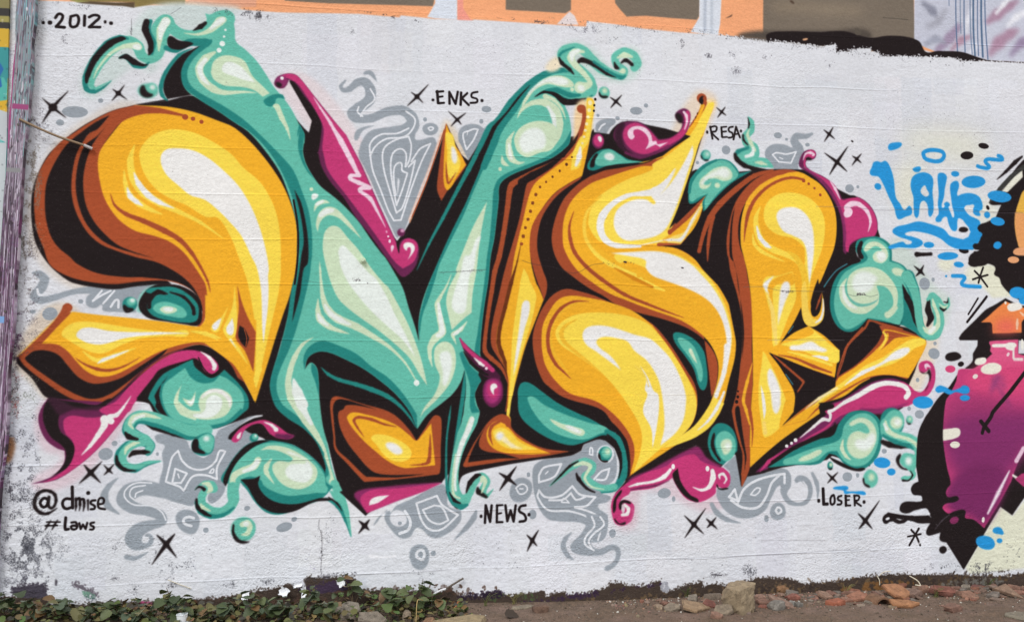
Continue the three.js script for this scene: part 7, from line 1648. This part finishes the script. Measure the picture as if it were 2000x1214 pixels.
// sparse grass at the bare foot of the wall
{
  const bm = ['#6d7340', '#8a8450', '#55602f'].map((c) => new THREE.MeshStandardMaterial({ color: c, roughness: 0.8, side: THREE.DoubleSide }));
  [[0.773, 0.085, 'yellow green grass tuft behind the right end of the pale slab'], [0.969, 0.050, 'thin grass tuft beside the grey tan flake'], [2.179, -0.006, 'wispy dry grass tuft behind the tilted tan slab'], [3.913, 0.246, 'small grass tuft in front of the ridged red tile'], [3.317, 0.105, 'short grass tuft behind the peach tile slab'], [4.479, 0.045, 'short grass tuft between purple red tile and pink chunk']].forEach(([x, z, label], k) => {
    const R = rng(60 + k), gs = []; for (let i = 0; i < 16; i++) { const a = R() * 6.28, l = 0.03 + 0.06 * R(), r = l * (0.3 + 0.7 * R()), c = new THREE.CatmullRomCurve3([new THREE.Vector3((R() - 0.5) * 0.03, -0.005, (R() - 0.5) * 0.02), new THREE.Vector3(Math.cos(a) * r * 0.4, l * 0.7, Math.abs(Math.sin(a)) * r * 0.3), new THREE.Vector3(Math.cos(a) * r, l, Math.abs(Math.sin(a)) * r * 0.8)]); gs.push(new THREE.TubeGeometry(c, 5, 0.0011, 3)); }
    const o = new THREE.Mesh(mergeGeometries(gs), bm[k % 3]); o.position.set(x, gy(x, Math.max(0.03, z)), Math.max(0.03, z)); top(o, 'grass_tuft'); tag(o, label, 'grass tuft', 'grass tufts at the wall foot');
  });
}
// ---------------------------------------------------------------- small single things
const tube = (pts, r, seg = 16, rad = 6) => new THREE.TubeGeometry(new THREE.CatmullRomCurve3(pts.map((p) => new THREE.Vector3(...p))), seg, r, rad);
const onWall = (x, y, z = 0.006) => [x, y, z];
const straw = new THREE.MeshStandardMaterial({ color: '#d8cfba', roughness: 0.8 }), darkTwig = new THREE.MeshStandardMaterial({ color: '#5d5248', roughness: 0.9 }), dryStraw = new THREE.MeshStandardMaterial({ color: '#b9a06a', roughness: 0.9 });
{ // rod sticking out of the wall at the upper left
  const o = new THREE.Group(), a = [-2.139, 3.113], b = [-2.084, 3.086], c = [-1.938, 3.022], d = [-1.770, 2.968], e = [-1.723, 2.949];
  part('rod', tube([[a[0], a[1], 0.06], [b[0], b[1], 0.058], [c[0], c[1], 0.045], [d[0], d[1], 0.02]], 0.0075, 24, 8), new THREE.MeshStandardMaterial({ color: '#8f7a62', roughness: 0.9 }), o);
  part('tip', tube([[d[0], d[1], 0.02], [e[0], e[1], 0.008]], 0.01, 4, 8), new THREE.MeshStandardMaterial({ color: '#b9b4b4', roughness: 0.7 }), o);
  tag(top(o, 'rusty_rod'), 'thin brown rod with a grey tip running from the post across the brown letter', 'rod');
}
{ // mint-painted bolt in the M
  const o = new THREE.Group(), [x, y] = [-0.023, 2.253], m = new THREE.MeshStandardMaterial({ color: '#cfe0c2', roughness: 0.8 });
  const h = new THREE.CylinderGeometry(0.012, 0.012, 0.03, 6); h.rotateX(Math.PI / 2); h.translate(0, 0, 0.015); part('bolt_head', h, m, o); const w = new THREE.CylinderGeometry(0.02, 0.021, 0.006, 12); w.rotateX(Math.PI / 2); w.translate(0, 0, 0.005); part('washer', w, m, o);
  o.position.set(x, y, 0); tag(top(o, 'wall_bolt'), 'mint painted bolt sticking out of the wall in the letter M', 'bolt');
}
{ // white plastic cup among the weeds
  const o = new THREE.Group(), [x, z] = [-1.063, 0.419], P = [[0.026, 0], [0.027, 0.002], [0.031, 0.07], [0.033, 0.071], [0.033, 0.074], [0.03, 0.074], [0.026, 0.006], [0.0, 0.005]].map((q) => new THREE.Vector2(...q));
  const wm = new THREE.MeshStandardMaterial({ color: '#e9edf0', roughness: 0.45, side: THREE.DoubleSide }); part('cup_body', new THREE.LatheGeometry(P, 28), wm, o);
  part('torn_rim', tube([[0.03, 0.03, 0.01], [0.045, 0.022, 0.02], [0.05, 0.035, 0.02]], 0.006, 8, 5), wm, o);
  o.position.set(x, gy(x, z) + 0.005, z); o.rotation.z = 0.05; tag(top(o, 'plastic_cup'), 'small white plastic cup standing among the weeds', 'cup');
}
function stalk(name, pts, r, mat, label, group) { const o = new THREE.Mesh(tube(pts, r, 20, 5), mat); top(o, name); return tag(o, label, 'stalk', group); }
{
  const [ax, ay] = [0.434, 0.057], [bx, by] = [0.518, 0.086], [cx, cy] = [0.635, 0.144];
  const o = new THREE.Group(); part('pale_half', tube([[ax, ay, 0.05], [(ax + bx) / 2, (ay + by) / 2 + 0.004, 0.045], [bx, by, 0.04]], 0.006, 10), new THREE.MeshStandardMaterial({ color: '#e3e3e6', roughness: 0.8 }), o); part('dark_half', tube([[bx, by, 0.04], [cx, cy, 0.022]], 0.0065, 8), darkTwig, o);
  tag(top(o, 'leaning_stick'), 'stick half white half dark leaning on the wall by the weeds', 'stick');
  const [sx, sy] = [-1.233, 0.222], [tx, ty] = [-1.093, 0.161]; stalk('white_straw', [[sx, sy, 0.012], [(sx + tx) / 2, (sy + ty) / 2, 0.014], [tx, ty, 0.012]], 0.003, straw, 'thin white straw stuck to the wall above the white cup');
  const [gx, gz] = [0.299, 0.427], [hx, hy] = [0.343, 0.075]; stalk('dry_grass_blade', [[gx, gy(gx, gz), gz], [gx + 0.015, gy(gx, gz) + 0.12, gz - 0.08], [hx + 0.01, hy + 0.0, gz - 0.18]], 0.0025, dryStraw, 'upright dry grass blade among the weeds near the tan slab', 'dry blades');
  const W1 = [3.860, 0.007], W2 = [3.915, -0.032], W3 = [3.930, -0.084]; stalk('dry_stalk', [[...W1, 0.03], [...W2, 0.05], [...W3, 0.07]], 0.004, straw, 'bleached forked stalk hanging on the wall above orange tiles');
  const V = [3.611, 0.019], V2 = [3.625, -0.047]; stalk('dry_stalk', [[...V, 0.02], [(V[0] + V2[0]) / 2 + 0.006, (V[1] + V2[1]) / 2, 0.03], [...V2, 0.03]], 0.003, straw, 'short bleached stalk upright above the curved brown tile');
  const U = [3.631, 0.018], U2 = [3.712, 0.047]; stalk('dry_stalk', [[...U, 0.02], [U[0] + 0.03, U[1] + 0.025, 0.03], [...U2, 0.03]], 0.003, straw, 'bleached stalk bent over beside the upright one');
  const A = [3.858, -0.040], B = [3.971, -0.057], C = [4.075, -0.113], D = [4.130, -0.175], E2 = [4.001, 0.308]; stalk('dry_stalk', [[...A, 0.1], [...B, 0.16], [C[0], C[1], 0.2], [D[0] - 0.05, D[1] + 0.02, 0.24], [E2[0], gy(...E2) + 0.01, E2[1]]], 0.004, straw, 'long pale stalk arching over to the ridged red tile');
  const F = [4.426, -0.101], G = [4.470, -0.152]; stalk('dry_stalk', [[...F, 0.12], [(F[0] + G[0]) / 2, (F[1] + G[1]) / 2 + 0.004, 0.13], [...G, 0.14]], 0.004, straw, 'short pale stalk lying on the purple red tile');
  const T1 = [0.558, 0.143], T2 = [0.603, -0.001]; stalk('orange_splinter', [[T1[0], gy(...T1) + 0.01, T1[1]], [(T1[0] + T2[0]) / 2, T2[1] - 0.01, 0.1], [T2[0], T2[1] + 0.01, 0.06]], 0.008, new THREE.MeshStandardMaterial({ color: '#b07048', roughness: 0.9 }), 'orange brown splinter standing behind the big pale slab');
  const D1 = [0.896, 0.374]; const dl = new THREE.Mesh(leaves[1], new THREE.MeshStandardMaterial({ color: '#3a3028', roughness: 0.9, side: THREE.DoubleSide })); dl.scale.setScalar(0.09); dl.position.set(D1[0] - 0.04, gy(...D1) + 0.02, D1[1]); dl.rotation.set(0.2, 1.4, 0.2); tag(top(dl, 'dead_leaf'), 'dark curled dead leaf on the bare earth right of the slab', 'leaf');
}
{ // curls of white paint peeled off the wall foot
  const m = new THREE.MeshStandardMaterial({ color: '#eceef2', roughness: 0.8, side: THREE.DoubleSide });
  const flake = (p, w, h, a, seed, label) => { const R = rng(seed), g = new THREE.PlaneGeometry(w, h, 6, 6), q = g.attributes.position; for (let i = 0; i < q.count; i++) { const u = q.getX(i) / w, v = q.getY(i) / h; q.setXYZ(i, q.getX(i) * (0.7 + 0.5 * R()), q.getY(i) * (0.75 + 0.4 * R()), 0.05 * v * v + 0.03 * u * u + 0.008 * R()); } g.computeVertexNormals(); const o = new THREE.Mesh(g, m); o.position.set(p[0], p[1], 0.03); o.rotation.set(-0.4, 0, a); tag(top(o, 'paint_flake'), label, 'paint flake', 'paint peeling at the foot of the wall'); };
  flake([-0.758, 0.105], 0.05, 0.06, 0.3, 1, 'white paint flake curling above the weeds left of the crack'); flake([-0.520, 0.112], 0.06, 0.055, -0.4, 2, 'wide white paint flake hanging over the weeds'); flake([-0.433, 0.154], 0.06, 0.03, 0.2, 3, 'flat white paint flake just left of the crack'); flake([-0.394, 0.093], 0.03, 0.09, 0.1, 4, 'narrow white paint flake pointing down among the weeds');
  flake([-0.161, 0.156], 0.05, 0.06, 0.5, 5, 'small white paint flake right of the crack');
}
renderer.render(scene, camera);
